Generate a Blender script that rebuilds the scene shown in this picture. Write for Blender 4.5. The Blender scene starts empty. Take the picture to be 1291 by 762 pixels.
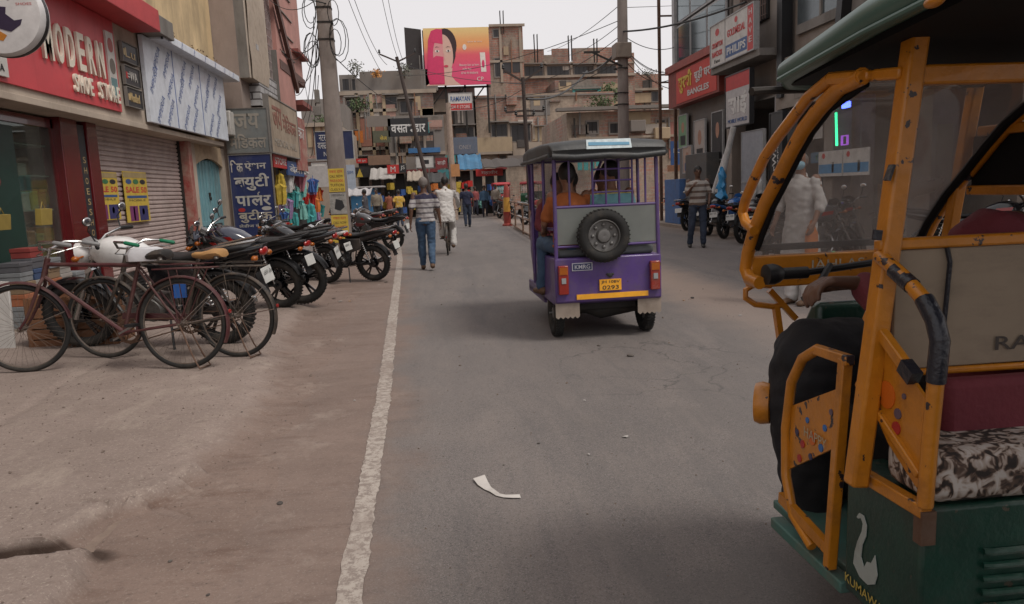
import bpy, bmesh, math, random
from mathutils import Vector, Matrix, Euler, noise
random.seed(7)
R = math.radians
S = bpy.context.scene
COL = S.collection
def V(*a): return Vector(a)
TS = bpy.data.scenes.new('scratch')   # a small scratch scene: meshing helpers are evaluated there, removed at the end
def evaluated_mesh(ob):
    TS.collection.objects.link(ob)
    with bpy.context.temp_override(scene=TS, view_layer=TS.view_layers[0]): dg = bpy.context.evaluated_depsgraph_get(); dg.update()
    me = bpy.data.meshes.new_from_object(ob.evaluated_get(dg)); bpy.data.objects.remove(ob); return me

# ------------------------------------------------------------------ camera
CH, PITCH, ROLL, YAW, FPX = 1.42, R(8.53), R(2.5), R(5.4), 950.0
_f0 = V(math.sin(YAW), math.cos(YAW), 0); _r0 = V(math.cos(YAW), -math.sin(YAW), 0); _u0 = V(0, 0, 1)
_f = _f0*math.cos(PITCH) - _u0*math.sin(PITCH); _u = _u0*math.cos(PITCH) + _f0*math.sin(PITCH)
_r = _r0*math.cos(ROLL) - _u*math.sin(ROLL); _up = _u*math.cos(ROLL) + _r0*math.sin(ROLL)
EYE = V(0, 0, CH)
def ray(px, py): return _f + _r*((px-645.5)/FPX) - _up*((py-381)/FPX)
def onZ(px, py, z=0.0): d = ray(px, py); return EYE + d*((z-CH)/d.z)
def onX(px, py, x): d = ray(px, py); return EYE + d*(x/d.x)
def onY(px, py, y): d = ray(px, py); return EYE + d*(y/d.y)
cd = bpy.data.cameras.new('camera'); cam = bpy.data.objects.new('camera', cd); COL.objects.link(cam)
cd.sensor_width = 36; cd.lens = 36*FPX/1291; cd.clip_start = 0.05; cd.clip_end = 3000
cam.matrix_world = Matrix(((_r.x, _up.x, -_f.x, 0), (_r.y, _up.y, -_f.y, 0), (_r.z, _up.z, -_f.z, CH), (0, 0, 0, 1)))
S.camera = cam

# ------------------------------------------------------------------ materials
MC = {}
def mat(name, col, rough=0.7, metal=0.0, var=0.18, scale=6.0, dirt=0.0, dirtcol=(0.16, 0.12, 0.09), bump=0.0, bscale=60, spec=0.5, coat=0.0, streak=0.0, chips=0.0, chipcol=(.025, .018, .016), chipscale=22):
    if name in MC: return MC[name]
    m = bpy.data.materials.new(name); m.use_nodes = True; nt = m.node_tree; N = nt.nodes; L = nt.links
    b = N['Principled BSDF']; b.inputs['Roughness'].default_value = rough; b.inputs['Metallic'].default_value = metal
    b.inputs['Specular IOR Level'].default_value = spec; b.inputs['Coat Weight'].default_value = coat
    tc = N.new('ShaderNodeTexCoord'); n1 = N.new('ShaderNodeTexNoise'); n1.inputs['Scale'].default_value = scale; n1.inputs['Detail'].default_value = 6; n1.inputs['Roughness'].default_value = 0.65
    L.new(tc.outputs['Object'], n1.inputs['Vector'])
    mr = N.new('ShaderNodeMapRange'); mr.inputs[1].default_value = 0.25; mr.inputs[2].default_value = 0.75; mr.inputs[3].default_value = 1-var; mr.inputs[4].default_value = 1+var
    L.new(n1.outputs['Fac'], mr.inputs[0])
    mul = N.new('ShaderNodeMix'); mul.data_type = 'RGBA'; mul.blend_type = 'MULTIPLY'; mul.inputs[0].default_value = 1
    mul.inputs[6].default_value = (*col, 1); L.new(mr.outputs[0], mul.inputs[7]); out = mul.outputs[2]
    if dirt > 0:
        n2 = N.new('ShaderNodeTexNoise'); n2.inputs['Scale'].default_value = scale*0.6; n2.inputs['Detail'].default_value = 8; n2.inputs['Roughness'].default_value = 0.75
        mp = N.new('ShaderNodeMapping'); mp.inputs['Location'].default_value = (3.1, 7.7, 1.3)
        if streak: mp.inputs['Scale'].default_value = (1, 1, streak)
        L.new(tc.outputs['Object'], mp.inputs['Vector']); L.new(mp.outputs[0], n2.inputs['Vector'])
        r2 = N.new('ShaderNodeMapRange'); r2.inputs[1].default_value = 0.62-0.3*dirt; r2.inputs[2].default_value = 0.78; r2.inputs[3].default_value = 0; r2.inputs[4].default_value = min(1, 0.35+dirt)
        L.new(n2.outputs['Fac'], r2.inputs[0])
        mx = N.new('ShaderNodeMix'); mx.data_type = 'RGBA'; L.new(r2.outputs[0], mx.inputs[0]); L.new(out, mx.inputs[6]); mx.inputs[7].default_value = (*dirtcol, 1); out = mx.outputs[2]
        rr = N.new('ShaderNodeMapRange'); rr.inputs[3].default_value = rough; rr.inputs[4].default_value = min(1, rough+0.35); L.new(r2.outputs[0], rr.inputs[0]); L.new(rr.outputs[0], b.inputs['Roughness'])
    if chips > 0:
        n4 = N.new('ShaderNodeTexNoise'); n4.inputs['Scale'].default_value = chipscale; n4.inputs['Detail'].default_value = 5; n4.inputs['Roughness'].default_value = .6; m4 = N.new('ShaderNodeMapping'); m4.inputs['Location'].default_value = (11, 5, 2); L.new(tc.outputs['Object'], m4.inputs[0]); L.new(m4.outputs[0], n4.inputs['Vector'])
        r4 = N.new('ShaderNodeMapRange'); r4.inputs[1].default_value = .72-.12*chips; r4.inputs[2].default_value = .735-.12*chips; L.new(n4.outputs['Fac'], r4.inputs[0])
        x4 = N.new('ShaderNodeMix'); x4.data_type = 'RGBA'; L.new(r4.outputs[0], x4.inputs[0]); L.new(out, x4.inputs[6]); x4.inputs[7].default_value = (*chipcol, 1); out = x4.outputs[2]
    L.new(out, b.inputs['Base Color'])
    if bump:
        n3 = N.new('ShaderNodeTexNoise'); n3.inputs['Scale'].default_value = bscale; n3.inputs['Detail'].default_value = 4; L.new(tc.outputs['Object'], n3.inputs['Vector'])
        bp = N.new('ShaderNodeBump'); bp.inputs['Strength'].default_value = bump; bp.inputs['Distance'].default_value = 0.01; L.new(n3.outputs['Fac'], bp.inputs['Height']); L.new(bp.outputs[0], b.inputs['Normal'])
    MC[name] = m; return m

def wallcoord(nt):
    N = nt.nodes; L = nt.links
    tc = N.new('ShaderNodeTexCoord'); sp = N.new('ShaderNodeSeparateXYZ'); L.new(tc.outputs['Object'], sp.inputs[0])
    ad = N.new('ShaderNodeMath'); L.new(sp.outputs[0], ad.inputs[0]); L.new(sp.outputs[1], ad.inputs[1])
    cb = N.new('ShaderNodeCombineXYZ'); L.new(ad.outputs[0], cb.inputs[0]); L.new(sp.outputs[2], cb.inputs[1]); return tc, cb, sp
def brickmat(name, c1, c2, mortar, bw=0.23, bh=0.08, msize=0.012, grime=0.5, plaster=None, pl=0.5, off=0.5):
    if name in MC: return MC[name]
    m = bpy.data.materials.new(name); m.use_nodes = True; nt = m.node_tree; N = nt.nodes; L = nt.links; b = N['Principled BSDF']; b.inputs['Roughness'].default_value = 0.92
    tc, cb, sp = wallcoord(nt)
    bt = N.new('ShaderNodeTexBrick'); bt.inputs['Scale'].default_value = 1; bt.inputs['Brick Width'].default_value = bw; bt.inputs['Row Height'].default_value = bh; bt.inputs['Mortar Size'].default_value = msize
    bt.offset = off
    bt.inputs['Color1'].default_value = (*c1, 1); bt.inputs['Color2'].default_value = (*c2, 1); bt.inputs['Mortar'].default_value = (*mortar, 1); L.new(cb.outputs[0], bt.inputs['Vector'])
    out = bt.outputs['Color']
    def nz(sc, loc, stretch=(1, 1, 1)):
        n = N.new('ShaderNodeTexNoise'); n.inputs['Scale'].default_value = sc; n.inputs['Detail'].default_value = 8; n.inputs['Roughness'].default_value = 0.7
        mp = N.new('ShaderNodeMapping'); mp.inputs['Location'].default_value = (loc, loc*0.7, loc*1.3); mp.inputs['Scale'].default_value = stretch
        L.new(tc.outputs['Object'], mp.inputs[0]); L.new(mp.outputs[0], n.inputs['Vector']); return n.outputs['Fac']
    def mr(f, a, b_, c, d):
        r = N.new('ShaderNodeMapRange'); L.new(f, r.inputs[0])
        for i, v in enumerate((a, b_, c, d)): r.inputs[i+1].default_value = v
        return r.outputs[0]
    if plaster:
        mx = N.new('ShaderNodeMix'); mx.data_type = 'RGBA'; L.new(mr(nz(0.5, 4), 0.56-0.12*pl, 0.60-0.1*pl, 0, 1), mx.inputs[0]); L.new(out, mx.inputs[6]); mx.inputs[7].default_value = (*plaster, 1); out = mx.outputs[2]
    mx = N.new('ShaderNodeMix'); mx.data_type = 'RGBA'; L.new(mr(nz(0.9, 9, (1.6, 1.6, 0.45)), 0.42, 0.68, 0, grime), mx.inputs[0]); L.new(out, mx.inputs[6]); mx.inputs[7].default_value = (0.06, 0.05, 0.045, 1); out = mx.outputs[2]
    mu = N.new('ShaderNodeMix'); mu.data_type = 'RGBA'; mu.blend_type = 'MULTIPLY'; mu.inputs[0].default_value = 1; L.new(out, mu.inputs[6]); L.new(mr(nz(5, 2), 0.3, 0.7, 0.72, 1.25), mu.inputs[7]); out = mu.outputs[2]
    L.new(out, b.inputs['Base Color'])
    bp = N.new('ShaderNodeBump'); bp.inputs['Strength'].default_value = 0.5; bp.inputs['Distance'].default_value = 0.01; bp.invert = True; L.new(bt.outputs['Fac'], bp.inputs['Height']); L.new(bp.outputs[0], b.inputs['Normal'])
    MC[name] = m; return m
def emis(name, col, st):
    if name in MC: return MC[name]
    m = bpy.data.materials.new(name); m.use_nodes = True; b = m.node_tree.nodes['Principled BSDF']
    b.inputs['Base Color'].default_value = (*col, 1); b.inputs['Emission Color'].default_value = (*col, 1); b.inputs['Emission Strength'].default_value = st; MC[name] = m; return m
def glass(name, col=(1, 1, 1), rough=0.02, alpha=0.15, dust=0.15):
    """thin pane: mostly clear, a bit of gloss, dusty film"""
    if name in MC: return MC[name]
    m = bpy.data.materials.new(name); m.use_nodes = True; nt = m.node_tree; N = nt.nodes; L = nt.links
    for n in list(N): N.remove(n)
    o = N.new('ShaderNodeOutputMaterial'); t = N.new('ShaderNodeBsdfTransparent'); t.inputs[0].default_value = (*col, 1)
    g = N.new('ShaderNodeBsdfGlossy'); g.inputs['Roughness'].default_value = rough; lw = N.new('ShaderNodeLayerWeight'); lw.inputs[0].default_value = .5; pw_ = N.new('ShaderNodeMath'); pw_.operation = 'POWER'; L.new(lw.outputs['Facing'], pw_.inputs[0]); pw_.inputs[1].default_value = 4; fr = N.new('ShaderNodeMapRange'); L.new(pw_.outputs[0], fr.inputs[0]); fr.inputs[3].default_value = .04; fr.inputs[4].default_value = .6
    a = N.new('ShaderNodeMixShader'); L.new(fr.outputs[0], a.inputs[0]); L.new(t.outputs[0], a.inputs[1]); L.new(g.outputs[0], a.inputs[2])
    d = N.new('ShaderNodeBsdfDiffuse'); d.inputs[0].default_value = (0.5, 0.47, 0.45, 1)
    tc = N.new('ShaderNodeTexCoord'); n1 = N.new('ShaderNodeTexNoise'); n1.inputs['Scale'].default_value = 3; n1.inputs['Detail'].default_value = 8; L.new(tc.outputs['Object'], n1.inputs['Vector'])
    mr = N.new('ShaderNodeMapRange'); mr.inputs[1].default_value = 0.3; mr.inputs[2].default_value = 0.75; mr.inputs[3].default_value = dust*0.5; mr.inputs[4].default_value = dust*1.6; L.new(n1.outputs['Fac'], mr.inputs[0])
    c = N.new('ShaderNodeMixShader'); L.new(mr.outputs[0], c.inputs[0]); L.new(a.outputs[0], c.inputs[1]); L.new(d.outputs[0], c.inputs[2]); L.new(c.outputs[0], o.inputs[0])
    MC[name] = m; return m

# ------------------------------------------------------------------ mesh builder
def loose_parts(v, f):
    p = list(range(len(v)))
    def find(a):
        while p[a] != a: p[a] = p[p[a]]; a = p[a]
        return a
    for q in f:
        r0 = find(q[0])
        for i in q[1:]: p[find(i)] = r0
    g = {}
    for q in f: g.setdefault(find(q[0]), []).append(q)
    return list(g.values())
class MB:
    def __init__(s): s.v = []; s.f = []
    def add(s, vs, fs):
        o = len(s.v); s.v += [tuple(v) for v in vs]; s.f += [tuple(i+o for i in f) for f in fs]; return s
    def bx(s, x0, x1, y0, y1, z0, z1):
        return s.add([(x, y, z) for z in (z0, z1) for y in (y0, y1) for x in (x0, x1)], [(0, 2, 3, 1), (4, 5, 7, 6), (0, 1, 5, 4), (2, 6, 7, 3), (0, 4, 6, 2), (1, 3, 7, 5)])
    def box(s, c, d, rot=None):
        o = len(s.v); s.bx(-d[0]/2, d[0]/2, -d[1]/2, d[1]/2, -d[2]/2, d[2]/2)
        M = Euler(rot).to_matrix() if rot is not None else Matrix.Identity(3)
        for i in range(o, len(s.v)): s.v[i] = tuple(M @ Vector(s.v[i]) + Vector(c))
        return s
    def bar(s, a, b, w, h=None, up=(0, 0, 1)):
        """rectangular bar from a to b"""
        a = Vector(a); b = Vector(b); h = h or w; d = (b-a).normalized(); u = Vector(up)
        if abs(d.dot(u)) > 0.99: u = Vector((0, 1, 0))
        sx = d.cross(u).normalized(); uy = sx.cross(d).normalized()
        vs = [p + sx*i*w/2 + uy*j*h/2 for p in (a, b) for j in (-1, 1) for i in (-1, 1)]
        return s.add(vs, [(0, 2, 3, 1), (4, 5, 7, 6), (0, 1, 5, 4), (2, 6, 7, 3), (0, 4, 6, 2), (1, 3, 7, 5)])
    def loft(s, rings, cap=True, closed=False):
        n = len(rings[0]); o = len(s.v)
        for r in rings: s.v += [tuple(p) for p in r]
        m = len(rings)
        for i in range(m if closed else m-1):
            a = o+i*n; b = o+((i+1) % m)*n
            for k in range(n): s.f.append((a+k, a+(k+1) % n, b+(k+1) % n, b+k))
        if cap and not closed:
            s.f.append(tuple(o+k for k in reversed(range(n)))); s.f.append(tuple(o+(m-1)*n+k for k in range(n)))
        return s
    def tube(s, pts, r, n=8, closed=False, flat=1.0, cap=True):
        pts = [Vector(p) for p in pts]; m = len(pts); rs = r if isinstance(r, (list, tuple)) else [r]*m
        T = []
        for i in range(m):
            a = pts[(i-1) % m] if (closed or i > 0) else pts[0]; b = pts[(i+1) % m] if (closed or i < m-1) else pts[-1]
            T.append((b-a).normalized())
        u = T[0].orthogonal().normalized() if abs(T[0].z) > 0.95 else T[0].cross(V(0, 0, 1)).normalized()
        rings = []
        for i in range(m):
            u = (u - T[i]*u.dot(T[i])).normalized(); w = T[i].cross(u)
            rings.append([pts[i] + (u*math.cos(2*math.pi*k/n) + w*flat*math.sin(2*math.pi*k/n))*rs[i] for k in range(n)])
        return s.loft(rings, cap=cap, closed=closed)
    def cyl(s, a, b, r, r2=None, n=16): return s.tube([a, b], [r, r2 if r2 is not None else r], n)
    def lathe(s, c, axis, prof, n=24, closed=False, cap=True):
        """prof: list of (along, radius)"""
        c = Vector(c); ax = Vector(axis).normalized(); u = ax.orthogonal().normalized()
        if abs(ax.x) > 0.9: u = V(0, 1, 0)
        u = (u-ax*u.dot(ax)).normalized(); w = ax.cross(u)
        return s.loft([[c + ax*t + (u*math.cos(2*math.pi*k/n)+w*math.sin(2*math.pi*k/n))*max(r, 1e-4) for k in range(n)] for t, r in prof], closed=closed, cap=cap)
    def torus(s, c, axis, Rr, r, n=32, k=10, flat=1.0):
        return s.lathe(c, axis, [(r*flat*math.sin(2*math.pi*i/k), Rr+r*math.cos(2*math.pi*i/k)) for i in range(k)], n, closed=True)
    def ell(s, c, d, n=14, m=8, rot=None):
        M = Euler(rot).to_matrix() if rot is not None else Matrix.Identity(3); c = Vector(c)
        rg = []
        for i in range(m+1):
            t = math.pi*i/m; rr = max(math.sin(t), 1e-3)
            rg.append([c + M @ Vector((d[0]*rr*math.cos(2*math.pi*k/n), d[1]*rr*math.sin(2*math.pi*k/n), -d[2]*math.cos(t))) for k in range(n)])
        return s.loft(rg)
    def prism(s, poly, o, U, W, t):
        """extrude a 2-D polygon lying in plane (o,U,W) by t along U x W"""
        o = Vector(o); U = Vector(U); W = Vector(W); Nn = U.cross(W).normalized()*t
        a = [o+U*p[0]+W*p[1] for p in poly]; n = len(a)
        return s.add(a+[p+Nn for p in a], [tuple(reversed(range(n))), tuple(range(n, 2*n))]+[(i, (i+1) % n, n+(i+1) % n, n+i) for i in range(n)])
    def each(s, name, m, parent=None, **k):
        """one object per separate piece"""
        out = []
        for fs in loose_parts(s.v, s.f):
            ids = sorted({i for q in fs for i in q}); mp = {a: b for b, a in enumerate(ids)}; c = s.__class__.__new__(s.__class__); c.__dict__.update(s.__dict__); c.v = [s.v[i] for i in ids]; c.f = [tuple(mp[i] for i in q) for q in fs]; out.append(c.build(name, m, parent, **k))
        return out
    def build(s, name, m, parent=None, smooth=True, bevel=0.0, ang=38, tri=False, seg=2):
        me = bpy.data.meshes.new(name); me.from_pydata(s.v, [], s.f); 
        bm = bmesh.new(); bm.from_mesh(me); bmesh.ops.recalc_face_normals(bm, faces=bm.faces); bm.to_mesh(me); bm.free()
        if smooth: me.shade_smooth(); me.set_sharp_from_angle(angle=R(ang))
        ob = bpy.data.objects.new(name, me); COL.objects.link(ob); me.materials.append(m)
        if parent is not None: ob.parent = parent
        if bevel:
            md = ob.modifiers.new('bevel', 'BEVEL'); md.width = bevel; md.segments = seg; md.limit_method = 'ANGLE'; md.angle_limit = R(40)
        return ob
ORD = ['first', 'second', 'third', 'fourth', 'fifth', 'sixth', 'seventh', 'eighth', 'ninth', 'tenth', 'eleventh', 'twelfth']+[a+'teenth' for a in ('thir', 'four', 'fif', 'six', 'seven', 'eigh', 'nine')]+['twentieth']+['twenty-'+a for a in ('first', 'second', 'third', 'fourth', 'fifth', 'sixth', 'seventh', 'eighth', 'ninth')]+['thirtieth']+['thirty-'+a for a in ('first', 'second', 'third', 'fourth', 'fifth', 'sixth', 'seventh', 'eighth', 'ninth')]
def tag(o, label=None, cat=None, group=None, kind=None):
    if label: o['label'] = label
    if cat: o['category'] = cat
    if group: o['group'] = group
    if kind: o['kind'] = kind
    return o
def empty(name, loc, rz, label, cat, group=None, rx=0, ry=0):
    o = bpy.data.objects.new(name, None); COL.objects.link(o); o.location = loc; o.rotation_euler = (rx, ry, rz); o.empty_display_size = 0.2
    return tag(o, label, cat, group)
def struct(name, mb, m, **k): return tag(mb.build(name, m, **k), kind='structure')
def arc(c, r, a0, a1, n, U=(0, 1, 0), W=(0, 0, 1)):
    c = Vector(c); U = Vector(U); W = Vector(W)
    return [c + U*math.cos(R(a0+(a1-a0)*i/n))*r + W*math.sin(R(a0+(a1-a0)*i/n))*r for i in range(n+1)]

# ------------------------------------------------------------------ lettering
import re
STEM = {'\u092c': .17, '\u0938': .16, '\u092e': .17, '\u0928': .17, '\u092d': .15}
def raw_text(t, extrude, bold):
    cu = bpy.data.curves.new('t', 'FONT'); cu.body = t; cu.extrude = extrude; cu.offset = bold; cu.resolution_u = 3
    ob = bpy.data.objects.new('t', cu); me = evaluated_mesh(ob); bpy.data.curves.remove(cu); return me
def text_mesh(s, extrude=0.0, bold=0.0):
    """plain text, with the few joined Devanagari letters of these signs put together by hand"""
    s = re.sub('((?:[\u0915-\u0939]\u094d)*[\u0915-\u0939])\u093f', '\u093f\\1', s)
    if '\u094d' not in s: return raw_text(s, extrude, bold)
    bm = bmesh.new(); x = 0.0; k = 0; seg = ''; toks = []
    while k < len(s):
        if k+1 < len(s) and s[k+1] == '\u094d':
            if seg: toks.append(('n', seg)); seg = ''
            toks.append(('reph' if s[k] == '\u0930' else 'half', s[k])); k += 2
            if k < len(s) and s[k] == '\u0930' and toks[-1][0] == 'half': toks[-1] = ('foot', toks[-1][1]); k += 1
        else: seg += s[k]; k += 1
    if seg: toks.append(('n', seg))
    pend = False
    for kind, t in toks:
        if kind == 'reph': pend = True; continue
        me = raw_text(t, extrude, bold); b2 = bmesh.new(); b2.from_mesh(me); xs = [v.co.x for v in b2.verts]; x0, x1 = min(xs), max(xs); zt = max(v.co.y for v in b2.verts if True)
        if kind == 'half':
            cut = x1-(x1-x0)*STEM.get(t, .2); bmesh.ops.bisect_plane(b2, geom=b2.verts[:]+b2.edges[:]+b2.faces[:], plane_co=(cut, 0, 0), plane_no=(1, 0, 0), clear_outer=True); x1 = cut
        e = max(extrude, .0001)
        def poly(pts):
            a = [b2.verts.new((px, py, -e)) for px, py in pts]; c = [b2.verts.new((px, py, e)) for px, py in pts]; n = len(pts); b2.faces.new(list(reversed(a))); b2.faces.new(c)
            for i in range(n): b2.faces.new((a[i], a[(i+1) % n], c[(i+1) % n], c[i]))
        if kind == 'foot': m_ = (x0+x1)/2; poly([(m_, .22), (m_-.20, .04), (m_-.17, 0), (m_+.02, .15)])
        if pend: q = x0+.42; poly([(q, .66), (q-.02, .78), (q+.05, .88), (q+.16, .88), (q+.10, .83), (q+.04, .77), (q+.05, .66)]); pend = False
        bmesh.ops.translate(b2, verts=b2.verts, vec=(x-x0, 0, 0)); x += x1-x0-(.0 if kind == 'half' else .01); b2.to_mesh(me); b2.free(); bm.from_mesh(me); bpy.data.meshes.remove(me)
    me = bpy.data.meshes.new('t'); bm.to_mesh(me); bm.free(); return me
def lettering(s, c, U, W, w, h, m, parent, t=0.006, bold=0.0, name='lettering', slant=0.0):
    """text centred at c (parent's local space), fitted to w x h, standing t proud of the plane"""
    me = text_mesh(s, 0.05 if t > 0.003 else 0.0, bold); vs = me.vertices
    if not len(vs): return None
    x0 = min(v.co.x for v in vs); x1 = max(v.co.x for v in vs); y0 = min(v.co.y for v in vs); y1 = max(v.co.y for v in vs); z0 = min(v.co.z for v in vs); z1 = max(v.co.z for v in vs)
    c = Vector(c); U = Vector(U).normalized(); W = Vector(W).normalized(); Nn = U.cross(W); dz = max(z1-z0, 1e-6)
    for v in vs:
        x = (v.co.x-(x0+x1)/2)/max(x1-x0, 1e-6)*w; y = (v.co.y-(y0+y1)/2)/max(y1-y0, 1e-6)*h; z = (v.co.z-z0)/dz*t + 0.002
        v.co = c + U*(x+y*slant) + W*y + Nn*z
    me.materials.clear(); me.materials.append(m); me.name = name
    ob = bpy.data.objects.new(name, me); COL.objects.link(ob); ob.parent = parent; return ob
def sign(label, o, U, w, h, board, lines=(), border=None, t=0.05, W=(0, 0, 1), name='shop_sign', cat='sign', bw=0.03, lt=0.006, group=None, parent=None):
    """o: world position of the lower-left corner of the front face; U: reading direction"""
    o = Vector(o); U = Vector(U).normalized(); W = Vector(W).normalized(); Nn = U.cross(W)
    root = parent or empty(name, o, 0, label, cat, group); Z = V(0, 0, 0) if parent is None else o-parent.location
    MB().prism([(0, 0), (w, 0), (w, h), (0, h)], Z-Nn*t, U, W, t).build('panel', board, root)
    if border:
        b = MB()
        for (x0, x1, y0, y1) in ((-bw, w+bw, -bw, 0), (-bw, w+bw, h, h+bw), (-bw, 0, 0, h), (w, w+bw, 0, h)):
            b.prism([(x0, y0), (x1, y0), (x1, y1), (x0, y1)], Z-Nn*(t+0.003), U, W, t+0.02)
        b.build('frame', border, root)
    for ln in lines:
        s, cx, cy, lw, lh, m = ln[:6]; bold = ln[6] if len(ln) > 6 else 0.0; sl = ln[7] if len(ln) > 7 else 0.0
        if s.startswith('#'):   # flat shapes: '#disc', '#bar', '#poly'
            if s == '#disc': pl = [(math.cos(2*math.pi*k/20)*lw*w/2, math.sin(2*math.pi*k/20)*lh*h/2) for k in range(20)]
            elif s == '#bar': pl = [(-lw*w/2, -lh*h/2), (lw*w/2, -lh*h/2), (lw*w/2, lh*h/2), (-lw*w/2, lh*h/2)]
            else: pl = [((p[0]-cx)*w, (p[1]-cy)*h) for p in ln[8]]
            MB().prism(pl, Z+U*cx*w+W*cy*h, U, W, (ln[9] if len(ln) > 9 else 0.003)).build('emblem', m, root, smooth=False)
        else: lettering(s, Z+U*cx*w+W*cy*h, U, W, lw*w, lh*h, m, root, lt, bold, slant=sl)
    return root
# ------------------------------------------------------------------ people
def frame_of(d):
    d = Vector(d).normalized(); u = d.orthogonal().normalized() if abs(d.z) > 0.97 and abs(d.x)+abs(d.y) < 1e-3 else None
    u = V(1, 0, 0) - d*d.x
    if u.length < 0.2: u = V(0, 1, 0) - d*d.y
    u.normalize(); return u, d.cross(u)
def caps(mb, a, b, ra, rb, fx=1.0, fy=1.0, n=12):
    a = Vector(a); b = Vector(b); d = b-a
    if d.length < 1e-5: d = V(0, 0, 1e-4)
    dn = d.normalized(); u, w = frame_of(dn); rg = []
    for k in range(1, 5): t = math.pi/2*k/4; rg.append((a-dn*ra*math.cos(t), ra*math.sin(t)))
    for k in range(4): t = math.pi/2*k/4; rg.append((b+dn*rb*math.sin(t), rb*math.cos(t)))
    rg = [(a-dn*ra*0.99, ra*0.15)]+rg+[(b+dn*rb*0.99, rb*0.15)]
    mb.loft([[c+u*math.cos(2*math.pi*k/n)*r*fx+w*math.sin(2*math.pi*k/n)*r*fy for k in range(n)] for c, r in rg]); return mb
def rings(mb, data, n=16):
    """data: (centre, rx, ry) along a spine, closed tube"""
    cs = [Vector(c) for c, _, _ in data]; out = []
    for i, (c, rx, ry) in enumerate(data):
        d = (cs[min(i+1, len(cs)-1)]-cs[max(i-1, 0)]).normalized(); u, w = frame_of(d)
        out.append([cs[i]+u*math.cos(2*math.pi*k/n)*rx+w*math.sin(2*math.pi*k/n)*ry for k in range(n)])
    mb.loft(out); return mb
def remesh(mb, name, m, parent, vox=0.012, it=3, fac=0.5, wrinkle=0.0, seed=0):
    me = bpy.data.meshes.new(name); me.from_pydata(mb.v, [], mb.f); bm = bmesh.new(); bm.from_mesh(me); bmesh.ops.recalc_face_normals(bm, faces=bm.faces); bm.to_mesh(me); bm.free()
    ob = bpy.data.objects.new('tmp', me)
    a = ob.modifiers.new('r', 'REMESH'); a.mode = 'VOXEL'; a.voxel_size = vox
    b = ob.modifiers.new('s', 'SMOOTH'); b.factor = fac; b.iterations = it
    r = evaluated_mesh(ob); bpy.data.meshes.remove(me)
    if wrinkle:
        n = len(r.vertices); co = [0.0]*(3*n); no = [0.0]*(3*n); r.vertices.foreach_get('co', co); r.vertices.foreach_get('normal', no)
        for i in range(0, 3*n, 3):
            x, y, z = co[i], co[i+1], co[i+2]; q = (noise.noise(Vector((x*9+seed, y*9, z*5+x*3)))+0.7*noise.noise(Vector((x*16+z*8, y*16+seed, z*20-x*6))))*wrinkle
            co[i] = x+no[i]*q; co[i+1] = y+no[i+1]*q; co[i+2] = z+no[i+2]*q
        r.vertices.foreach_set('co', co); r.update()
    r.name = name; r.shade_smooth(); r.materials.clear(); r.materials.append(m); o = bpy.data.objects.new(name, r); COL.objects.link(o); o.parent = parent; return o
SKIN = mat('skin_brown', (0.20, 0.095, 0.055), 0.55, var=0.1); SKIN2 = mat('skin_dark', (0.11, 0.055, 0.035), 0.5, var=0.1)
HAIR = mat('hair_black', (0.012, 0.010, 0.009), 0.6); GREYH = mat('hair_grey', (0.16, 0.14, 0.13), 0.8, bump=0.3)
EYEM = mat('eye_white', (0.5, 0.45, 0.42), 0.3, var=0)
def ramp(name, lo, hi, stops, rough=0.85, axis=2, var=0.1):
    if name in MC: return MC[name]
    m = mat(name, (1, 1, 1), rough, var=var); nt = m.node_tree; N = nt.nodes; L = nt.links; mul = [n for n in N if n.type == 'MIX'][0]
    tc = [n for n in N if n.type == 'TEX_COORD'][0]; sp = N.new('ShaderNodeSeparateXYZ'); L.new(tc.outputs['Object'], sp.inputs[0])
    mr = N.new('ShaderNodeMapRange'); mr.inputs[1].default_value = lo; mr.inputs[2].default_value = hi; L.new(sp.outputs[axis], mr.inputs[0])
    cr = N.new('ShaderNodeValToRGB'); cr.color_ramp.interpolation = 'CONSTANT'; e = cr.color_ramp.elements
    e[0].position = stops[0][0]; e[0].color = (*stops[0][1], 1); e[1].position = stops[1][0]; e[1].color = (*stops[1][1], 1)
    for p, c in stops[2:]: k = e.new(p); k.color = (*c, 1)
    L.new(mr.outputs[0], cr.inputs[0]); L.new(cr.outputs[0], mul.inputs[6]); return m
STAND = dict(pelvis=(0, 0, .93), chest=(0, .01, 1.25), neck=(0, -.005, 1.43), head=(0, .02, 1.585),
    shl=(-.185, 0, 1.385), shr=(.185, 0, 1.385), ell=(-.235, -.02, 1.12), elr=(.235, -.02, 1.12), wrl=(-.25, .04, .88), wrr=(.25, .04, .88),
    hpl=(-.09, 0, .9), hpr=(.09, 0, .9), knl=(-.10, .02, .49), knr=(.10, .02, .49), anl=(-.105, -.01, .085), anr=(.105, -.01, .085))
def walkpose(s=1, k=1.0):
    d = dict(STAND); q = .12*k
    d['knl'] = (-.09, s*.10*k+.03, .49); d['knr'] = (.09, -s*.02*k+.03, .49)
    d['anl'] = (-.09, s*.22*k, .09 if s > 0 else .13); d['anr'] = (.09, -s*.22*k, .13 if s > 0 else .09)
    d['ell'] = (-.24, -s*.07*k-.02, 1.12); d['wrl'] = (-.26, -s*.10*k+.05, .88); d['elr'] = (.24, s*.07*k-.02, 1.12); d['wrr'] = (.26, s*.10*k+.05, .88); return d
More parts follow.
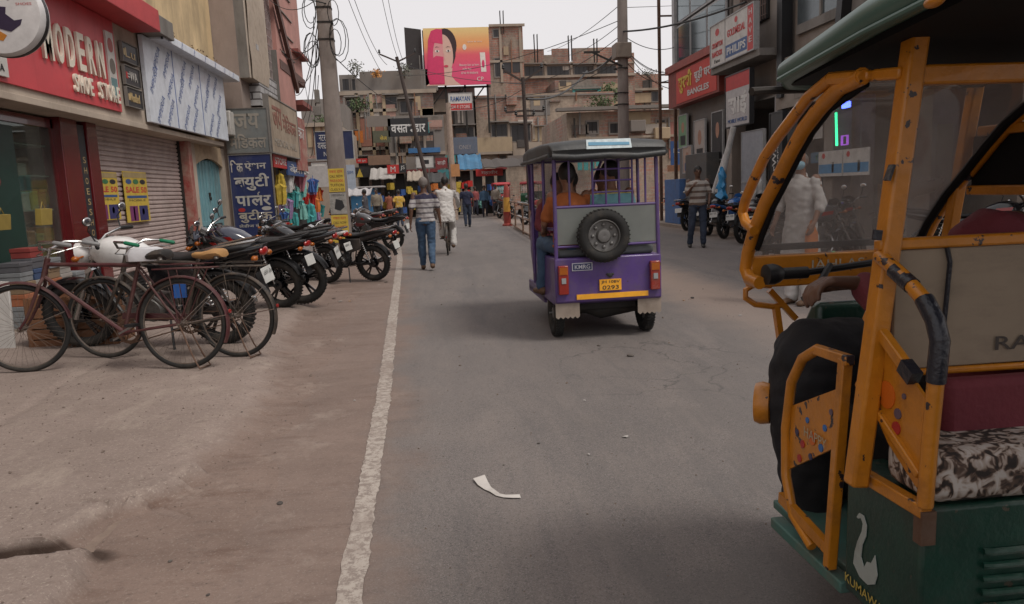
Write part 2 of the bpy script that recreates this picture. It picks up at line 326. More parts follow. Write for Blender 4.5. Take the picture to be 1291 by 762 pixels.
def sitpose(h=.50, **k):
    """seat surface at height h, feet at ground level 0"""
    z = h+.10
    d = dict(pelvis=(0, 0, z), chest=(0, -.02, z+.32), neck=(0, .0, z+.50), head=(0, .03, z+.655), shl=(-.185, -.01, z+.455), shr=(.185, -.01, z+.455),
        ell=(-.23, .08, z+.2), elr=(.23, .08, z+.2), wrl=(-.14, .30, z+.12), wrr=(.14, .30, z+.12), hpl=(-.09, .02, z-.03), hpr=(.09, .02, z-.03),
        knl=(-.12, .43, z+.0), knr=(.12, .43, z+.0), anl=(-.12, .42, .09), anr=(.12, .42, .09)); d.update(k); return d
def hand(mb, w, d, pn, side, sc=1.0, curl=0.5):
    """w: wrist, d: direction of the hand, pn: palm normal, side: +1 thumb towards d x pn"""
    w = Vector(w); d = Vector(d).normalized(); pn = Vector(pn); pn = (pn-d*pn.dot(d)).normalized(); t = d.cross(pn)*side
    for i, off in enumerate((.028, .010, -.009, -.027)): caps(mb, w, w+(d*.085+t*off)*sc, .019*sc, .0125*sc)
    for i, (off, ln) in enumerate(((.029, .070), (.010, .078), (-.009, .073), (-.027, .056))):
        p = w+(d*.088+t*off)*sc; a = 0.25*curl
        for seg, q in enumerate((.45, .30, .25)):
            a += curl*0.75*(1 if seg else 0.6); e = p+(d*math.cos(a)+pn*math.sin(a))*ln*q*sc; caps(mb, p, e, (.0098-.0008*seg)*sc, (.009-.0008*seg)*sc, n=8); p = e
    p = w+(d*.02+t*.024)*sc; e = p+(d*.035+t*.026+pn*.012)*sc; caps(mb, p, e, .015*sc, .011*sc); caps(mb, e, e+(d*.028+t*.004+pn*.010)*sc, .0105*sc, .0085*sc)
def person(loc, rz, label, P=None, top=('tee', None), bot=('trousers', None), shoe=None, hair=HAIR, skin=SKIN, H=1.70, vox=.013, group=None, face=True, look=0.0, nod=0.0, curl=.5, handdir=None, handn=None, slim=1.0, eyes=False, balding=False, cat='person', root=None, hsc=1.0):
    P = dict(P or STAND); k = H/1.7; P = {a: Vector(b)*k for a, b in P.items()}
    if root is None: root = empty('person', loc, rz, label, cat, group)
    pe, ch, ne, hd = P['pelvis'], P['chest'], P['neck'], P['head']; s = k*slim
    b = MB()
    rings(b, [(pe+(pe-ch)*.32, .09*s, .07*s), (pe+(pe-ch)*.1, .155*s, .105*s), (pe.lerp(ch, .35), .137*s, .098*s), (pe.lerp(ch, .75), .158*s, .108*s), (ch.lerp(ne, .25), .175*s, .11*s), (ch.lerp(ne, .62), .155*s, .085*s), (ch.lerp(ne, .9), .08*s, .062*s)])
    caps(b, ch.lerp(ne, .8), ne.lerp(hd, .55), .058*k, .052*k)
    for q in 'lr':
        sg = 1 if q == 'r' else -1
        caps(b, P['sh'+q], P['el'+q], .052*s, .038*s); caps(b, P['el'+q], P['wr'+q], .039*s, .025*s)
        d = (P['wr'+q]-P['el'+q]).normalized()
        if handdir and q in handdir: d = Vector(handdir[q])
        pn = V(-sg, 0, 0) if abs(d.z) > .5 else V(0, 0, -1)
        if handn and q in handn: pn = Vector(handn[q])
        hand(b, P['wr'+q], d, pn, 1 if d.cross((pn-d*pn.dot(d))).dot(V(0, 1, 0) if abs(d.z) > .5 else V(-sg, 0, 0)) > 0 else -1, k*hsc, curl)
        caps(b, P['hp'+q], P['kn'+q], .083*s, .055*s); caps(b, P['kn'+q], P['an'+q], .053*s, .036*s)
        an = P['an'+q]; caps(b, an+V(0, -.03, -.04)*k, an+V(0, .14, -.055)*k, .036*k, .03*k)
    hm = Matrix.Rotation(look, 3, 'Z') @ Matrix.Rotation(nod, 3, 'X')
    def hp(x, y, z): return hd + hm @ (V(x, y, z)*k)
    e = MB(); e.ell((0, 0, 0), (.076*k, .094*k, .108*k), 16, 10); o = [tuple(hd + hm @ Vector(v)) for v in e.v]; b.add(o, e.f)
    caps(b, hp(0, .035, -.055), hp(0, .045, -.085), .052*k, .036*k)
    if face:
        caps(b, hp(0, .088, .012), hp(0, .108, -.022), .010*k, .015*k, n=8)
        for x in (-1, 1): caps(b, hp(x*.078, -.005, .015), hp(x*.076, 0, -.025), .014*k, .010*k, .6, 1.2, n=8); caps(b, hp(x*.022, .084, .030), hp(x*.045, .076, .030), .010*k, .008*k, n=8)
        caps(b, hp(-.018, .088, -.053), hp(.018, .088, -.053), .010*k, .010*k, n=8)
    remesh(b, 'body', skin, root, vox)
    if eyes:
        ey = MB()
        for x in (-1, 1): ey.ell(hp(x*.032, .083, .012), (.011*k,)*3, 8, 6)
        ey.build('eyes', HAIR, root)
    if hair:
        hb = MB(); e = MB(); e.ell((0, (-.008 if not balding else -.02)*k, (.024 if not balding else .004)*k), (.086*k, .098*k, (.104 if not balding else .088)*k), 16, 10)
        hb.add([tuple(hd + hm @ Vector(v)) for v in e.v], e.f)
        caps(hb, hp(0, -.055, -.02), hp(0, -.05, -.055), .05*k, .035*k); o = remesh(hb, 'hair', hair, root, .009, 2, wrinkle=.004)
    kind, tm = top
    if kind:
        g = .013*k; t = MB(); lowf = {'tee': .0, 'shirt': .0, 'kurta': .0}.get(kind, 0)
        hem = pe+(pe-ch)*.12
        data = [(hem, .178*s+g, .12*s+g), (pe.lerp(ch, .1), .16*s+g, .115*s+g), (pe.lerp(ch, .45), .15*s+g, .108*s+g), (pe.lerp(ch, .8), .168*s+g, .115*s+g), (ch.lerp(ne, .3), .18*s+g, .112*s+g), (ch.lerp(ne, .66), .15*s+g, .085*s+g), (ch.lerp(ne, .9), .07*s+g, .06*s+g)]
        if kind == 'kurta':
            data = [(V(pe.x, pe.y, pe.z-.36*k), .235*s, .17*s), (V(pe.x, pe.y, pe.z-.2*k), .215*s, .155*s)]+data
        rings(t, data)
        for q in 'lr':
            sh, el, wr = P['sh'+q]+V(0, 0, -.022)*k*(1 if P['sh'+q].z > P['el'+q].z else 0), P['el'+q], P['wr'+q]
            if kind in ('tee', 'kurtas'): caps(t, sh, sh.lerp(el, .78), .056*s, .060*s)
            elif kind == 'kurta': caps(t, sh, el, .058*s, .058*s); caps(t, el, el.lerp(wr, .25), .058*s, .058*s)
            else: caps(t, sh, el, .057*s, .052*s); caps(t, el, el.lerp(wr, .9), .054*s, .042*s)
        if kind != 'tee':
            caps(t, ne+V(0, -.03, -.01)*k, ne+V(0, .03, -.03)*k, .062*k, .062*k)
        remesh(t, 'kurta' if 'kurta' in kind else 'shirt', tm, root, max(vox, .012), 3, wrinkle=.013*k, seed=loc[0])
    kind, bmat = bot
    if kind:
        t = MB(); rings(t, [(pe+(pe-ch)*.25, .15*s, .12*s), (pe+(pe-ch)*.05, .168*s, .118*s), (pe.lerp(ch, .18), .155*s, .112*s)])
        for q in 'lr':
            hp_, kn, an = P['hp'+q], P['kn'+q], P['an'+q]; caps(t, hp_, kn, .098*s, .074*s); caps(t, kn, kn.lerp(an, .94), .074*s, (.060 if kind != 'loose' else .085)*s)
        remesh(t, 'trousers', bmat, root, max(vox, .012), 3, wrinkle=.012*k, seed=loc[1])
    if shoe:
        for q in 'lr':
            an = P['an'+q]; t = MB(); caps(t, an+V(0, -.045, -.035)*k, an+V(0, .15, -.05)*k, .046*k, .04*k, 1, .8); caps(t, an, an+V(0, -.02, -.04)*k, .045*k, .045*k); remesh(t, 'shoe', shoe, root, .01)
    root['joints'] = ''
    del root['joints']
    return root
# ------------------------------------------------------------------ two-wheelers
RUB = mat('tyre_rubber', (0.013, 0.0125, 0.012), 0.85, dirt=.4, dirtcol=(.11, .09, .07), scale=5, bump=.2)
CHR = mat('chrome', (.5, .5, .5), .25, 1.0, dirt=.25); STEEL = mat('dull_steel', (.28, .27, .26), .45, .9, dirt=.45)
BLK = mat('black_plastic', (.009, .009, .010), .45, dirt=.15, dirtcol=(.05, .042, .036)); BLKP = mat('black_paint', (.006, .006, .008), .2, coat=.4, dirt=.15, dirtcol=(.05, .042, .036)); SEATM = mat('seat_vinyl', (.008, .008, .009), .55, bump=.3, bscale=200)
ENG = mat('engine_alloy', (.16, .155, .15), .5, .7, dirt=.6, dirtcol=(.05, .04, .035)); REDL = mat('red_lens', (.28, .012, .01), .2, coat=.4); AMB = mat('amber_lens', (.32, .085, .008), .25)
WHT = mat('white_paint', (.62, .61, .60), .3, coat=.3, dirt=.15); PLATEW = mat('plate_white', (.5, .5, .48), .5, dirt=.3)
CLENS = mat('clear_lens', (.35, .37, .38), .08, .3, var=.05); RUST = mat('rusty_steel', (.14, .085, .06), .7, .4, dirt=.6, dirtcol=(.10, .045, .02), scale=14); LTR = mat('letter_black', (.02, .02, .02), .6, var=0)
SHOEM = mat('shoe_black', (.02, .018, .016), .6); SANDAL = mat('sandal_brown', (.10, .055, .03), .7)
RIMB = mat('dusty_rim', (.16, .13, .11), .55, .6, dirt=.6, dirtcol=(.13, .09, .065), scale=9)
def band(mb, c, r, a0, a1, w, t=.004, n=16, lip=.012):
    """mudguard: curved strip round centre c in the y-z plane, angles measured from +y"""
    rg = []
    for i in range(n+1):
        a = R(a0+(a1-a0)*i/n); ey, ez = math.cos(a), math.sin(a)
        def q(rr, x): return V(x+c[0], c[1]+ey*rr, c[2]+ez*rr)
        rg.append([q(r-lip, -w/2), q(r-lip*.3, -w*.42), q(r, -w*.25), q(r+lip*.15, 0), q(r, w*.25), q(r-lip*.3, w*.42), q(r-lip, w/2), q(r-lip-t, w/2-t), q(r-t*1.2, w*.2), q(r-t, 0), q(r-t*1.2, -w*.2), q(r-lip-t, -w/2+t)])
    mb.loft(rg)
def wheel(root, c, Rt, rt, rimm, hubr=.05, spokes='wire', hw=.05, ns=18, tread=True, tyrem=None):
    c = Vector(c); w = MB()
    ri = Rt-rt*1.0
    w.lathe(c, (1, 0, 0), [(-rt*.62, ri), (-rt*.62, ri-.010), (-rt*.3, ri-.022), (rt*.3, ri-.022), (rt*.62, ri-.010), (rt*.62, ri)], 40, closed=True)
    w.lathe(c, (1, 0, 0), [(-hw, hubr*.35), (-hw, hubr), (-hw*.7, hubr), (-hw*.65, hubr*.6), (hw*.65, hubr*.6), (hw*.7, hubr), (hw, hubr), (hw, hubr*.35)], 16)
    w.cyl(c-V(hw+.035, 0, 0), c+V(hw+.035, 0, 0), .009, n=8)
    if spokes == 'wire':
        for i in range(ns):
            for sd in (-1, 1):
                a = 2*math.pi*(i+.5*(sd > 0))/ns; a2 = a+.35*(1 if i % 2 else -1)
                w.tube([c+V(sd*hw*.7, math.cos(a2)*hubr*.85, math.sin(a2)*hubr*.85), c+V(0, math.cos(a)*(ri-.016), math.sin(a)*(ri-.016))], .0010, 3)
    else:
        for i in range(5):
            a = 2*math.pi*i/5+.3
            for da in (-.09, .09):
                w.bar(c+V(0, math.cos(a)*hubr*.7, math.sin(a)*hubr*.7), c+V(0, math.cos(a+da*1.6)*(ri-.014), math.sin(a+da*1.6)*(ri-.014)), .026, .016, up=(1, 0, 0))
        w.lathe(c+V(hw*.5, 0, 0), (1, 0, 0), [(0, .03), (0, .085), (.02, .085), (.02, .03)], 20, closed=True)
    wo = w.build('wheel', rimm, root)
    t = MB(); k = 14; prof = [(rt*math.sin(2*math.pi*i/k)*.95, Rt-rt+rt*math.cos(2*math.pi*i/k)) for i in range(k)]
    t.lathe(c, (1, 0, 0), prof, 56, closed=True)
    if tread and rt > .03:
        for i in range(44):
            a = 2*math.pi*i/44
            for sd in (-1, 1):
                p = c+V(sd*rt*.42, math.cos(a+sd*.03)*(Rt-.006), math.sin(a+sd*.03)*(Rt-.006)); t.box(p, (rt*.6, .013, .014), (a, 0, 0))
    t.build('tyre', tyrem or RUB, wo); return wo
def bicycle(loc, heading, label, paint, grip, saddle, group='bicycles', ry=0.04, steer=0.0, sc=1.0, wb=0.0, rim=None, carrier=True, stand=True, fendm=None, rider=False, basket=False):
    r = empty('bicycle', loc, heading, label, 'bicycle', group, ry=ry); RW = .345; z = RW; r.scale = (sc, sc, sc); rim = rim or RIMB; hx = V(0, 1.16+wb, z); B = V(0, .47, .29); st = V(0, .31, .80); h1 = V(0, .915+wb, .86); h0 = V(0, .955+wb, .74)
    f = MB()
    f.tube([h1-V(0, 0, .03), st], .0155); f.tube([h0, B], .0165); f.tube([B, st+(st-B)*.06], .0155); f.tube([h0+(h0-h1)*.15, h1+(h1-h0)*.15], .021)
    for sd in (-1, 1):
        f.tube([B+V(sd*.03, 0, 0), V(sd*.055, 0, z)], .009); f.tube([st+V(sd*.02, 0, -.02), V(sd*.055, 0, z)], .0085)
    f.cyl(B-V(.045, 0, 0), B+V(.045, 0, 0), .022); f.build('frame', paint, r)
    wheel(r, (0, 0, z), RW, .019, rim, .022, 'wire', .045, 20, False)
    sr = bpy.data.objects.new('front_fork', None)
    def ST(p):
        p = Vector(p); a = h0.copy(); ax = (h1-h0).normalized(); return a + Matrix.Rotation(steer, 3, ax) @ (p-a)
    g = MB()
    for sd in (-1, 1): g.tube([ST(h0+V(sd*.01, .004, -.01)), ST(h0+V(sd*.055, .02, -.06)), ST(V(sd*.055, 1.06+wb, .50)), ST(V(sd*.055, 1.11+wb, .41)), ST(hx+V(sd*.055, 0, 0))], [.012, .013, .012, .010, .008])
    bpy.data.objects.remove(sr); g.build('front_fork', paint, r)
    wo = wheel(r, (0, 0, 0), RW, .019, rim, .022, 'wire', .045, 20, False)
    M = Matrix.Rotation(steer, 4, (h1-h0).normalized()); wo.matrix_local = Matrix.Translation(ST(hx)) @ M
    m = MB(); band(m, (0, 0, z), RW+.022, -12, 205, .052, n=22); rf = m.build('rear_mudguard', fendm or paint, r)
    m = MB(); band(m, (0, 0, 0), RW+.022, 42, 170, .052, n=16); ff = m.build('front_mudguard', fendm or paint, r); ff.matrix_local = Matrix.Translation(ST(hx)) @ M
    m = MB()
    for x in (-1, 1):
        m.tube([(x*.05, 0, z), (x*.03, -.27, z+.24)], .003, 5); m.tube([(x*.05, 0, z), (x*.03, -.36, z+.06)], .003, 5); m.tube([ST(hx+V(x*.05, 0, 0)), ST(hx+V(x*.03, -.33, .12))], .003, 5)
    m.each('mudguard_stay', CHR, r)
    hb = MB(); top = ST(h1+(h1-h0)*.75); hb.tube([ST(h1), top], .011)
    L_ = [(-.28, -.24, .02), (-.27, -.12, .045), (-.22, -.02, .05), (-.10, .03, .0), (0, .03, -.01), (.10, .03, .0), (.22, -.02, .05), (.27, -.12, .045), (.28, -.24, .02)]
    pts = [top + Matrix.Rotation(steer, 3, 'Z') @ V(*p) for p in L_]; hb.tube(pts, .011)
    for sd in (0, -1):   # rod brakes
        q = [pts[0 if sd == 0 else -1]+V(0, .02, -.035), pts[1 if sd == 0 else -2]+V(0, .02, -.04), pts[3 if sd == 0 else -4]+V(0, .03, -.05), top+V(0, .045, -.06)]; hb.tube(q, .0042, 6)
    hb.tube([top+V(0, .045, -.06), ST(h0+V(0, .05, -.10)), ST(hx+V(.03, -.03, RW-.01))], .004, 6)
    hb.build('handlebar', CHR, r)
    for i in (0, -1):
        a = pts[i]; c = pts[1 if i == 0 else -2]; d = (c-a).normalized(); gm = MB(); gm.tube([a-d*.02, a-d*.01, a+d*.10, a+d*.11], [.012, .0165, .0165, .012]); gm.build('grip', grip, r)
    s = MB(); rg = []
    for y, w, zz, hgt in ((.06, .07, .0, .02), (.08, .095, .015, .035), (.14, .105, .012, .04), (.20, .085, .0, .036), (.26, .045, -.004, .03), (.32, .024, 0, .026), (.345, .018, 0, .018)):
        rg.append([V(w*math.cos(2*math.pi*k/14), y, .865+zz+hgt*(math.sin(2*math.pi*k/14) if math.sin(2*math.pi*k/14) > 0 else 1.1*math.sin(2*math.pi*k/14))) for k in range(14)])
    s.loft(rg); sa = s.build('saddle', saddle, r); s = MB(); s.tube([st, V(0, .285, .84)], .012)
    for x in (-1, 1):
        s.tube([(x*.06, .09, .875), (x*.025, .2, .86), (x*.01, .33, .885)], .004, 6)
        for q in (.1,): s.lathe((x*.06, q, .83), (0, 0, 1), [(i*.008, .018+.003*(i % 2)) for i in range(7)], 10)
    s.build('saddle_spring', STEEL, r)
    if carrier:
        c = MB(); zt = .765
        c.tube([(-.065, .17, zt), (-.07, -.22, zt), (-.05, -.29, zt), (.05, -.29, zt), (.07, -.22, zt), (.065, .17, zt)], .006, 6, closed=True)
        for y in (-.2, -.12, -.04, .04, .12): c.tube([(-.068, y, zt), (.068, y-.03, zt)], .004, 5)
        for x in (-1, 1): c.tube([(x*.06, -.2, zt), (x*.06, 0, z)], .005, 6); c.tube([(x*.06, .05, zt), (x*.06, 0, z)], .004, 6)
        c.tube([(-.075, -.24, zt+.03), (-.075, .1, zt+.035), (.075, .1, zt+.035), (.075, -.24, zt+.03)], .004, 6); c.build('carrier', paint, r)
    c = MB(); c.lathe(B+V(.055, 0, 0), (1, 0, 0), [(0, .07), (0, .095), (.004, .095), (.004, .07)], 28, closed=True)
    for i in range(5): a = i*1.2566; c.bar(B+V(.057, 0, 0), B+V(.057, math.cos(a)*.075, math.sin(a)*.075), .008, .003, up=(1, 0, 0))
    c.tube([B+V(.055, 0, .095), (.055, 0, z+.035)], .005, 5); c.tube([B+V(.055, 0, -.095), (.055, 0, z-.035)], .005, 5); c.build('chain', RUST, r)
    a = R(-25)
    for sd in (-1, 1):
        d = V(0, math.cos(a), math.sin(a))*sd; c = MB(); e = B+V(sd*.085, 0, 0)+d*.165; c.bar(B+V(sd*.07, 0, 0), e, .014, .010, up=(1, 0, 0)); cr = c.build('crank', STEEL, r); c = MB(); c.box(e+V(sd*.05, 0, 0), (.09, .07, .022)); c.build('pedal', BLK, cr)
    c = MB(); c.bar((.075, -.02, z+.04), (.075, B.y+.05, .41), .012, .05, up=(0, 0, 1)); c.build('chain_guard', paint, r)
    if stand:
        c = MB()
        for x in (-1, 1): c.tube([(x*.055, 0, z), (x*.075, -.10, .10), (x*.085, -.15, .01)], .006, 6)
        c.tube([(-.085, -.15, .012), (.085, -.15, .012)], .006, 6); c.build('stand', RUST, r)
    c = MB(); c.cyl((0, -.372, z+.085), (0, -.382, z+.085), .015); c.build('rear_reflector', REDL, r); return r
def motorcycle(loc, heading, label, tank=BLKP, panel=None, group=None, ry=-.12, steer=.25, style=0, wheels='alloy', plate=True, number=None, name='motorcycle', seat=None, mirrors=True, cowl=None, sc=1.0):
    panel = panel or tank; seat = seat or SEATM; r = empty(name, loc, heading, label, 'motorcycle', group, ry=ry); r.scale = (sc, sc, sc); RW = .30; z = RW; F0 = V(0, 1.27, z); hA = V(0, 1.02, .80); ax = (hA-F0).normalized()
    wheel(r, (0, 0, z), RW, .050, BLKP if wheels == 'alloy' else STEEL, .06, wheels, .06, 18)
    M3 = Matrix.Rotation(steer, 3, ax)
    def ST(p): return hA + M3 @ (Vector(p)-hA)
    wo = wheel(r, (0, 0, 0), RW, .042, BLKP if wheels == 'alloy' else STEEL, .055, wheels, .055, 18); wo.matrix_local = Matrix.Translation(ST(F0)) @ M3.to_4x4()
    f = MB()
    for x in (-1, 1): f.tube([ST(F0+V(x*.085, 0, -.01)), ST(F0+V(x*.085, 0, 0)+ax*.27)], .024); f.tube([ST(F0+V(x*.085, 0, 0)+ax*.27), ST(F0+V(x*.085, 0, 0)+ax*.62)], .016)
    f.box(ST(F0+ax*.58), (.22, .06, .03), (R(-26), 0, steer)); f.box(ST(F0+ax*.45), (.22, .06, .03), (R(-26), 0, steer)); f.build('front_fork', CHR, r)
    m = MB(); band(m, (0, 0, 0), RW+.035, 20, 165, .11, n=14, lip=.03)
    for x in (-1, 1): m.bar((x*.062, 0, .0), (x*.058, -.06, RW+.01), .008, .02, up=(1, 0, 0))
    o = m.build('front_mudguard', panel, r); o.matrix_local = Matrix.Translation(ST(F0)) @ M3.to_4x4()
    f = MB(); f.tube([hA+ax*.06, hA-ax*.12], .032); f.tube([hA-ax*.02, (0, .72, .74), (0, .45, .68), (0, .1, .70), (0, -.25, .76)], .02)
    for x in (-1, 1): f.tube([hA-ax*.1, (x*.05, .92, .45), (x*.1, .78, .27), (x*.11, .42, .26), (x*.10, .33, .38)], .016); f.tube([(x*.09, .33, .32), (x*.085, 0, z)], .018); f.tube([(x*.1, .36, .36), (x*.09, .30, .6), (x*.08, -.1, .72), (x*.07, -.34, .78)], .012)
    f.build('frame', BLK, r)
    for x in (-1, 1):
        s = MB(); s.tube([(x*.125, -.01, z+.03), (x*.115, .1, .68)], .012, 8)
        for i in range(9): s.torus(V(x*.124, .005, z+.08)+V(-x*.001, .0115, .031)*i, (0, .3, .9), .024, .006, 12, 6)
        s.build('shock_absorber', CHR, r)
    e = MB(); e.box((0, .60, .36), (.24, .30, .20)); e.lathe((-.15, .54, .35), (1, 0, 0), [(0, .02), (0, .09), (.03, .105), (.27, .105), (.30, .09), (.30, .02)], 20); e.lathe((-.13, .70, .35), (1, 0, 0), [(0, .02), (0, .07), (.02, .08), (.24, .08), (.26, .07), (.26, .02)], 18)
    d = V(0, .22, .97)
    for i in range(8): e.box(V(0, .70, .44)+d*(.026*i), (.17 if i < 6 else .14, .17, .012), (R(-13), 0, 0))
    e.box(V(0, .70, .44)+d*.1, (.12, .12, .24), (R(-13), 0, 0)); e.box((0, .50, .56), (.09, .10, .10)); e.build('engine', ENG, r)
    x = MB(); x.tube([(.05, .80, .56), (.08, .90, .50), (.11, .92, .36), (.13, .80, .24), (.15, .5, .23), (.16, .34, .25)], .019); ex = x.build('exhaust_pipe', CHR, r)
    x = MB(); x.lathe((.17, .38, .25), (0.03, -1, .14), [(0, .02), (.03, .038), (.12, .046), (.55, .046), (.62, .036), (.63, .02), (.60, .015)], 16); x.build('silencer', BLK if style == 1 else CHR, ex)
    x = MB(); x.box((.222, .12, .295), (.012, .32, .06), (R(-8), 0, 0)); x.build('heat_shield', CHR, ex)
    # tank
    t = MB(); rg = []
    for y, w, zt, zb in ((.50, .07, .80, .76), (.53, .095, .835, .73), (.62, .125, .90, .71), (.74, .15, .955, .70), (.86, .158, .97, .71), (.95, .135, .95, .73), (1.01, .095, .91, .77), (1.03, .05, .87, .80)):
        rg.append([V(w*(abs(math.cos(a))**.75)*(1 if math.cos(a) > 0 else -1), y, (zt+zb)/2+(zt-zb)/2*(abs(math.sin(a))**.8)*(1 if math.sin(a) > 0 else -1)) for a in [2*math.pi*k/20 for k in range(20)]])
    t.loft(rg); tk = t.build('fuel_tank', tank, r, ang=60); x = MB(); x.cyl((0, .87, .955), (0, .865, .98), .032); x.build('filler_cap', CHR, tk)
    if style != 2:
        x = MB()
        for sd in (-1, 1): x.prism([(0, 0), (.22, .02), (.24, .07), (.05, .06)], V(sd*(.153 if sd > 0 else .150), .66, .80)+V(0, 0, 0), (0, 1, 0), (0, 0, 1), .006)
        x.build('tank_decal', CHR if style == 0 else REDL, tk, smooth=False)
    # seat
    t = MB(); rg = []
    for y, w, zt, zb in ((.56, .06, .83, .77), (.50, .10, .825, .755), (.38, .125, .805, .745), (.22, .13, .80, .74), (.10, .135, .825, .75), (0, .135, .85, .775), (-.18, .125, .865, .80), (-.30, .105, .87, .815), (-.36, .06, .865, .83)):
        rg.append([V(w*(abs(math.cos(a))**.6)*(1 if math.cos(a) > 0 else -1), y, (zt+zb)/2+(zt-zb)/2*(abs(math.sin(a))**.7)*(1 if math.sin(a) > 0 else -1)) for a in [2*math.pi*k/16 for k in range(16)]])
    t.loft(rg); t.build('seat', seat, r, ang=60)
    for sd in (-1, 1):
        p = MB(); p.prism([(.12, .56), (.30, .50), (.44, .52), (.50, .62), (.52, .74), (.30, .73), (.12, .73)], V(sd*.105-(.012 if sd < 0 else -.012)*0, 0, 0), (0, 1, 0), (0, 0, 1), .03 if sd > 0 else -.03); p.build('side_panel', panel, r, bevel=.01)
    c = MB(); rg = []
    for y, w, zt, zb in ((.14, .11, .77, .66), (0, .125, .80, .70), (-.2, .115, .83, .75), (-.38, .085, .85, .79), (-.46, .05, .855, .815)):
        rg.append([V(w*(abs(math.cos(a))**.5)*(1 if math.cos(a) > 0 else -1), y, (zt+zb)/2+(zt-zb)/2*(abs(math.sin(a))**.6)*(1 if math.sin(a) > 0 else -1)) for a in [2*math.pi*k/12 for k in range(12)]])
    c.loft(rg); c.build('tail_cowl', panel, r, ang=60)
    m = MB(); band(m, (0, 0, z), RW+.055, 62, 158, .12, n=12, lip=.03); m.box((0, -.40, .52), (.12, .012, .20), (R(-18), 0, 0)); m.build('rear_mudguard', BLK, r)
    m = MB(); m.ell((0, -.445, .80), (.075, .03, .04)); m.build('tail_light', REDL, r)
    for sd in (-1, 1):
        m = MB(); m.tube([(sd*.03, -.40, .76), (sd*.12, -.42, .76)], .008, 6); m.ell((sd*.15, -.425, .76), (.035, .028, .025)); m.build('indicator', AMB, r)
        m = MB(); q = ST(hA+V(sd*.16, .10, .03)); m.tube([ST(hA+V(sd*.06, .06, .03)), q], .008, 6); m.ell(q, (.034, .03, .025)); m.build('indicator', AMB, r)
    m = MB(); m.tube([(-.13, .0, .84), (-.14, -.25, .88), (-.10, -.42, .90), (.10, -.42, .90), (.14, -.25, .88), (.13, 0, .84)], .012); m.build('grab_rail', CHR if style != 1 else BLK, r)
    if plate:
        m = MB(); m.box((0, -.455, .60), (.20, .006, .13), (R(-14), 0, 0)); pl = m.build('number_plate', PLATEW, r, bevel=.003)
        if number:
            for i, tx in enumerate(number.split('\n')): lettering(tx, V(0, -.462+.016*i, .625-.05*i), (1, 0, 0), (0, math.sin(R(-14))*-1*-1*.24, .97), .16, .036, LTR, pl, .002)
    # head lamp + bars
    m = MB(); hc = ST(hA+V(0, .10, .04)); fd = M3 @ V(0, 1, -.12)
    m.lathe(hc, fd, [(-.10, .03), (-.07, .07), (-.02, .092), (.03, .095), (.035, .088)], 20); hl = m.build('headlight', cowl or tank, r)
    m = MB(); m.lathe(hc+fd*.03, fd, [(0, .086), (.012, .07), (.02, .03)], 20); m.build('lens', CLENS, hl)
    if style != 2: m = MB(); m.prism([(-.08, 0), (.08, 0), (.11, .10), (.06, .17), (-.06, .17), (-.11, .10)], hc+V(0, .02, .07), M3 @ V(1, 0, 0), M3 @ V(0, -.35, .93), .008); m.build('visor', panel, hl, bevel=.004)
    m = MB(); L_ = [(-.37, -.19, .16), (-.26, -.14, .18), (-.15, -.05, .15), (-.08, 0, .09), (.08, 0, .09), (.15, -.05, .15), (.26, -.14, .18), (.37, -.19, .16)]
    pts = [ST(hA+V(*p)) for p in L_]; m.tube(pts, .011); m.box(ST(hA+V(0, .03, .13)), (.16, .07, .05), (R(30), 0, steer)); hb = m.build('handlebar', CHR, r)
    for i, k_ in ((0, 1), (-1, -2)):
        a = pts[i]; c = pts[k_]; d = (c-a).normalized(); m = MB(); m.tube([a-d*.01, a, a+d*.12, a+d*.125], [.012, .017, .017, .012]); m.build('grip', BLK, hb)
        m = MB(); m.tube([c+d*.02, c+V(0, .05, -.01), a+V(0, .07, -.01)], .006, 6); m.build('brake_lever', CHR, hb)
        if mirrors:
            sg = -1 if i == 0 else 1; m = MB(); top = c+V(sg*.05, .0, .15); m.tube([c, c+V(sg*.03, .03, .10), top], .006, 6); m.ell(top+V(sg*.02, .0, .03), (.055, .015, .036)); mi = m.build('mirror', BLK, hb)
            m = MB(); m.ell(top+V(sg*.02, -.006, .03), (.053, .0115, .034)); m.build('mirror_glass', CHR, mi)
    m = MB(); m.tube([(-.10, .40, .25), (-.22, .34, .02)], .010, 6); m.box((-.225, .34, .012), (.05, .05, .012)); m.build('side_stand', BLK, r)
    m = MB(); m.tube([(-.25, .44, .30), (.25, .44, .30)], .012, 8); m.tube([(-.22, .12, .33), (.22, .12, .33)], .010, 8); m.build('foot_rest', BLK, r)
    if style == 0: m = MB(); [m.tube([(-.15, .28-.0*i, .62-.05*i), (-.16, -.12, .62-.05*i)], .004, 5) for i in range(5)]; m.tube([(-.15, .28, .64), (-.16, -.12, .64), (-.16, -.16, .40), (-.15, .24, .40)], .006, 5, closed=True); m.build('sari_guard', CHR, r)
    return r
# ------------------------------------------------------------------ electric rickshaws
PUR = mat('purple_paint', (.075, .036, .175), .42, coat=.2, dirt=.55, dirtcol=(.115, .085, .095), scale=5, var=.2, chips=.35, chipcol=(.05, .03, .04), chipscale=16)
VIN = mat('grey_vinyl', (.028, .03, .031), .5, dirt=.45, dirtcol=(.10, .09, .08), bump=.2, scale=3); GRYP = mat('grey_panel', (.14, .15, .14), .6, dirt=.4, dirtcol=(.2, .17, .14), scale=3)
PLY = mat('yellow_plate', (.78, .36, .02), .5, dirt=.2); BEIGE = mat('dusty_rubber', (.27, .22, .18), .85, dirt=.4)
RIMD = mat('dull_rim', (.15, .145, .14), .5, .6, dirt=.4, dirtcol=(.12, .1, .08))
DKM = mat('dark_metal', (.03, .028, .026), .7, .5, dirt=.5, dirtcol=(.08, .06, .05)); SEATG = mat('seat_grey', (.11, .12, .12), .6)
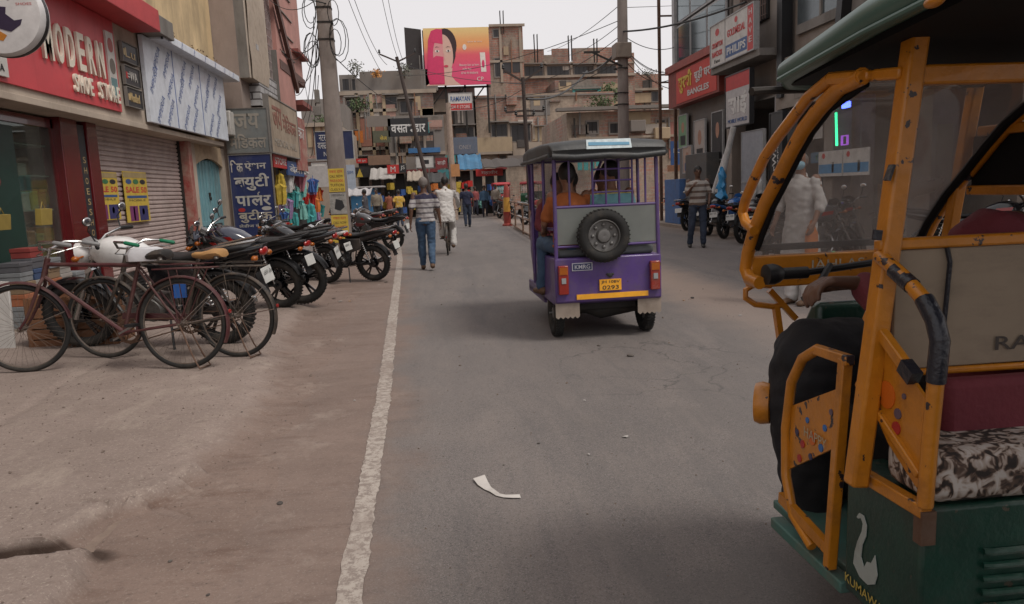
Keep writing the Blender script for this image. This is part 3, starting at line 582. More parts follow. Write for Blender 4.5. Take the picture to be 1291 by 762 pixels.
def erickshaw(loc, heading, label, body=PUR, roofm=VIN, panelm=GRYP, full=True, group=None, posts=None, roofcol=None):
    posts = posts or body; r = empty('electric_rickshaw', loc, heading, label, 'rickshaw', group); W = .49; ZR = 1.66
    m = MB(); # rear tub with chamfered lower edge
    m.prism([(0, .36), (.10, .33), (.62, .33), (.62, .40), (.60, .76), (.0, .76)], (-W, 0, 0), (0, 1, 0), (0, 0, 1), W*2); m.build('rear_body', body, r, bevel=.015)
    m = MB(); m.bx(-W, W, .62, 1.62, .30, .35); m.bx(-W, -W+.03, .62, 1.62, .28, .40); m.bx(W-.03, W, .62, 1.62, .28, .40); m.build('floor', body, r, bevel=.006)
    m = MB(); m.prism([(0, 0), (.55, 0), (.75, .35), (.72, .75), (.60, .86), (.52, .86), (.50, .3), (0, .25)], (-.36, 1.55, .30), (0, 1, 0), (0, 0, 1), .72); m.build('front_body', body, r, bevel=.03)
    m = MB()
    for x in (-1, 1):
        m.tube([(x*(W-.02), .02, .74), (x*(W-.03), .03, ZR)], .018); m.tube([(x*(W-.02), .60, .72), (x*(W-.03), .60, ZR)], .016); m.tube([(x*(W-.02), 1.30, .35), (x*(W-.03), 1.30, ZR)], .018)
        m.tube([(x*.36, 2.14, 1.14), (x*.38, 2.0, 1.5), (x*.42, 1.82, ZR+.02)], .016); m.tube([(x*(W-.03), .03, ZR), (x*(W-.03), 1.32, ZR), (x*.42, 1.85, ZR+.02)], .016)
        m.tube([(x*(W-.02), .04, 1.02), (x*(W-.02), .60, 1.00)], .014)
    m.tube([(-W+.03, .03, ZR), (W-.03, .03, ZR)], .016); m.tube([(-W+.03, 1.3, ZR), (W-.03, 1.3, ZR)], .016); m.tube([(-W+.03, 1.3, .95), (W-.03, 1.3, .95)], .014)
    m.tube([(-W+.02, .03, 1.21), (W-.02, .03, 1.21)], .014); m.tube([(-W+.02, .03, .86), (W-.02, .03, .86)], .012)
    m.build('frame', posts, r)
    if full:
        for i, x in enumerate((-.33, -.12, .0, .12, .24, .36)):
            m = MB(); m.cyl((x, .03, 1.22), (x, .03, ZR), .010, n=8); m.build('rear_grille_bar', posts, r)
        for z in (1.33, 1.43, 1.53): m = MB(); m.cyl((-.12, .03, z), (.24, .03, z), .008, n=8); m.build('rear_grille_bar', posts, r)
    m = MB(); m.bx(-W+.03, W-.03, .022, .034, .88, 1.20); m.build('rear_panel', panelm, r)
    # roof: cushioned vinyl, rounded
    m = MB(); rg = []
    for y, sx, zo in ((-.10, .46, 0), (-.12, .50, .03), (-.10, .515, .08), (-.02, .52, .115), (.3, .525, .135), (1.2, .52, .14), (1.85, .47, .12), (1.98, .42, .07), (2.0, .38, .02)):
        rg.append([V(sx*(abs(math.cos(a))**.35)*(1 if math.cos(a) > 0 else -1), y, ZR+.01+(zo*.5+zo*.5*(1-.12*abs(math.cos(a))) if math.sin(a) > 0 else -.012)*(1)) if False else V(sx*max(-1, min(1, math.cos(a)*1.25)), y, ZR+.015+max(0, math.sin(a))**.6*zo*(1)-(.02 if math.sin(a) < 0 else 0)) for a in [2*math.pi*k/28 for k in range(28)]])
    m.loft(rg); ro = m.build('roof', roofm, r, ang=50)
    m = MB(); m.tube([(-.50, -.10, ZR-.01), (-.3, -.115, ZR-.025), (0, -.12, ZR-.015), (.25, -.115, ZR-.03), (.50, -.10, ZR-.01)], .028, 10); m.tube([(-.515, -.08, ZR-.0), (-.52, .8, ZR-.01), (-.48, 1.85, ZR)], .022); m.tube([(.515, -.08, ZR-.0), (.52, .8, ZR-.01), (.48, 1.85, ZR)], .022); m.build('rolled_curtain', roofm, ro)
    for x in (-1, 1):
        wheel(r, (x*.43, .34, .225), .225, .052, STEEL, .05, 'alloy', .03)
        m = MB(); m.bx(x*.42-.045, x*.42+.045, -.045, .0, .44, .70); tl = m.build('tail_light', mat('dark_red_lens', (.25, .02, .012), .2, coat=.4, dirt=.3), r, bevel=.008)
        m = MB(); m.bx(x*.42-.036, x*.42+.036, -.051, -.044, .62, .685); m.build('indicator', AMB, tl); m = MB(); m.bx(x*.42-.02, x*.42+.02, -.052, -.044, .54, .59); m.build('reverse_lamp', CLENS, tl)
        m = MB(); pts = [(-.11, 0)]+[(-.11+.22*i/10, -.13-(.018 if i % 2 else 0)) for i in range(11)]+[(.11, 0)]; m.prism(pts, (x*.38, .03, .36), (1, 0, 0), (0, 0, 1), .008); m.build('mud_flap', BEIGE, r)
    wheel(r, (0, 1.95, .22), .22, .045, STEEL, .05, 'alloy', .03)
    m = MB(); m.tube([(-.4, .34, .23), (-.15, .34, .24), (0, .34, .24), (.4, .34, .23)], [.03, .04, .10, .03], 12); m.bx(-.25, .3, .2, .55, .26, .33); m.tube([(-.05, .4, .27), (-.05, 1.2, .3)], .03); m.build('rear_axle', DKM, r)
    m = MB(); m.tube([(-.08, 1.95, .22), (-.08, 1.93, .6), (.08, 1.93, .6), (.08, 1.95, .22)], .018); m.build('front_fork', DKM, r)
    m = MB(); m.bx(-.30, .36, -.012, -.001, .385, .43); m.build('yellow_strip', PLY, r)
    m = MB(); m.bx(-.09, .11, -.018, -.002, .455, .555); p = m.build('number_plate', PLY, r)
    if full:
        lettering('JH 10BV', (.01, -.018, .53), (1, 0, 0), (0, 0, 1), .17, .032, LTR, p, .002, .01); lettering('0293', (.01, -.018, .482), (1, 0, 0), (0, 0, 1), .15, .036, LTR, p, .002, .01)
        m = MB(); m.ell((.01, -.012, .59), (.022, .006, .02)); m.ell((-.012, -.012, .60), (.014, .006, .012)); m.ell((.032, -.012, .60), (.014, .006, .012)); m.build('emblem', LTR, r)
        m = MB(); m.bx(-.335, -.15, -.010, -.001, .645, .715); b = m.build('badge', mat('badge_white', (.5, .5, .55), .4), r); m = MB(); m.bx(-.327, -.158, -.013, -.010, .652, .708); m.build('badge_field', mat('badge_blue', (.02, .03, .10), .4), b); lettering('KMRG', (-.242, -.014, .68), (1, 0, 0), (0, 0, 1), .14, .038, mat('badge_letter', (.5, .5, .55), .4), b, .002, .012)
        m = MB(); m.prism([(0, 0), (.40, 0), (.395, .085), (.005, .085)], (-.20, -.121, ZR+.04), (1, 0, 0), (0, .32, .95), .004); st = m.build('roof_sticker', mat('sticker_white', (.50, .58, .60), .5, var=.25, scale=20), ro); m = MB(); m.prism([(.02, .03), (.38, .025), (.38, .05), (.2, .055), (.02, .06)], (-.20, -.126, ZR+.042), (1, 0, 0), (0, .32, .95), .003); m.build('sticker_print', mat('sticker_blue', (.10, .28, .42), .5), st)
        c = V(-.055, -.06, .95); sw = wheel(r, c, .01, .01, DKM) if False else None
        t = MB(); t.lathe(c, (0, 1, 0), [(.055*math.sin(2*math.pi*i/14), .185+.052*math.cos(2*math.pi*i/14)) for i in range(14)], 44, closed=True)
        for i in range(40):
            a = 2*math.pi*i/40
            for sd in (-1, 1): t.box(c+V(math.cos(a)*.2325, sd*.022, math.sin(a)*.2325), (.010, .026, .011), (0, -a, 0))
        sp = t.build('spare_wheel', RUB, r); t = MB(); t.lathe(c, (0, 1, 0), [(-.035, .145), (-.04, .137), (-.005, .128), (0, .07), (-.03, .055), (-.035, .03), (-.03, .0)], 28, cap=False)
        for i in range(8): a = 2*math.pi*i/8; t.ell(c+V(math.cos(a)*.098, -.012, math.sin(a)*.098), (.017, .012, .017), 8, 6)
        t.build('rim', RIMD, sp)
    for (y0, y1) in ((.08, .50), (.98, 1.28)):
        m = MB(); m.bx(-W+.04, W-.04, y0, y1, .76 if y0 < .5 else .66, .85 if y0 < .5 else .76); m.build('seat', SEATG, r, bevel=.03)
    m = MB(); m.bx(-.42, .42, 1.24, 1.30, .78, 1.12); m.build('backrest', SEATG, r, bevel=.02)
    m = MB(); m.tube([(-.3, 1.85, 1.08), (-.15, 1.95, 1.12), (.15, 1.95, 1.12), (.3, 1.85, 1.08)], .012); m.build('handlebar', DKM, r)
    m = MB(); m.loft([[V(x, y, z) for x, y, z in ((-.36, yy, zz), (.36, yy, zz), (.36, yy+.008, zz), (-.36, yy+.008, zz))] for yy, zz in ((2.13, 1.16), (2.02, 1.45), (1.84, 1.66))]); m.build('windscreen', glass('dusty_glass'), r)
    m = MB(); m.ell((0, 2.28, .95), (.09, .05, .09)); m.build('headlight', CLENS, r); return r

# ---- the yellow and green one beside the camera
YEL = mat('chipped_yellow_paint', (.45, .165, .008), .4, coat=.2, dirt=.3, dirtcol=(.14, .055, .015), scale=9, var=.2, bump=.25, bscale=45, chips=.75, chipcol=(.02, .014, .018), chipscale=17)
GRN = mat('dark_green_paint', (.006, .036, .024), .38, coat=.2, dirt=.45, dirtcol=(.03, .035, .027), scale=9, var=.3, bump=.2, chips=.6, chipcol=(.06, .05, .035), chipscale=20); GRNV = mat('green_vinyl', (.055, .115, .095), .36, dirt=.5, dirtcol=(.15, .20, .175), scale=1.2, streak=.1)
BLKV = mat('black_vinyl', (.006, .0055, .006), .75, spec=.2); PLYW = mat('plywood_dirty', (.26, .205, .15), .8, dirt=.4, dirtcol=(.13, .10, .08), scale=2.5, streak=3); TAPE = mat('black_tape', (.012, .013, .02), .35, bump=.4)
MAR = mat('maroon_fabric', (.13, .018, .028), .8, bump=.3); TROUS = mat('black_cloth', (.008, .008, .011), .85, bump=.2)
def leopard():
    m = mat('leopard_cover', (1, 1, 1), .85, var=.15); nt = m.node_tree; N = nt.nodes; L = nt.links; mul = [n for n in N if n.type == 'MIX'][0]; tc = [n for n in N if n.type == 'TEX_COORD'][0]
    mp = N.new('ShaderNodeMapping'); mp.inputs['Scale'].default_value = (34, 46, 26); mp.inputs['Rotation'].default_value = (0, 0, .5); L.new(tc.outputs['Object'], mp.inputs[0])
    nz = N.new('ShaderNodeTexNoise'); nz.inputs['Scale'].default_value = 1.0; nz.inputs['Detail'].default_value = 2.5; nz.inputs['Distortion'].default_value = .8; L.new(mp.outputs[0], nz.inputs['Vector'])
    cr = N.new('ShaderNodeValToRGB'); e = cr.color_ramp.elements; e[0].position = .40; e[0].color = (.02, .014, .012, 1); e[1].position = .52; e[1].color = (.30, .24, .20, 1); k = e.new(.47); k.color = (.09, .055, .04, 1); k = e.new(.62); k.color = (.42, .38, .35, 1)
    L.new(nz.outputs['Fac'], cr.inputs[0]); L.new(cr.outputs[0], mul.inputs[6]); return m
def yellow_auto():
    XL, XR, YB, YF = 1.06, 1.70, 1.72, 2.46; Lx = lambda a, b: onX(a, b, XL); By = lambda a, b: onY(a, b, YB)
    r = empty('electric_rickshaw', (1.45, 1.3, 0), 0, 'yellow framed rickshaw with a green tub close to the camera at the right edge', 'rickshaw'); T = r.location
    class B(MB):
        def build(s, n, m, parent=None, **k):
            p = parent or r; off = T if p is r else V(0, 0, 0) if not p.get('_w') else T
            s.v = [tuple(Vector(v)-T) for v in s.v]; return MB.build(s, n, m, p, **k)
    pt = By(1158, 20); pb = By(1079, 612); m = B(); m.bar(pt, pb, .046, .05); m.build('post', YEL, bevel=.008)
    for q in ((1127, 208, 1120, 228), (1109, 290, 1107, 303)):
        m = B(); m.bar(onY(q[0]-2, q[1], YB-.028), onY(q[2]-2, q[3], YB-.028), .022, .006); m.build('paint_chip', TAPE)
    m = B(); m.bar(By(1140, 96)+V(.02, 0, 0), V(2.06, YB, 1.64), .04, .045); m.bar(By(1105, 309), V(2.06, YB, By(1291, 301).z), .03, .028); m.bar(By(1135, 470), V(2.06, YB, By(1291, 463).z), .02, .018); m.build('cross_beam', YEL, bevel=.006)
    # left and right curved pillars of the windscreen
    inner = [(1088, 96), (1060, 110), (1036, 134), (1014, 163), (999, 190), (984, 220), (965, 257), (951, 291), (943, 319), (940, 340), (945, 352), (958, 357)]
    m = B(); m.tube([onX(a, b, XL) for a, b in inner], .022, 10); pil = m.build('windscreen_pillar', YEL)
    outer = [(1048, 99), (1020, 122), (997, 152), (980, 174), (964, 198), (950, 228), (940, 252), (936, 268), (940, 281), (951, 291)]
    m = B(); m.tube([onX(a, b, XL-.015) for a, b in outer], .017, 10); m.tube([onX(1048, 100, XL-.015), onX(1090, 97, XL)], .018); m.build('side_guard', YEL)
    m = B(); m.tube([onX(a, b, XL+.02) for a, b in [(1092, 106), (1046, 138), (1024, 167), (1009, 194), (994, 224), (975, 261), (962, 294), (955, 314)]], .010, 8); m.build('rubber_seal', BLKV)
    arcp = [onX(a, b, XL) for a, b in inner]; m = B(); m.tube([V(XR, p.y, p.z) for p in arcp[:10]], .018, 10); m.build('windscreen_pillar', YEL)
    m = B(); m.tube([V(XR-.022, p.y, p.z-.004) for p in arcp[:10]], .014, 8); m.build('rubber_seal', BLKV)
    m = B(); m.bar(onX(1045, 100, XL), By(1140, 92), .03, .028); m.bar(arcp[0], V(XR, arcp[0].y, arcp[0].z), .024, .024); m.bar(V(XR, arcp[0].y, arcp[0].z), V(1.95, YB, 1.64), .03); m.build('top_rail', YEL, bevel=.006)
    gp = [V(0, p.y, p.z) for p in arcp[:10]]; m = B(); m.loft([[V(XL+.01, p.y, p.z), V(XR-.01, p.y, p.z), V(XR-.01, p.y+.006, p.z), V(XL+.01, p.y+.006, p.z)] for p in gp]); m.build('windscreen', glass('windscreen_dusty', dust=.33))
    yb = arcp[9].y; zb = onY(1030, 305, yb).z
    m = B(); m.bx(XL+.01, XR, yb-.012, yb+.01, zb-.022, zb); m.build('rubber_seal', BLKV)
    z1 = onY(1030, 319, yb).z; z0 = onY(1030, 358, yb).z; m = B(); m.bx(XL+.01, XR, yb-.02, yb+.03, z0, z1); dash = m.build('dashboard', YEL, bevel=.006)
    o = onY(1055, 334, yb-.02); lettering('JAHLAS', o-T, (1, 0, 0), (0, 0, 1), .20, .042, mat('cream_letter', (.42, .38, .30), .7, var=.5, scale=60), dash, .002, .0)
    m = B(); c = onY(974, 346, yb-.12); m.lathe(c, (1, .1, 0), [(-.03, .02), (-.025, .034), (.0, .036), (.02, .030), (.03, .024)], 16); m.cyl(c+V(.02, 0, 0), c+V(.12, .0, .0), .020); m.tube([c+V(.12, 0, 0), c+V(.35, 0, .02), c+V(.55, 0, 0)], .012); m.build('handlebar', BLK)
    m = B(); q = onY(1012, 378, yb-.2); m.tube([q, q+V(.03, 0, .015), q+V(.08, .03, .06), c+V(.2, 0, .02)], .011); m.build('brake_lever', BLK)
    # bumper loop and its stays
    m = B(); Yq = yb+.06; m.tube([onY(a, b, Yq) for a, b in [(972, 360), (950, 360), (940, 366), (940, 376), (952, 384), (976, 387), (990, 384)]], .011); m.bar(onY(978, 386, Yq), onY(984, 428, Yq), .026, .02); m.bar(onY(970, 366, Yq), onY(1003, 402, Yq), .020, .02); m.build('bumper', YEL)
    c = onY(960, 508, 2.46); m = B(); m.lathe(c, (1, -.6, 0), [(-.025, .03), (-.02, .068), (0, .075), (.03, .07), (.04, .04)], 24); m.build('fog_lamp', YEL)
    # sloping nose, front wheel
    m = B(); m.prism([(2.47, .35), (2.62, .40), (2.66, .8), (2.52, .98), (2.47, .98)], (1.30, 0, 0), (0, 1, 0), (0, 0, 1), .34); nose = m.build('nose', GRN, bevel=.02)
    wo = wheel(r, V(1.40, 2.56, .22)-T, .22, .045, STEEL, .05, 'alloy', .03)
    for x in (1.10, 1.92): wheel(r, V(x, .5, .22)-T, .22, .05, STEEL, .05, 'alloy', .03)
    # driver's side guard with stickers
    g = [(1047, 716), (1056, 640), (1066, 560), (1072, 470), (1068, 452), (1032, 440), (1012, 452), (998, 482), (991, 540), (991, 600), (1000, 650), (1024, 690)]
    m = B(); m.tube([Lx(a, b) for a, b in g[5:]], .0165, 8); m.bar(Lx(1066, 452), Lx(1046, 716), .03, .03, up=(0, 1, 0)); m.bar(Lx(1030, 441), Lx(1072, 455), .028, .028); m.build('door_guard', YEL, bevel=.004)
    def spanel(pts, nm='sticker_panel', x=XL+.004, t=.008):
        m = B(); m.v = [onX(a, b, x) for a, b in pts]+[onX(a, b, x)+V(t, 0, 0) for a, b in pts]; n = len(pts); m.f = [tuple(range(n)), tuple(range(n, 2*n))]+[(i, (i+1) % n, n+(i+1) % n, n+i) for i in range(n)]; return m.build(nm, YEL, smooth=False)
    s1 = spanel([(998, 512), (1062, 488), (1058, 562), (994, 592)]); s2 = spanel([(1092, 405), (1150, 478), (1168, 505), (1166, 632), (1120, 560), (1084, 480)])
    rnd = random.Random(3); cols = [(.35, .02, .02), (.02, .12, .35), (.03, .03, .08), (.55, .12, .01), (.10, .07, .10), (.35, .3, .2)]; cms = [mat('sticker_dot_%s' % n, c, .4) for n, c in zip(('red', 'blue', 'navy', 'orange', 'plum', 'cream'), cols)]
    def dot(px, py, rad, ci, par):
        c = onX(px, py, XL+.003); m = B(); m.lathe(c, (-1, 0, 0), [(-.002, rad), (.002, rad)], 14); m.build('sticker', cms[ci], par)
    for px, py, rd, ci in ((1104, 449, .012, 1), (1095, 453, .007, 4), (1090, 468, .015, 2), (1098, 472, .012, 0), (1098, 492, .014, 1), (1118, 498, .034, 3), (1108, 520, .012, 2), (1132, 522, .013, 4), (1130, 540, .016, 0), (1112, 530, .008, 1), (1140, 500, .007, 4), (1112, 470, .006, 0)): dot(px, py, rd, ci, s2)
    for px, py, rd, ci in ((1005, 545, .010, 2), (1018, 530, .009, 1), (1012, 560, .012, 0), (1024, 553, .02, 3), (1040, 540, .010, 1), (1035, 565, .012, 1), (1048, 520, .009, 4), (1008, 578, .012, 0), (1022, 576, .010, 2)): dot(px, py, rd, ci, s1)
    lettering('HAPPY', onX(1028, 552, XL)-T, (0, -1, 0), (0, 0, 1), .13, .03, cms[5], s1, .002)
    # passenger side guard
    m = B(); m.tube([Lx(a, b) for a, b in [(1108, 322), (1140, 350), (1165, 378), (1180, 408), (1184, 430), (1178, 500), (1172, 560), (1166, 640)]], .0175, 10); m.bar(Lx(1094, 396), Lx(1152, 476), .024, .03); m.bar(Lx(1074, 590), Lx(1168, 646), .03, .032); m.bar(Lx(1082, 482), Lx(1160, 600), .018, .02); m.build('door_guard', YEL, bevel=.004)
    m = B(); m.tube([Lx(a, b) for a, b in [(1165, 377), (1179, 404), (1185, 430), (1180, 482)]], .0205, 10); m.tube([Lx(a, b) for a, b in [(1128, 341), (1150, 361)]], .020, 10); m.bar(Lx(1140, 460), Lx(1154, 478), .028, .034); m.build('tape_wrap', TAPE)
    # tub under the bench
    zf = .29; yc = Lx(1163, 642).y; yt = Lx(1075, 592).y; zt = Lx(1163, 642).z
    m = B(); m.bx(XL, 2.04, yc, yt+.03, zf, zt); tub = m.build('tub', GRN, bevel=.012)
    zs = [onY(1260, v, yc-.004).z for v in (694, 711, 728, 745, 762, 779)]
    for z in zs:
        m = B(); m.tube([(onY(1238, 700, yc).x, yc-.004, z), (onY(1238, 700, yc).x+.02, yc-.008, z), (2.0, yc-.008, z)], .0085, 8); m.build('louvre', GRN, tub)
    m = B(); m.bar(V(XL+.004, yc-.004, zt), V(XL+.004, yc-.004, zt-.08), .035, .03); m.build('rust_patch', RUST, tub)
    sw = [(-.02, .0), (.005, -.018), (.035, -.02), (.06, -.005), (.068, .02), (.058, .06), (.045, .035), (.03, .03), (.02, .012), (.008, .03), (.012, .06), (.024, .085), (.026, .11), (.014, .128), (-.002, .127), (-.012, .113), (-.006, .112), (.004, .118), (.012, .108), (.008, .088), (-.006, .06), (-.016, .03)]
    c = onX(1083, 716, XL-.002); m = B(); m.prism([(p[0]*1.25, p[1]*1.2) for p in sw], c, (0, -1, 0), (0, 0, 1), .002); m.build('swan_emblem', mat('silver_decal', (.30, .33, .31), .5, dirt=.3), tub, smooth=False)
    lettering('KUMAWAT', onX(1092, 750, XL-.001)-T, (0, -1, 0), (0, 0, 1), .20, .026, mat('yellow_letter', (.40, .30, .06), .5), tub, .002, .01)
    m = B(); m.bar(Lx(972, 658)+V(.02, 0, 0), Lx(1060, 742)+V(.02, 0, 0), .045, .035); m.bx(XL+.06, XR, yt+.03, yb-.1, zf-.02, zf+.01); m.build('floor', mat('chipped_green_floor', (.05, .13, .11), .6, dirt=.7, dirtcol=(.16, .12, .09), scale=8), bevel=.005)
    m = B(); m.bar(Lx(985, 634)+V(.0, 0, .02), Lx(1048, 700)+V(0, 0, .01), .02, .035); m.build('sill', YEL)
    m = B(); m.bx(XL+.01, 2.0, yc-.01, YB-.02, zt+.005, zt+.13); m.build('seat', leopard(), bevel=.035, seg=3)
    m = B(); m.bx(XL+.10, XR+.2, YB+.03, YB+.38, .55, .74); m.build('driver_seat', BLKV, bevel=.03)
    m = B(); m.bx(By(1128, 320).x, 2.03, YB-.006, YB+.006, By(1200, 461).z, By(1200, 312).z); bp = m.build('back_panel', PLYW, bevel=.003)
    lettering('RAJA', onY(1294, 433, YB-.008)-T, (1, 0, 0), (0, 0, 1), .17, .046, mat('faded_black_letter', (.05, .04, .035), .8), bp, .002, .01)
    m = B(); m.tube([By(1190, 312)+V(0, -.012, 0), By(1193, 330)+V(0, -.014, 0), By(1186, 410)+V(0, -.012, 0)], .006, 6); m.build('strap', TAPE, bp)
    m = B(); m.bx(1.20, 2.02, YB-.07, YB-.012, .76, By(1200, 471).z); m.build('backrest', MAR, bevel=.02)
    # right hand side guard of the driver
    m = B(); P0 = onX(1232, 100, XR); P1 = onX(1193, 318, XR); m.bar(P0, P1, .036, .036, up=(0, 1, 0))
    for pa in ((1236, 166), (1222, 240)): p = onX(*pa, XR); m.bar(p, V(XR+.02, YB+.02, p.z+.0), .026, .03)
    m.build('side_guard', YEL, bevel=.005); m = B(); pq = onX(1236, 172, XR+.02); pr = onX(1222, 234, XR+.02); m.bx(XR+.012, XR+.026, YB+.02, pr.y-.02, pr.z, pq.z); m.build('side_panel', BLKV)
    # roof: vinyl over a curved frame, thick rolled rim on the left
    ru = Lx(1150, 70); zr = 1.705
    zup = lambda y: .085*max(0, min(1.4, 2.2-y))
    m = B(); rg = []
    for y, dz in ((2.20, -.02), (2.17, .02), (2.05, .045), (1.6, .07), (.8, .08), (-.2, .08), (-.45, .03)):
        zb_ = zr; zr_ = zr+zup(y); rg.append([V(1.03, y, zr_), V(1.06, y, zr_+.03+dz*.3), V(1.25, y, zr_+.045+dz*.8), V(1.55, y, zr_+.05+dz), V(1.85, y, zr_+.045+dz*.8), V(2.07, y, zr_+.03+dz*.3), V(2.12, y, zr_), V(2.12, y, zr_-.006), V(1.03, y, zr_-.006)])
    m.loft(rg); ro = m.build('roof', GRNV)
    m = B(); m.tube([(1.14, 2.24, zr-.01+zup(2.24)), (1.07, 2.22, zr-.003+zup(2.22)), (1.025, 2.14, zr+.008+zup(2.14)), (1.02, 1.7, zr+.026+zup(1.7)), (1.02, 1.0, zr+.028+zup(1.0)), (1.02, 0, zr+.028+zup(0)), (1.02, -.45, zr+.02+zup(-.45))], [.022, .026, .032, .040, .044, .044, .04], 14); m.tube([(.998, 2.14, zr-.014+zup(2.14)), (.992, 1.7, zr-.009+zup(1.7)), (.99, .6, zr-.009+zup(.6)), (.99, -.4, zr-.009+zup(-.4))], .008, 8); m.build('roof_rim', GRNV, ro)
    m = B(); m.tube([(.95, 2.22, zr-.03), (1.0, 2.24, zr-.026), (1.7, 2.24, zr-.026)], .012, 8); m.build('roof_bar', DKM, ro)
    m = B(); m.ell(onX(1178, 2, .982), (.012, .03, .012)); m.build('paint_spot', YEL, ro)
    m = B(); m.prism([(y, zr+zup(y)-.024) for y in (-.4, .8, 2.18)]+[(y, zr+zup(y)-.0075) for y in (2.18, .8, -.4)], (1.045, 0, 0), (0, 1, 0), (0, 0, 1), 1.06); lin = m.build('roof_lining', BLKV, ro)
    m = B(); m.bx(1.06, 2.08, 1.50, 1.512, zr-.16, zr-.021) if False else None
    zz = zr-.024+zup(1.2); a = onZ(1270, 22, zz); lettering('IGS', a-T, (1, 0, 0), (0, 1, 0), .16, .12, mat('faded_lining_letter', (.05, .035, .03), .7), lin, .001) if 0 < a.y < 3 else None
    a = onZ(1285, 48, zz); m = B(); m.bx(a.x-.09, a.x+.2, a.y-.015, a.y+.03, zz-.003, zz-.001); m.build('lining_stripe', mat('dark_green_stripe', (.01, .07, .03), .7), lin)
    # rear of the cabin (beside and behind the camera)
    m = B()
    for x in (XL, 2.04): m.bar((x, .05, .7), (x, .05, 1.7), .04); m.bar((x, .62, .35), (x, .62, 1.7), .035); m.bar((x+(.05 if x < 1.5 else -.05), -.3, 1.838), (x+(.05 if x < 1.5 else -.05), YB-.06, 1.766), .018)
    m.bar((XL, .05, 1.2), (2.04, .05, 1.2), .03); m.build('frame', YEL)
    m = B(); m.bx(XL, 2.04, -.2, .45, zf, .66); m.bx(XL, 2.04, .45, yc, zf-.03, zf); m.build('rear_body', GRN, bevel=.02)
    m = B(); m.bx(XL+.03, 2.0, -.05, .45, .66, .78); m.bx(XL+.03, 2.0, -.15, -.05, .78, 1.15); m.build('rear_seat', leopard(), bevel=.03)
    return r
# ------------------------------------------------------------------ sky, light, ground
w = bpy.data.worlds.new('World'); S.world = w; w.use_nodes = True; nt = w.node_tree; N = nt.nodes; L = nt.links; bg = N['Background']
sky = N.new('ShaderNodeTexSky'); sky.sky_type = 'NISHITA'; sky.sun_disc = False; SUN_E, SUN_A = R(55), R(128)
sky.sun_elevation = SUN_E; sky.sun_rotation = SUN_A; sky.air_density = 1.0; sky.dust_density = 6; sky.ozone_density = 1
# overcast: the clear-sky dome under a milky, even cloud layer
mx = N.new('ShaderNodeMix'); mx.data_type = 'RGBA'; mx.inputs[0].default_value = .88; L.new(sky.outputs[0], mx.inputs[6]); mx.inputs[7].default_value = (7.9, 7.55, 7.55, 1)
L.new(mx.outputs[2], bg.inputs[0]); bg.inputs[1].default_value = 0.092
sd = bpy.data.lights.new('sun', 'SUN'); so = bpy.data.objects.new('sun', sd); COL.objects.link(so); sd.energy = 1.6; sd.angle = R(18); sd.color = (1, .95, .88)
dirv = V(math.sin(SUN_A)*math.cos(SUN_E), math.cos(SUN_A)*math.cos(SUN_E), math.sin(SUN_E)); so.rotation_euler = dirv.to_track_quat('Z', 'Y').to_euler(); so.location = (0, 0, 30)
S.view_settings.view_transform = 'Standard'; S.view_settings.look = 'None'; S.view_settings.exposure = 0.32; S.view_settings.gamma = 1
S.cycles.max_bounces = 6; S.cycles.use_denoising = True; S.cycles.transparent_max_bounces = 12

class GM:   # small node-graph helper
    def __init__(s, name, rough=.9):
        s.m = bpy.data.materials.new(name); s.m.use_nodes = True; s.nt = s.m.node_tree; s.N = s.nt.nodes; s.L = s.nt.links; s.b = s.N['Principled BSDF']; s.b.inputs['Roughness'].default_value = rough
        s.tc = s.N.new('ShaderNodeTexCoord'); s.sp = s.N.new('ShaderNodeSeparateXYZ'); s.L.new(s.tc.outputs['Object'], s.sp.inputs[0])
    def nz(s, sc, det=6, ro=.6, st=(1, 1, 1), loc=0):
        mp = s.N.new('ShaderNodeMapping'); mp.inputs['Scale'].default_value = st; mp.inputs['Location'].default_value = (loc, loc*2.3, loc*.7); s.L.new(s.tc.outputs['Object'], mp.inputs[0])
        n = s.N.new('ShaderNodeTexNoise'); n.inputs['Scale'].default_value = sc; n.inputs['Detail'].default_value = det; n.inputs['Roughness'].default_value = ro; s.L.new(mp.outputs[0], n.inputs['Vector']); return n.outputs['Fac']
    def mr(s, f, a, b, c=0., d=1., smooth=False):
        r = s.N.new('ShaderNodeMapRange'); s.L.new(f, r.inputs[0])
        for i, v in enumerate((a, b, c, d)): r.inputs[i+1].default_value = v
        if smooth: r.interpolation_type = 'SMOOTHSTEP'
        return r.outputs[0]
    def ma(s, op, a, b):
        m = s.N.new('ShaderNodeMath'); m.operation = op
        for i, v in enumerate((a, b)):
            if isinstance(v, (int, float)): m.inputs[i].default_value = v
            else: s.L.new(v, m.inputs[i])
        return m.outputs[0]
    def mix(s, f, a, b, bl='MIX'):
        m = s.N.new('ShaderNodeMix'); m.data_type = 'RGBA'; m.blend_type = bl
        if isinstance(f, (int, float)): m.inputs[0].default_value = f
        else: s.L.new(f, m.inputs[0])
        for i, v in ((6, a), (7, b)):
            if isinstance(v, tuple): m.inputs[i].default_value = (*v, 1)
            else: s.L.new(v, m.inputs[i])
        return m.outputs[2]
    def out(s, c, bump=None, bs=.3, bd=.01):
        s.L.new(c, s.b.inputs['Base Color'])
        if bump is not None: bp = s.N.new('ShaderNodeBump'); bp.inputs['Strength'].default_value = bs; bp.inputs['Distance'].default_value = bd; s.L.new(bump, bp.inputs['Height']); s.L.new(bp.outputs[0], s.b.inputs['Normal'])
        return s.m
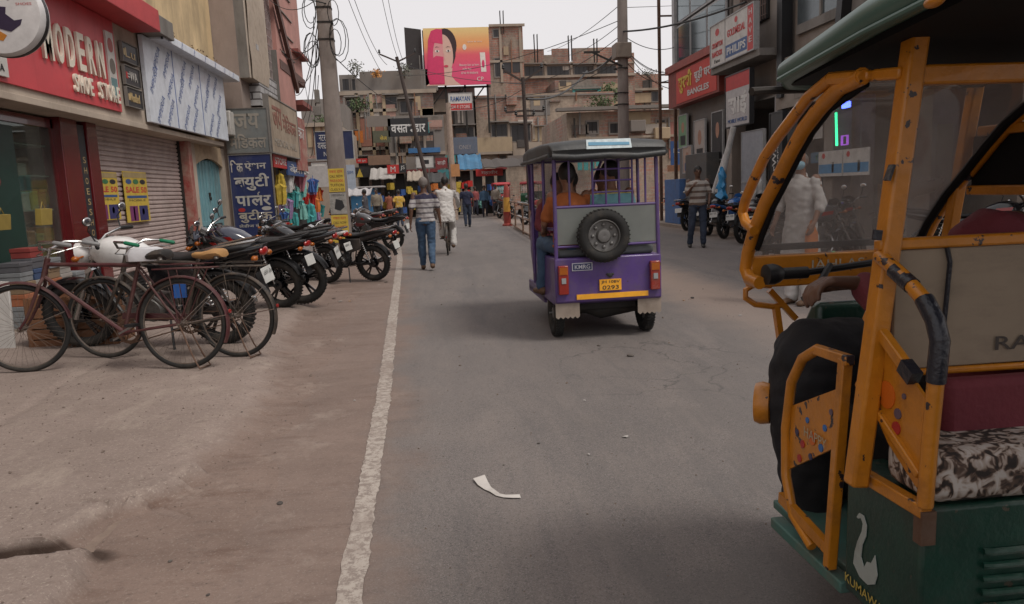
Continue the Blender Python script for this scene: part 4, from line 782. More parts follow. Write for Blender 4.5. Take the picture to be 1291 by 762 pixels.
# earth to the horizon
g = GM('dusty_earth'); base = g.mix(g.nz(.6), (.20, .145, .115), (.27, .205, .165)); base = g.mix(g.mr(g.nz(14, 8, .7), .3, .7), base, (.17, .125, .10)); earth = g.out(base, g.nz(30, 8, .7), .5, .02)
m = MB(); nx = 40
xs = [-1500, -300, -60, -20, -8, 0, 8, 20, 60, 300, 1500]; ys = [-1500, -300, -30, 0, 15, 30, 60, 100, 300, 2500]
vs = [(x, y, 0) for y in ys for x in xs]; fs = [(j*len(xs)+i, j*len(xs)+i+1, (j+1)*len(xs)+i+1, (j+1)*len(xs)+i) for j in range(len(ys)-1) for i in range(len(xs)-1)]
m.add(vs, fs); struct('ground', m, earth, smooth=False)
# asphalt
def linex(y):   # centre of the painted edge line
    pts = [(-3, -.33), (2.57, -.385), (5.4, -.45), (9, -.58), (13, -.72), (16.4, -.84), (24, -1.25), (34, -2.2), (45, -3.8), (70, -8)]
    for (a, xa), (b, xb) in zip(pts, pts[1:]):
        if y <= b: t = (y-a)/(b-a); return xa+(xb-xa)*t
    return pts[-1][1]
# the edge of the asphalt and the painted line follow the same bend, so masks are stored as a coordinate: uv.x = distance from the line
def strip(name, m_, yy, f0, f1, z, nx=1):
    b = MB(); n = len(yy)
    for y in yy:
        for k in range(nx+1): a, c = f0(y), f1(y); b.v.append((a+(c-a)*k/nx, y, z))
    for j in range(n-1):
        for k in range(nx): b.f.append((j*(nx+1)+k, j*(nx+1)+k+1, (j+1)*(nx+1)+k+1, (j+1)*(nx+1)+k))
    return struct(name, b, m_, smooth=False)
yy = [-6+i*.5 for i in range(60)]+[24+i*2 for i in range(40)]
def DIRT(g):
    d = g.mix(g.mr(g.nz(1.3, 9, .72, (1, 1.6, 1), 7), .38, .62), (.205, .147, .121), (.155, .108, .088)); d = g.mix(g.mr(g.nz(2.6, 7, .7, (.55, 1.9, 1), 11), .54, .66, 0, .8), d, (.125, .078, .06)); d = g.mix(g.mr(g.nz(6, 8, .8, (.7, 2.2, 1), 19), .54, .68, 0, .55), d, (.10, .07, .058)); d = g.mix(g.mr(g.nz(2.3, 7, .7, (1, 1, 1), 15), .58, .70, 0, .6), d, (.31, .25, .21)); d = g.mix(g.mr(g.nz(38, 5, .85, loc=2), .54, .66, 0, .6), d, (.10, .075, .065)); return g.mix(g.mr(g.nz(85, 4, .8, loc=3), .56, .64, 0, .6), d, (.30, .25, .21))
g = GM('asphalt', .88); lx = g.ma('ADD', g.sp.outputs[0], g.ma('MULTIPLY', g.ma('POWER', g.ma('MAXIMUM', g.sp.outputs[1], 0.), 1.7), .0042))
wob = g.mr(g.nz(1.1, 8, .7), 0, 1, -.55, .55); lw = g.ma('ADD', lx, wob)
a0 = g.mix(g.mr(g.nz(.45, 6, .65), .3, .7), (.112, .099, .094), (.155, .134, .126)); a0 = g.mix(g.mr(g.nz(2.2, 8, .75, (1, .35, 1), 4), .45, .68, 0, .55), a0, (.20, .168, .150))
sp1 = g.mr(g.nz(170, 3, .8), .52, .62, 0, 1); a0 = g.mix(g.ma('MULTIPLY', sp1, .7), a0, (.27, .245, .23)); a0 = g.mix(g.mr(g.nz(120, 3, .8, loc=9), .57, .62, 0, .8), a0, (.045, .042, .042)); a0 = g.mix(g.mr(g.nz(48, 4, .85, loc=5), .56, .66, 0, .6), a0, (.075, .07, .07)); a0 = g.mix(g.mr(g.nz(30, 5, .85, loc=12), .58, .70, 0, .5), a0, (.25, .215, .19)); a0 = g.mix(g.mr(g.nz(.9, 6, .75, (1.6, .22, 1), 21), .54, .66, 0, .55), a0, (.095, .088, .088)); a0 = g.mix(g.mr(g.nz(1.7, 9, .8, loc=33), .66, .70, 0, .5), a0, (.06, .055, .055))
vo = g.N.new('ShaderNodeTexVoronoi'); vo.feature = 'DISTANCE_TO_EDGE'; vo.inputs['Scale'].default_value = .9; wv = g.N.new('ShaderNodeVectorMath'); wv.operation = 'MULTIPLY_ADD'; nzc = g.N.new('ShaderNodeTexNoise'); nzc.inputs['Scale'].default_value = 2.5; nzc.inputs['Detail'].default_value = 8; g.L.new(g.tc.outputs['Object'], nzc.inputs['Vector']); g.L.new(nzc.outputs['Color'], wv.inputs[0]); wv.inputs[1].default_value = (.7, .7, 0); g.L.new(g.tc.outputs['Object'], wv.inputs[2]); g.L.new(wv.outputs[0], vo.inputs['Vector'])
crk = g.ma('MULTIPLY', g.mr(vo.outputs['Distance'], .008, .0, 0, 1), g.mr(g.nz(.5, 5, .6, loc=41), .50, .60)); a0 = g.mix(g.ma('MULTIPLY', crk, .75), a0, (.045, .042, .042))
a0 = g.mix(g.mr(g.nz(.32, 5, .6, (1.2, .6, 1), 52), .56, .575, 0, .4), a0, (.112, .101, .096)); a0 = g.mix(g.mr(g.nz(.55, 9, .8, (2.2, .16, 1), 61), .50, .66, 0, .45), a0, (.21, .178, .160))
left = g.mr(lw, -.02, -.5, 0, 1, True); dirtc = DIRT(g); a1 = g.mix(g.ma('MULTIPLY', left, .9), a0, dirtc)
med = g.ma('MULTIPLY', g.mr(g.ma('ABSOLUTE', g.ma('SUBTRACT', g.sp.outputs[0], g.ma('ADD', 3.3, wob)), 0.), .9, .1, 0, 1, True), g.mr(g.sp.outputs[1], 4.5, 9, 0, .8)); a2 = g.mix(med, a1, (.285, .215, .175))
rt = g.mr(g.ma('ADD', g.sp.outputs[0], wob), 6.2, 7.4, 0, .85, True); a3 = g.mix(rt, a2, (.24, .185, .15))
tyr = g.ma('MULTIPLY', g.mr(g.ma('ABSOLUTE', g.ma('SUBTRACT', g.sp.outputs[0], 1.0), 0.), .2, .7, .28, 0, True), g.nz(1.3, 5)); a3 = g.mix(tyr, a3, (.07, .066, .066))
ASPH = g.out(a3, g.nz(150, 4, .7), .35, .006)
strip('road', ASPH, yy, lambda y: linex(y)-1.1, lambda y: 7.4, .004, 8)
g = GM('worn_road_paint', .8); bl = g.mr(g.nz(26, 8, .8), .47, .56, 0, 1); wp = g.mix(bl, (.38, .335, .295), (.22, .18, .157)); wp = g.mix(g.mr(g.nz(5, 8, .7, (1, .4, 1), 3), .48, .66, 0, .85), wp, (.22, .175, .15)); PAINT = g.out(wp, g.nz(90), .4, .004)
b = MB(); rr = random.Random(5); yl = [-1+i*.035 for i in range(800)]
for y in yl:
    hw = .046*(1+.02*y); j = rr.uniform(-.006, .006) + .010*noise.noise(V(0, y*3, 0)); b.v += [(linex(y)-hw+j, y, .0085), (linex(y)+hw+rr.uniform(-.006, .006)+.010*noise.noise(V(5, y*4, 0)), y, .0085)]
b.f = [(2*i, 2*i+1, 2*i+3, 2*i+2) for i in range(len(yl)-1)]; struct('painted_edge_line', b, PAINT, smooth=False)
# left shoulder: uneven concrete apron breaking up into dirt, one height field
edge = [(-6, -1.35), (1.8, -1.42), (2.75, -1.38), (3.0, -1.42), (3.12, -1.62), (3.3, -1.58), (3.6, -1.36), (3.72, -1.26), (3.78, -1.30), (4.2, -1.18), (5, -1.12), (6, -1.25), (8, -1.5), (12, -1.7), (20, -2.0), (40, -3.5)]
def edgex(y):
    for (a, xa), (b_, xb) in zip(edge, edge[1:]):
        if y <= b_: return xa+(xb-xa)*max(0, (y-a)/(b_-a))
    return edge[-1][1]
CR1 = [onZ(a, b, .05) for a, b in ((92, 700), (112, 676), (142, 650), (158, 633), (188, 627), (206, 634), (238, 642))]; CR2 = [onZ(a, b, .05) for a, b in ((-60, 575), (0, 541), (40, 517), (78, 490), (100, 478), (135, 460), (165, 444))]; CR3 = [onZ(a, b, .05) for a, b in ((142, 650), (130, 640), (96, 640))]
def pdist(x, y, pl):
    d = 9
    for a, b in zip(pl, pl[1:]):
        ux, uy = b.x-a.x, b.y-a.y; t = max(0, min(1, ((x-a.x)*ux+(y-a.y)*uy)/(ux*ux+uy*uy))); d = min(d, math.hypot(x-a.x-ux*t, y-a.y-uy*t))
    return d
def shoulder_h(x, y):
    n1 = noise.noise(V(x*1.7, y*1.7, 0)); n2 = noise.noise(V(x*6, y*6, 3)); d = edgex(y)+.05*n2-x      # >0 on the slab
    fall = max(0, min(1, (d+.02)/(.10+.25*(0 if 2.2 < y < 3.9 else 1)))); fall = fall*fall*(3-2*fall); dirt = .010+.012*n1+.004*n2; slab = .085+.008*n1
    h = dirt+(slab-dirt)*fall; d2 = x-(linex(y)-1.0)
    fd = max(0.0, min(1, (linex(y)-.28-x)/.5)); h = h*fd-.009*(1-fd)
    # the broken hollow at the slab edge
    q = ((x+1.74)/.30)**2+((y-3.03-.05*(x+1.7))/.085)**2+.45*n2
    if q < 1: h = max(.012, h-.10*(1-q)**.3)
    q = ((x+1.28)/.14)**2+((y-3.75)/.035)**2
    if q < 1: h -= .02*(1-q)
    if 2.5 < y < 4.4 and x < -1.0:
        for pl_, w_ in ((CR1, .022), (CR3, .014)):
            d3 = pdist(x+.02*n2, y, pl_)
            if d3 < w_: h -= .035*(1-d3/w_)
    if 4.4 < y < 9 and x < -2:
        d3 = pdist(x+.03*n2, y, CR2)
        if d3 < .06: h -= .018*(1-d3/.06)
    return h+.004
b = MB(); X0, X1 = -4.75, -.62; ny = 0; ysl = []; y = -1.0
while y < 46: ysl.append(y); y += .10 if y < 2.3 else .017 if y < 4.6 else .035 if y < 7.2 else (.08 if y < 14 else .4)
nxs = 170; cnt = 0
for y in ysl:
    xr = linex(y)-.22
    for i in range(nxs+1): x = X0+(xr-X0)*i/nxs; b.v.append((x, y, shoulder_h(x, y)))
for j in range(len(ysl)-1):
    for i in range(nxs): a = j*(nxs+1)+i; b.f.append((a, a+1, a+nxs+2, a+nxs+1))
g = GM('shoulder_concrete_and_dirt', .93); con = g.mix(g.mr(g.nz(.8, 8, .65), .35, .65), (.262, .205, .178), (.20, .154, .132)); con = g.mix(g.mr(g.nz(11, 8, .8, (1, 1.8, 1), 2), .54, .66, 0, .6), con, (.13, .092, .075)); con = g.mix(g.mr(g.nz(3.5, 8, .75, (1, .5, 1), 5), .52, .68, 0, .5), con, (.36, .30, .25))
dr = DIRT(g); con = g.mix(g.mr(g.nz(32, 6, .85, loc=8), .52, .66, 0, .55), con, (.13, .10, .085)); con = g.mix(g.mr(g.nz(75, 4, .8, loc=4), .55, .64, 0, .5), con, (.42, .36, .31)); con = g.mix(g.mr(g.nz(1.1, 9, .75, (1, 1, 1), 25), .55, .68, 0, .6), con, (.19, .145, .12))
mk = g.ma('ADD', g.sp.outputs[2], g.mr(g.nz(2.6, 9, .78, loc=1), 0, 1, -.075, .075)); cm = g.mr(mk, .02, .065); col = g.mix(cm, dr, con)
ex = g.ma('POWER', g.ma('ABSOLUTE', g.ma('DIVIDE', g.ma('ADD', g.sp.outputs[0], 1.74), .36), 0.), 2.); ey = g.ma('POWER', g.ma('ABSOLUTE', g.ma('DIVIDE', g.ma('SUBTRACT', g.sp.outputs[1], 3.03), .13), 0.), 2.); hol_shade = g.ma('MULTIPLY', g.mr(g.ma('ADD', ex, ey), 1.2, .8), g.mr(g.sp.outputs[2], .075, .04)); col = g.mix(hol_shade, col, (.045, .026, .018)); sp_ = g.mr(g.nz(70, 4, .8, loc=6), .60, .68, 0, .6); col = g.mix(sp_, col, (.11, .085, .07))  # dark soil in the hollow, with the shade of its depth put into the colour
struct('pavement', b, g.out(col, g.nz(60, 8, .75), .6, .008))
m = MB(); m.bx(-30, -4.72, -8, 27, -.05, .09); struct('shop_plinth', m, mat('plinth_concrete', (.25, .20, .165), .9, dirt=.5, scale=2, bump=.3), bevel=.015)
m = MB(); m.bx(7.35, 30, -10, 48, -.05, .11); struct('far_pavement', m, mat('plinth_concrete', (.25, .20, .165), .9), bevel=.015)
# dust and rubbish
LIT = [(.35, .33, .31), (.10, .085, .075), (.28, .24, .20), (.06, .05, .045), (.32, .20, .12)]
def litter(loc, s, c, label, kind, seed, flat=.25, grp='scraps of litter on the ground'):
    q = random.Random(seed); b = MB(); n = 9; pts = [(math.cos(2*math.pi*i/n)*s*q.uniform(.5, 1), math.sin(2*math.pi*i/n)*s*q.uniform(.4, .9)) for i in range(n)]
    if kind == 'stone': b.ell((0, 0, s*.25), (s, s*.7, s*.35), 8, 5); b.v = [tuple(Vector(v)*(1+.18*noise.noise(Vector(v)*40+V(seed, 0, 0)))) for v in b.v]
    else:
        rg0 = [V(p[0], p[1], .004+s*flat*q.random()) for p in pts]; b.add([V(0, 0, .006+s*.2)]+rg0+[p-V(0, 0, .002) for p in rg0]+[V(0, 0, .004+s*.2)], [(0, 1+i, 1+(i+1) % n) for i in range(n)]+[(2*n+1, n+1+(i+1) % n, n+1+i) for i in range(n)]+[(1+i, n+1+i, n+1+(i+1) % n, 1+(i+1) % n) for i in range(n)])
    o = b.build('paper_scrap' if kind != 'stone' else 'stone', mat('litter_%02d' % int(c[0]*100), c, .8), smooth=kind == 'stone'); o.location = loc; o.rotation_euler[2] = q.uniform(0, 6); return tag(o, label, 'litter' if kind != 'stone' else 'stone', grp)
def gz(px, py): p = onZ(px, py, .008); p.z = (shoulder_h(p.x, p.y) if p.x < linex(p.y)-.25 else .005); return p
for i, (px, py, s, ci, k, lb) in enumerate([(789, 551, .022, 0, 'paper', 'small pale wrapper lying in the middle of the road'), (742, 573, .012, 0, 'paper', 'tiny grey scrap left of the pale wrapper on the road'), (737, 505, .012, 0, 'paper', 'thin pale scrap on the road beyond the wrapper'), (679, 559, .010, 3, 'stone', 'dark pebble on the road beyond the paper strip'), (635, 586, .008, 1, 'stone', 'dark crumb right above the white paper strip'), (873, 376, .03, 3, 'stone', 'dark stone on the dusty strip right of the purple rickshaw'), (862, 379, .02, 4, 'stone', 'brown pebble beside the dark stone on the dusty strip'), (933, 398, .03, 0, 'paper', 'white scrap on the far lane left of the yellow bumper'), (795, 449, .035, 1, 'stone', 'flat dark stain-coloured stone behind the purple rickshaw'), (429, 381, .05, 0, 'paper', 'torn white plastic bag piece behind the black motorcycle'), (421, 378, .04, 3, 'paper', 'dark scrap next to the torn white plastic behind the motorcycles'), (441, 380, .03, 4, 'paper', 'brownish wrapper right of the torn white plastic'), (487, 356, .045, 3, 'paper', 'dark rag by the grey motorcycle rear wheel at the painted line'), (478, 359, .03, 0, 'paper', 'white scrap beside the dark rag near the painted line'), (447, 505, .012, 0, 'paper', 'white scrap on the shoulder near the painted line'), (410, 525, .010, 3, 'stone', 'dark pebble on the shoulder left of the painted line'), (353, 634, .022, 3, 'stone', 'flat dark stone on the near shoulder dirt'), (215, 710, .012, 1, 'paper', 'folded dry leaf on the near shoulder'), (262, 750, .010, 3, 'stone', 'pebble near the bottom of the shoulder'), (306, 531, .009, 3, 'stone', 'small dark pebble on the concrete apron'), (360, 531, .008, 1, 'stone', 'second small pebble on the concrete apron, nearer the line'), (186, 447, .025, 0, 'paper', 'white wrapper under the maroon bicycle'), (755, 436, .02, 1, 'stone', 'grey grit lump left of the stain behind the purple rickshaw')]):
    litter(gz(px, py), s, LIT[ci], lb, k, i)
b = MB(); pts = [(604, 605), (609, 612), (615, 617), (621, 621), (628, 625), (636, 627), (646, 628), (656, 627)]; rgs = []
for i, (px, py) in enumerate(pts):
    p = onZ(px, py, .006); q = onZ(*pts[min(i+1, 7)], .006)-onZ(*pts[max(i-1, 0)], .006); n_ = V(-q.y, q.x, 0).normalized(); w_ = [.030, .026, .018, .012, .012, .012, .012, .016][i]; z = [.02, .012, .006, .01, .005, .006, .010, .006][i]
    rgs.append([p+n_*w_+V(0, 0, z), p-n_*w_+V(0, 0, z*.5), p-n_*w_+V(0, 0, z*.5+.0015), p+n_*w_+V(0, 0, z+.0015)])
b.loft(rgs); tag(b.build('paper_strip', mat('paper_white', (.50, .47, .44), .8, dirt=.2), ang=60), 'long curled white paper strip lying on the road in the foreground', 'litter', 'scraps of litter on the ground')
b = MB(); rr = random.Random(11)
for i in range(4200):
    if i < 3000: y = rr.uniform(2.2, 12)**1; x = rr.uniform(-4.4, linex(y)-.3)
    else: y = rr.uniform(2.4, 14); x = rr.uniform(-.2, 6)
    s = rr.uniform(.0012, .0045)*(1 if rr.random() < .95 else 2); b.box((x, y, (shoulder_h(x, y) if x < linex(y)-.25 else .004)+s*.3), (s*2, s*1.6, s), (rr.random(), rr.random(), rr.random()*6))
tag(b.build('gravel', mat('grit', (.15, .115, .095), .9), smooth=False), kind='stuff', label='loose grit scattered over the road and shoulder', cat='gravel')

# thin dusty air: one closed box round camera and scene
def haze(dens):
    m = MB(); m.bx(-60, 60, -25, 110, -1.0, 24); mt = bpy.data.materials.new('haze_air'); mt.use_nodes = True; nt = mt.node_tree
    for n in list(nt.nodes): nt.nodes.remove(n)
    o = nt.nodes.new('ShaderNodeOutputMaterial'); v = nt.nodes.new('ShaderNodeVolumePrincipled'); v.inputs['Density'].default_value = dens; v.inputs['Color'].default_value = (.92, .90, .90, 1); v.inputs['Anisotropy'].default_value = .2; nt.links.new(v.outputs[0], o.inputs['Volume'])
    return tag(m.build('haze', mt, smooth=False), kind='stuff')
# ------------------------------------------------------------------ left side of the street
def thing(name, loc, label, cat, group=None): return empty(name, loc, 0, label, cat, group)
class WB(MB):   # builds in world coordinates under a root at root.location
    def __init__(s, root): super().__init__(); s.r = root
    def build(s, n, m, parent=None, **k):
        T = s.r.location; s.v = [tuple(Vector(v)-T) for v in s.v]; return MB.build(s, n, m, parent or s.r, **k)
YC = mat('yellowed_plaster', (.55, .41, .235), .92, dirt=.55, dirtcol=(.09, .07, .055), scale=1.1, streak=.25, bump=.2, bscale=20, var=.25); BEI = mat('beige_plaster', (.42, .35, .285), .9, dirt=.45, scale=1.5, bump=.2, streak=.3); GRC = mat('grey_concrete', (.20, .185, .17), .92, dirt=.55, dirtcol=(.08, .07, .06), scale=2, bump=.3, streak=.3)
RED = mat('red_sign_panel', (.52, .045, .055), .42, dirt=.35, dirtcol=(.30, .05, .05), scale=1.6, streak=.2, var=.15); DRED = mat('dark_red_tile', (.11, .010, .012), .18, coat=.4, var=.15); CREAML = mat('cream_raised_letter', (.72, .66, .55), .5, var=.06)
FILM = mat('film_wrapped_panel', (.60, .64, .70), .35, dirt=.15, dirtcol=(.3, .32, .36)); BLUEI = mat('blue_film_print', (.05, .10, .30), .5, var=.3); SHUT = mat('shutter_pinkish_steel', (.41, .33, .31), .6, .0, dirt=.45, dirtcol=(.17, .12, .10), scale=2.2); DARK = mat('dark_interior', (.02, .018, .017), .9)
TURQ = mat('turquoise_door', (.15, .30, .34), .65, dirt=.55, dirtcol=(.17, .19, .18), scale=5, streak=.2); GREYL = mat('grey_film_face', (.33, .36, .40), .4); WOODB = mat('brown_crate', (.17, .075, .035), .75, dirt=.4, dirtcol=(.07, .035, .02), scale=6)
A = thing('shoe_shop_building', (-6, 10, 0), 'building with yellowed stained upper wall above the red shoe shop sign', 'building')
m = WB(A); m.bx(-9, -5.0, 0, 19.0, 4.3, 9); m.bx(-9, -5.06, 0, 19.0, 2.66, 4.3); m.build('upper_wall', YC)
m = WB(A); m.bx(-9, -5.3, 16.3, 19.0, .09, 2.66); m.bx(-9, -7.6, 0, 16.3, .09, 2.66); m.bx(-5.3, -4.98, 16.28, 16.75, .09, 2.66); m.bx(-5.3, -4.98, 18.75, 19.0, .09, 2.66); m.build('lower_wall', BEI)
m = WB(A); m.prism([(16.75+2.0*i/12, 2.22+.16*math.sin(math.pi*i/12)) for i in range(13)]+[(18.75, 2.66), (16.75, 2.66)], (-5.04, 0, 0), (0, 1, 0), (0, 0, 1), .0001+.06); m.build('door_arch', mat('cream_plaster', (.40, .30, .20), .85, dirt=.3))
m = WB(A); m.bx(-5.0, -4.28, 3, 13.25, 4.18, 4.52); m.build('red_canopy', mat('red_canopy_paint', (.45, .045, .05), .6, dirt=.25, scale=2, dirtcol=(.2, .05, .05)), bevel=.01)
m = WB(A); m.bx(-5.0, -4.34, 13.25, 14.1, 4.2, 4.5); m.bx(-5.0, -4.8, 14.1, 19.0, 4.32, 4.4); m.build('canopy_slab', GRC, bevel=.01)
m = WB(A); m.bx(-5.06, -4.72, 3, 13.25, 2.70, 4.18); m.bx(-5.06, -4.72, 13.25, 14.0, 2.74, 4.2); m.bx(-7.6, -4.70, 3, 18.0, 2.655, 2.74); m.build('fascia', BEI, bevel=.006)
for i in range(9):   # downpipes / weeds on the ledge
    pass
m = WB(A); m.tube([(-4.95, 14.15, 4.5), (-4.9, 14.1, 5.2), (-4.97, 13.9, 5.9), (-4.92, 13.2, 6.3)], .012, 6); m.build('loose_cable', BLK)
m = WB(A)
rr = random.Random(2)
for i in range(120):
    y = rr.uniform(14, 19); c = V(-4.86+rr.uniform(-.06, .06), y, 4.42+rr.uniform(0, .10)*(1+1.5*(noise.noise(V(y*2, 0, 0)) > .1))); a = rr.uniform(0, 6.28); m.add([c, c+V(.03*math.cos(a), .05*math.sin(a), .05), c+V(.05*math.cos(a+.8), .05*math.sin(a+.8), .02)], [(0, 1, 2)])
tag(m.build('ledge_weeds', mat('dry_weed', (.11, .07, .035), .9), smooth=False), kind='stuff')
# red sign with raised letters
r = thing('shop_sign', (-4.69, 10, 2.83), 'red shop sign with big raised cream letters MODERN', 'sign'); m = WB(r); m.bx(-4.719, -4.69, 8.2, 12.38, 2.835, 4.17); m.build('panel', RED, bevel=.004)
pa, pb = onX(52, 60, -4.69), onX(130, 75, -4.69)
for word, ya, yb_, zc, h in (('MODERN', onX(50, 60, -4.69).y, onX(129, 70, -4.69).y, (onX(90, 42, -4.69).z+onX(90, 83, -4.69).z)/2, .50), ('SHOE STORE', onX(91, 110, -4.69).y, onX(148, 110, -4.69).y, (onX(118, 100, -4.69).z+onX(118, 124, -4.69).z)/2, .235)):
    n = len(word); wd = yb_-ya; x = ya; step = wd/n
    for i, chh in enumerate(word):
        if chh == ' ': continue
        wl = step*(.66 if chh != 'M' else .80); lettering(chh, V(-4.688, ya+step*(i+.5), zc+.0)-r.location, (0, 1, 0), (0, 0, 1), wl, h, CREAML, r, .035, .02, name='raised_letter')
def rsign(px, label, xx, board, lines, border=None, t=.03, x2=None, **k):
    """street-side sign on the plane x=xx from picture corners (left, top, right, bottom taken at the middle of each side)"""
    l, tp, rt, bt = px; pl = onX(l, (tp+bt)/2, xx); pr = onX(rt, (tp+bt)/2, xx); y0, y1 = sorted((pl.y, pr.y)); ym = (l+rt)/2
    zt = onX(ym, tp, xx).z; zb = onX(ym, bt, xx).z
    if xx < 0: return sign(label, (xx, y0, zb), (0, 1, 0), y1-y0, zt-zb, board, lines, border, t, **k)
    return sign(label, (xx, y1, zb), (0, -1, 0), y1-y0, zt-zb, board, lines, border, t, **k)
def fsign(px, yy_, label, board, lines, border=None, t=.05, z=None, **k):
    """sign facing the camera on the plane y=yy_"""
    l, tp, rt, bt = px; a = onY(l, (tp+bt)/2, yy_); b = onY(rt, (tp+bt)/2, yy_); zt = onY((l+rt)/2, tp, yy_).z; zb = onY((l+rt)/2, bt, yy_).z
    return sign(label, (a.x, yy_, zb), (1, 0, 0), b.x-a.x, zt-zb, board, lines, border, t, **k)
WS = mat('white_sign', (.50, .48, .45), .5, dirt=.3); BS = mat('black_sign', (.018, .018, .02), .4, dirt=.2); GOLD = mat('gold_letter', (.45, .33, .16), .4); REDM = mat('sign_red', (.42, .025, .022), .5, dirt=.2); BLUM = mat('sign_blue', (.03, .08, .22), .5, dirt=.25); NAVY = mat('navy_sign', (.018, .028, .085), .5, dirt=.3, dirtcol=(.10, .10, .13)); LWH = mat('letter_white', (.55, .54, .52), .6, var=.12); LRED = mat('letter_red', (.45, .03, .03), .5); LYEL = mat('letter_yellow', (.6, .42, .05), .5); YELS = mat('yellow_sheet', (.50, .36, .05), .7, dirt=.25, dirtcol=(.25, .18, .08)); GRNS = mat('sign_green', (.04, .16, .06), .6)
S0 = '#bar'
z0 = 3.0
sign('tall narrow white panel with three coloured ovals beside the red sign', (-4.66, 12.00, 3.02), (0, 1, 0), .26, .95, WS, [('#disc', .5, .80, .7, .22, mat('oval_pink', (.35, .10, .09), .6)), ('#disc', .5, .48, .75, .24, mat('oval_olive', (.14, .12, .10), .6)), ('#bar', .5, .17, .8, .26, mat('oval_teal', (.12, .22, .23), .6))], t=.03)
for i, (zc, tx, lb) in enumerate(((3.78, 'Lu', 'uppermost of the three black framed plates right of the red sign, gold script'), (3.43, '=WA', 'middle black framed plate right of the red sign, with a red mark and pale letters'), (3.10, 'Woodland', 'lowest of the three black framed plates right of the red sign, brown lettering'))):
    sign(lb, (-4.66, 12.55, zc-.14), (0, 1, 0), .62, .28, BS, [(tx, .5, .5, .62, .5, GOLD if i != 1 else WS), (S0, .16, .5, .12, .35, REDM if i == 1 else GOLD)], GRC, .03, bw=.012, group='black plates beside the red sign')
# round shoe advert hanging out over the pavement
c = onY(0, 18, 7.7); r = thing('hanging_sign', (c.x, 7.7, c.z), 'round white rimmed advertising disc with a shoe picture at the top left corner', 'sign'); m = WB(r); rad = .37
m.lathe(c+V(0, .16, 0), (0, -1, 0), [(0, .02), (0, rad-.01), (.02, rad), (.13, rad), (.16, rad-.02), (.165, rad-.07)], 48); m.build('case', mat('white_sign_case', (.55, .54, .54), .3)); m = WB(r); m.lathe(c+V(0, .12, 0), (0, -1, 0), [(0, rad+.004), (.05, rad+.004)], 48); m.build('dark_rim', BLK)
m = WB(r); m.lathe(c+V(0, .0, 0), (0, -1, 0), [(-.01, rad-.06), (.004, rad-.06)], 48); m.build('face', mat('grey_sign_face', (.22, .24, .27), .35)); lettering('campus', (.05, -.006, .17), (1, 0, 0), (0, 0, 1), .52, .10, BLK, r, .003, slant=-.0); lettering('SHOES', (.22, -.006, .085), (1, 0, 0), (0, 0, 1), .14, .022, REDM, r, .003)
m = WB(r); m.prism([(-.30, -.02), (-.12, .02), (-.03, .07), (.06, .06), (.05, .0), (.12, -.06), (.19, -.05), (.17, -.10), (.08, -.16), (-.02, -.13), (-.16, -.06), (-.3, -.10)], c+V(0, -.006, 0), (1, 0, 0), (0, 0, 1), .003); m.build('shoe_picture', mat('picture_navy', (.03, .02, .05), .4), smooth=False)
m = WB(r); m.prism([(-.3, -.12), (-.16, -.08), (-.02, -.15), (.04, -.19), (.0, -.24), (-.14, -.20), (-.3, -.16)], c+V(0, -.006, 0), (1, 0, 0), (0, 0, 1), .003); m.build('sole_picture', mat('picture_orange', (.45, .17, .02), .4), smooth=False)
m = WB(r); m.tube([c+V(-.3, .1, .2), c+V(-1.0, .1, .2)], .02); m.build('bracket', DKM)
rsign((-30, 62, 9, 92), 'small white plate at the left end of the red sign', -4.655, WS, [('BATA', .6, .35, .5, .3, LTR)], t=.03)
# film wrapped shop front panels
r = thing('wrapped_fascia', (-4.6, 16, 2.75), 'shop fascia of new white panels still in printed protective film', 'fascia'); ys = [13.35, 14.75, 16.35, 18.15]
for a, b in zip(ys, ys[1:]):
    m = WB(r); m.bx(-4.69, -4.62, a+.008, b-.008, 2.78, 4.18); p = m.build('panel', FILM, bevel=.006); k = 0
    for yy2 in [a+.36+.7*i for i in range(int((b-a-.2)/.7)+1)]:
        for zz2 in (2.98, 3.45, 3.92):
            k += 1
            if yy2 > b-.2: continue
            y3 = yy2+(.2 if k % 2 else 0); lettering('IMPERIA', V(-4.619, min(y3, b-.22), zz2+(.07 if k % 3 else -.05))-r.location, (0, .62, .78), (0, -.78, .62), .60, .13, BLUEI, p, .0015, name='film_print')
for y in ys[1:3]: m = WB(r); m.bx(-4.64, -4.616, y-.014, y+.014, 2.79, 4.17); m.build('joint', BLUEI)
m = WB(r); m.bx(-4.95, -4.40, 13.7, 18.75, 4.165, 4.30); m.build('awning', FILM, bevel=.01)
for i in range(7): lettering('IMP', V(-4.399, 14+.7*i, 4.235)-r.location, (0, .5, .85), (0, -.85, .5), .14, .05, BLUEI, r, .001, name='film_print')
m = WB(r); m.tube([(-4.41, 13.68, 4.16), (-4.41, 13.68, 4.3)], .02); m.build('end_cap', BLK)
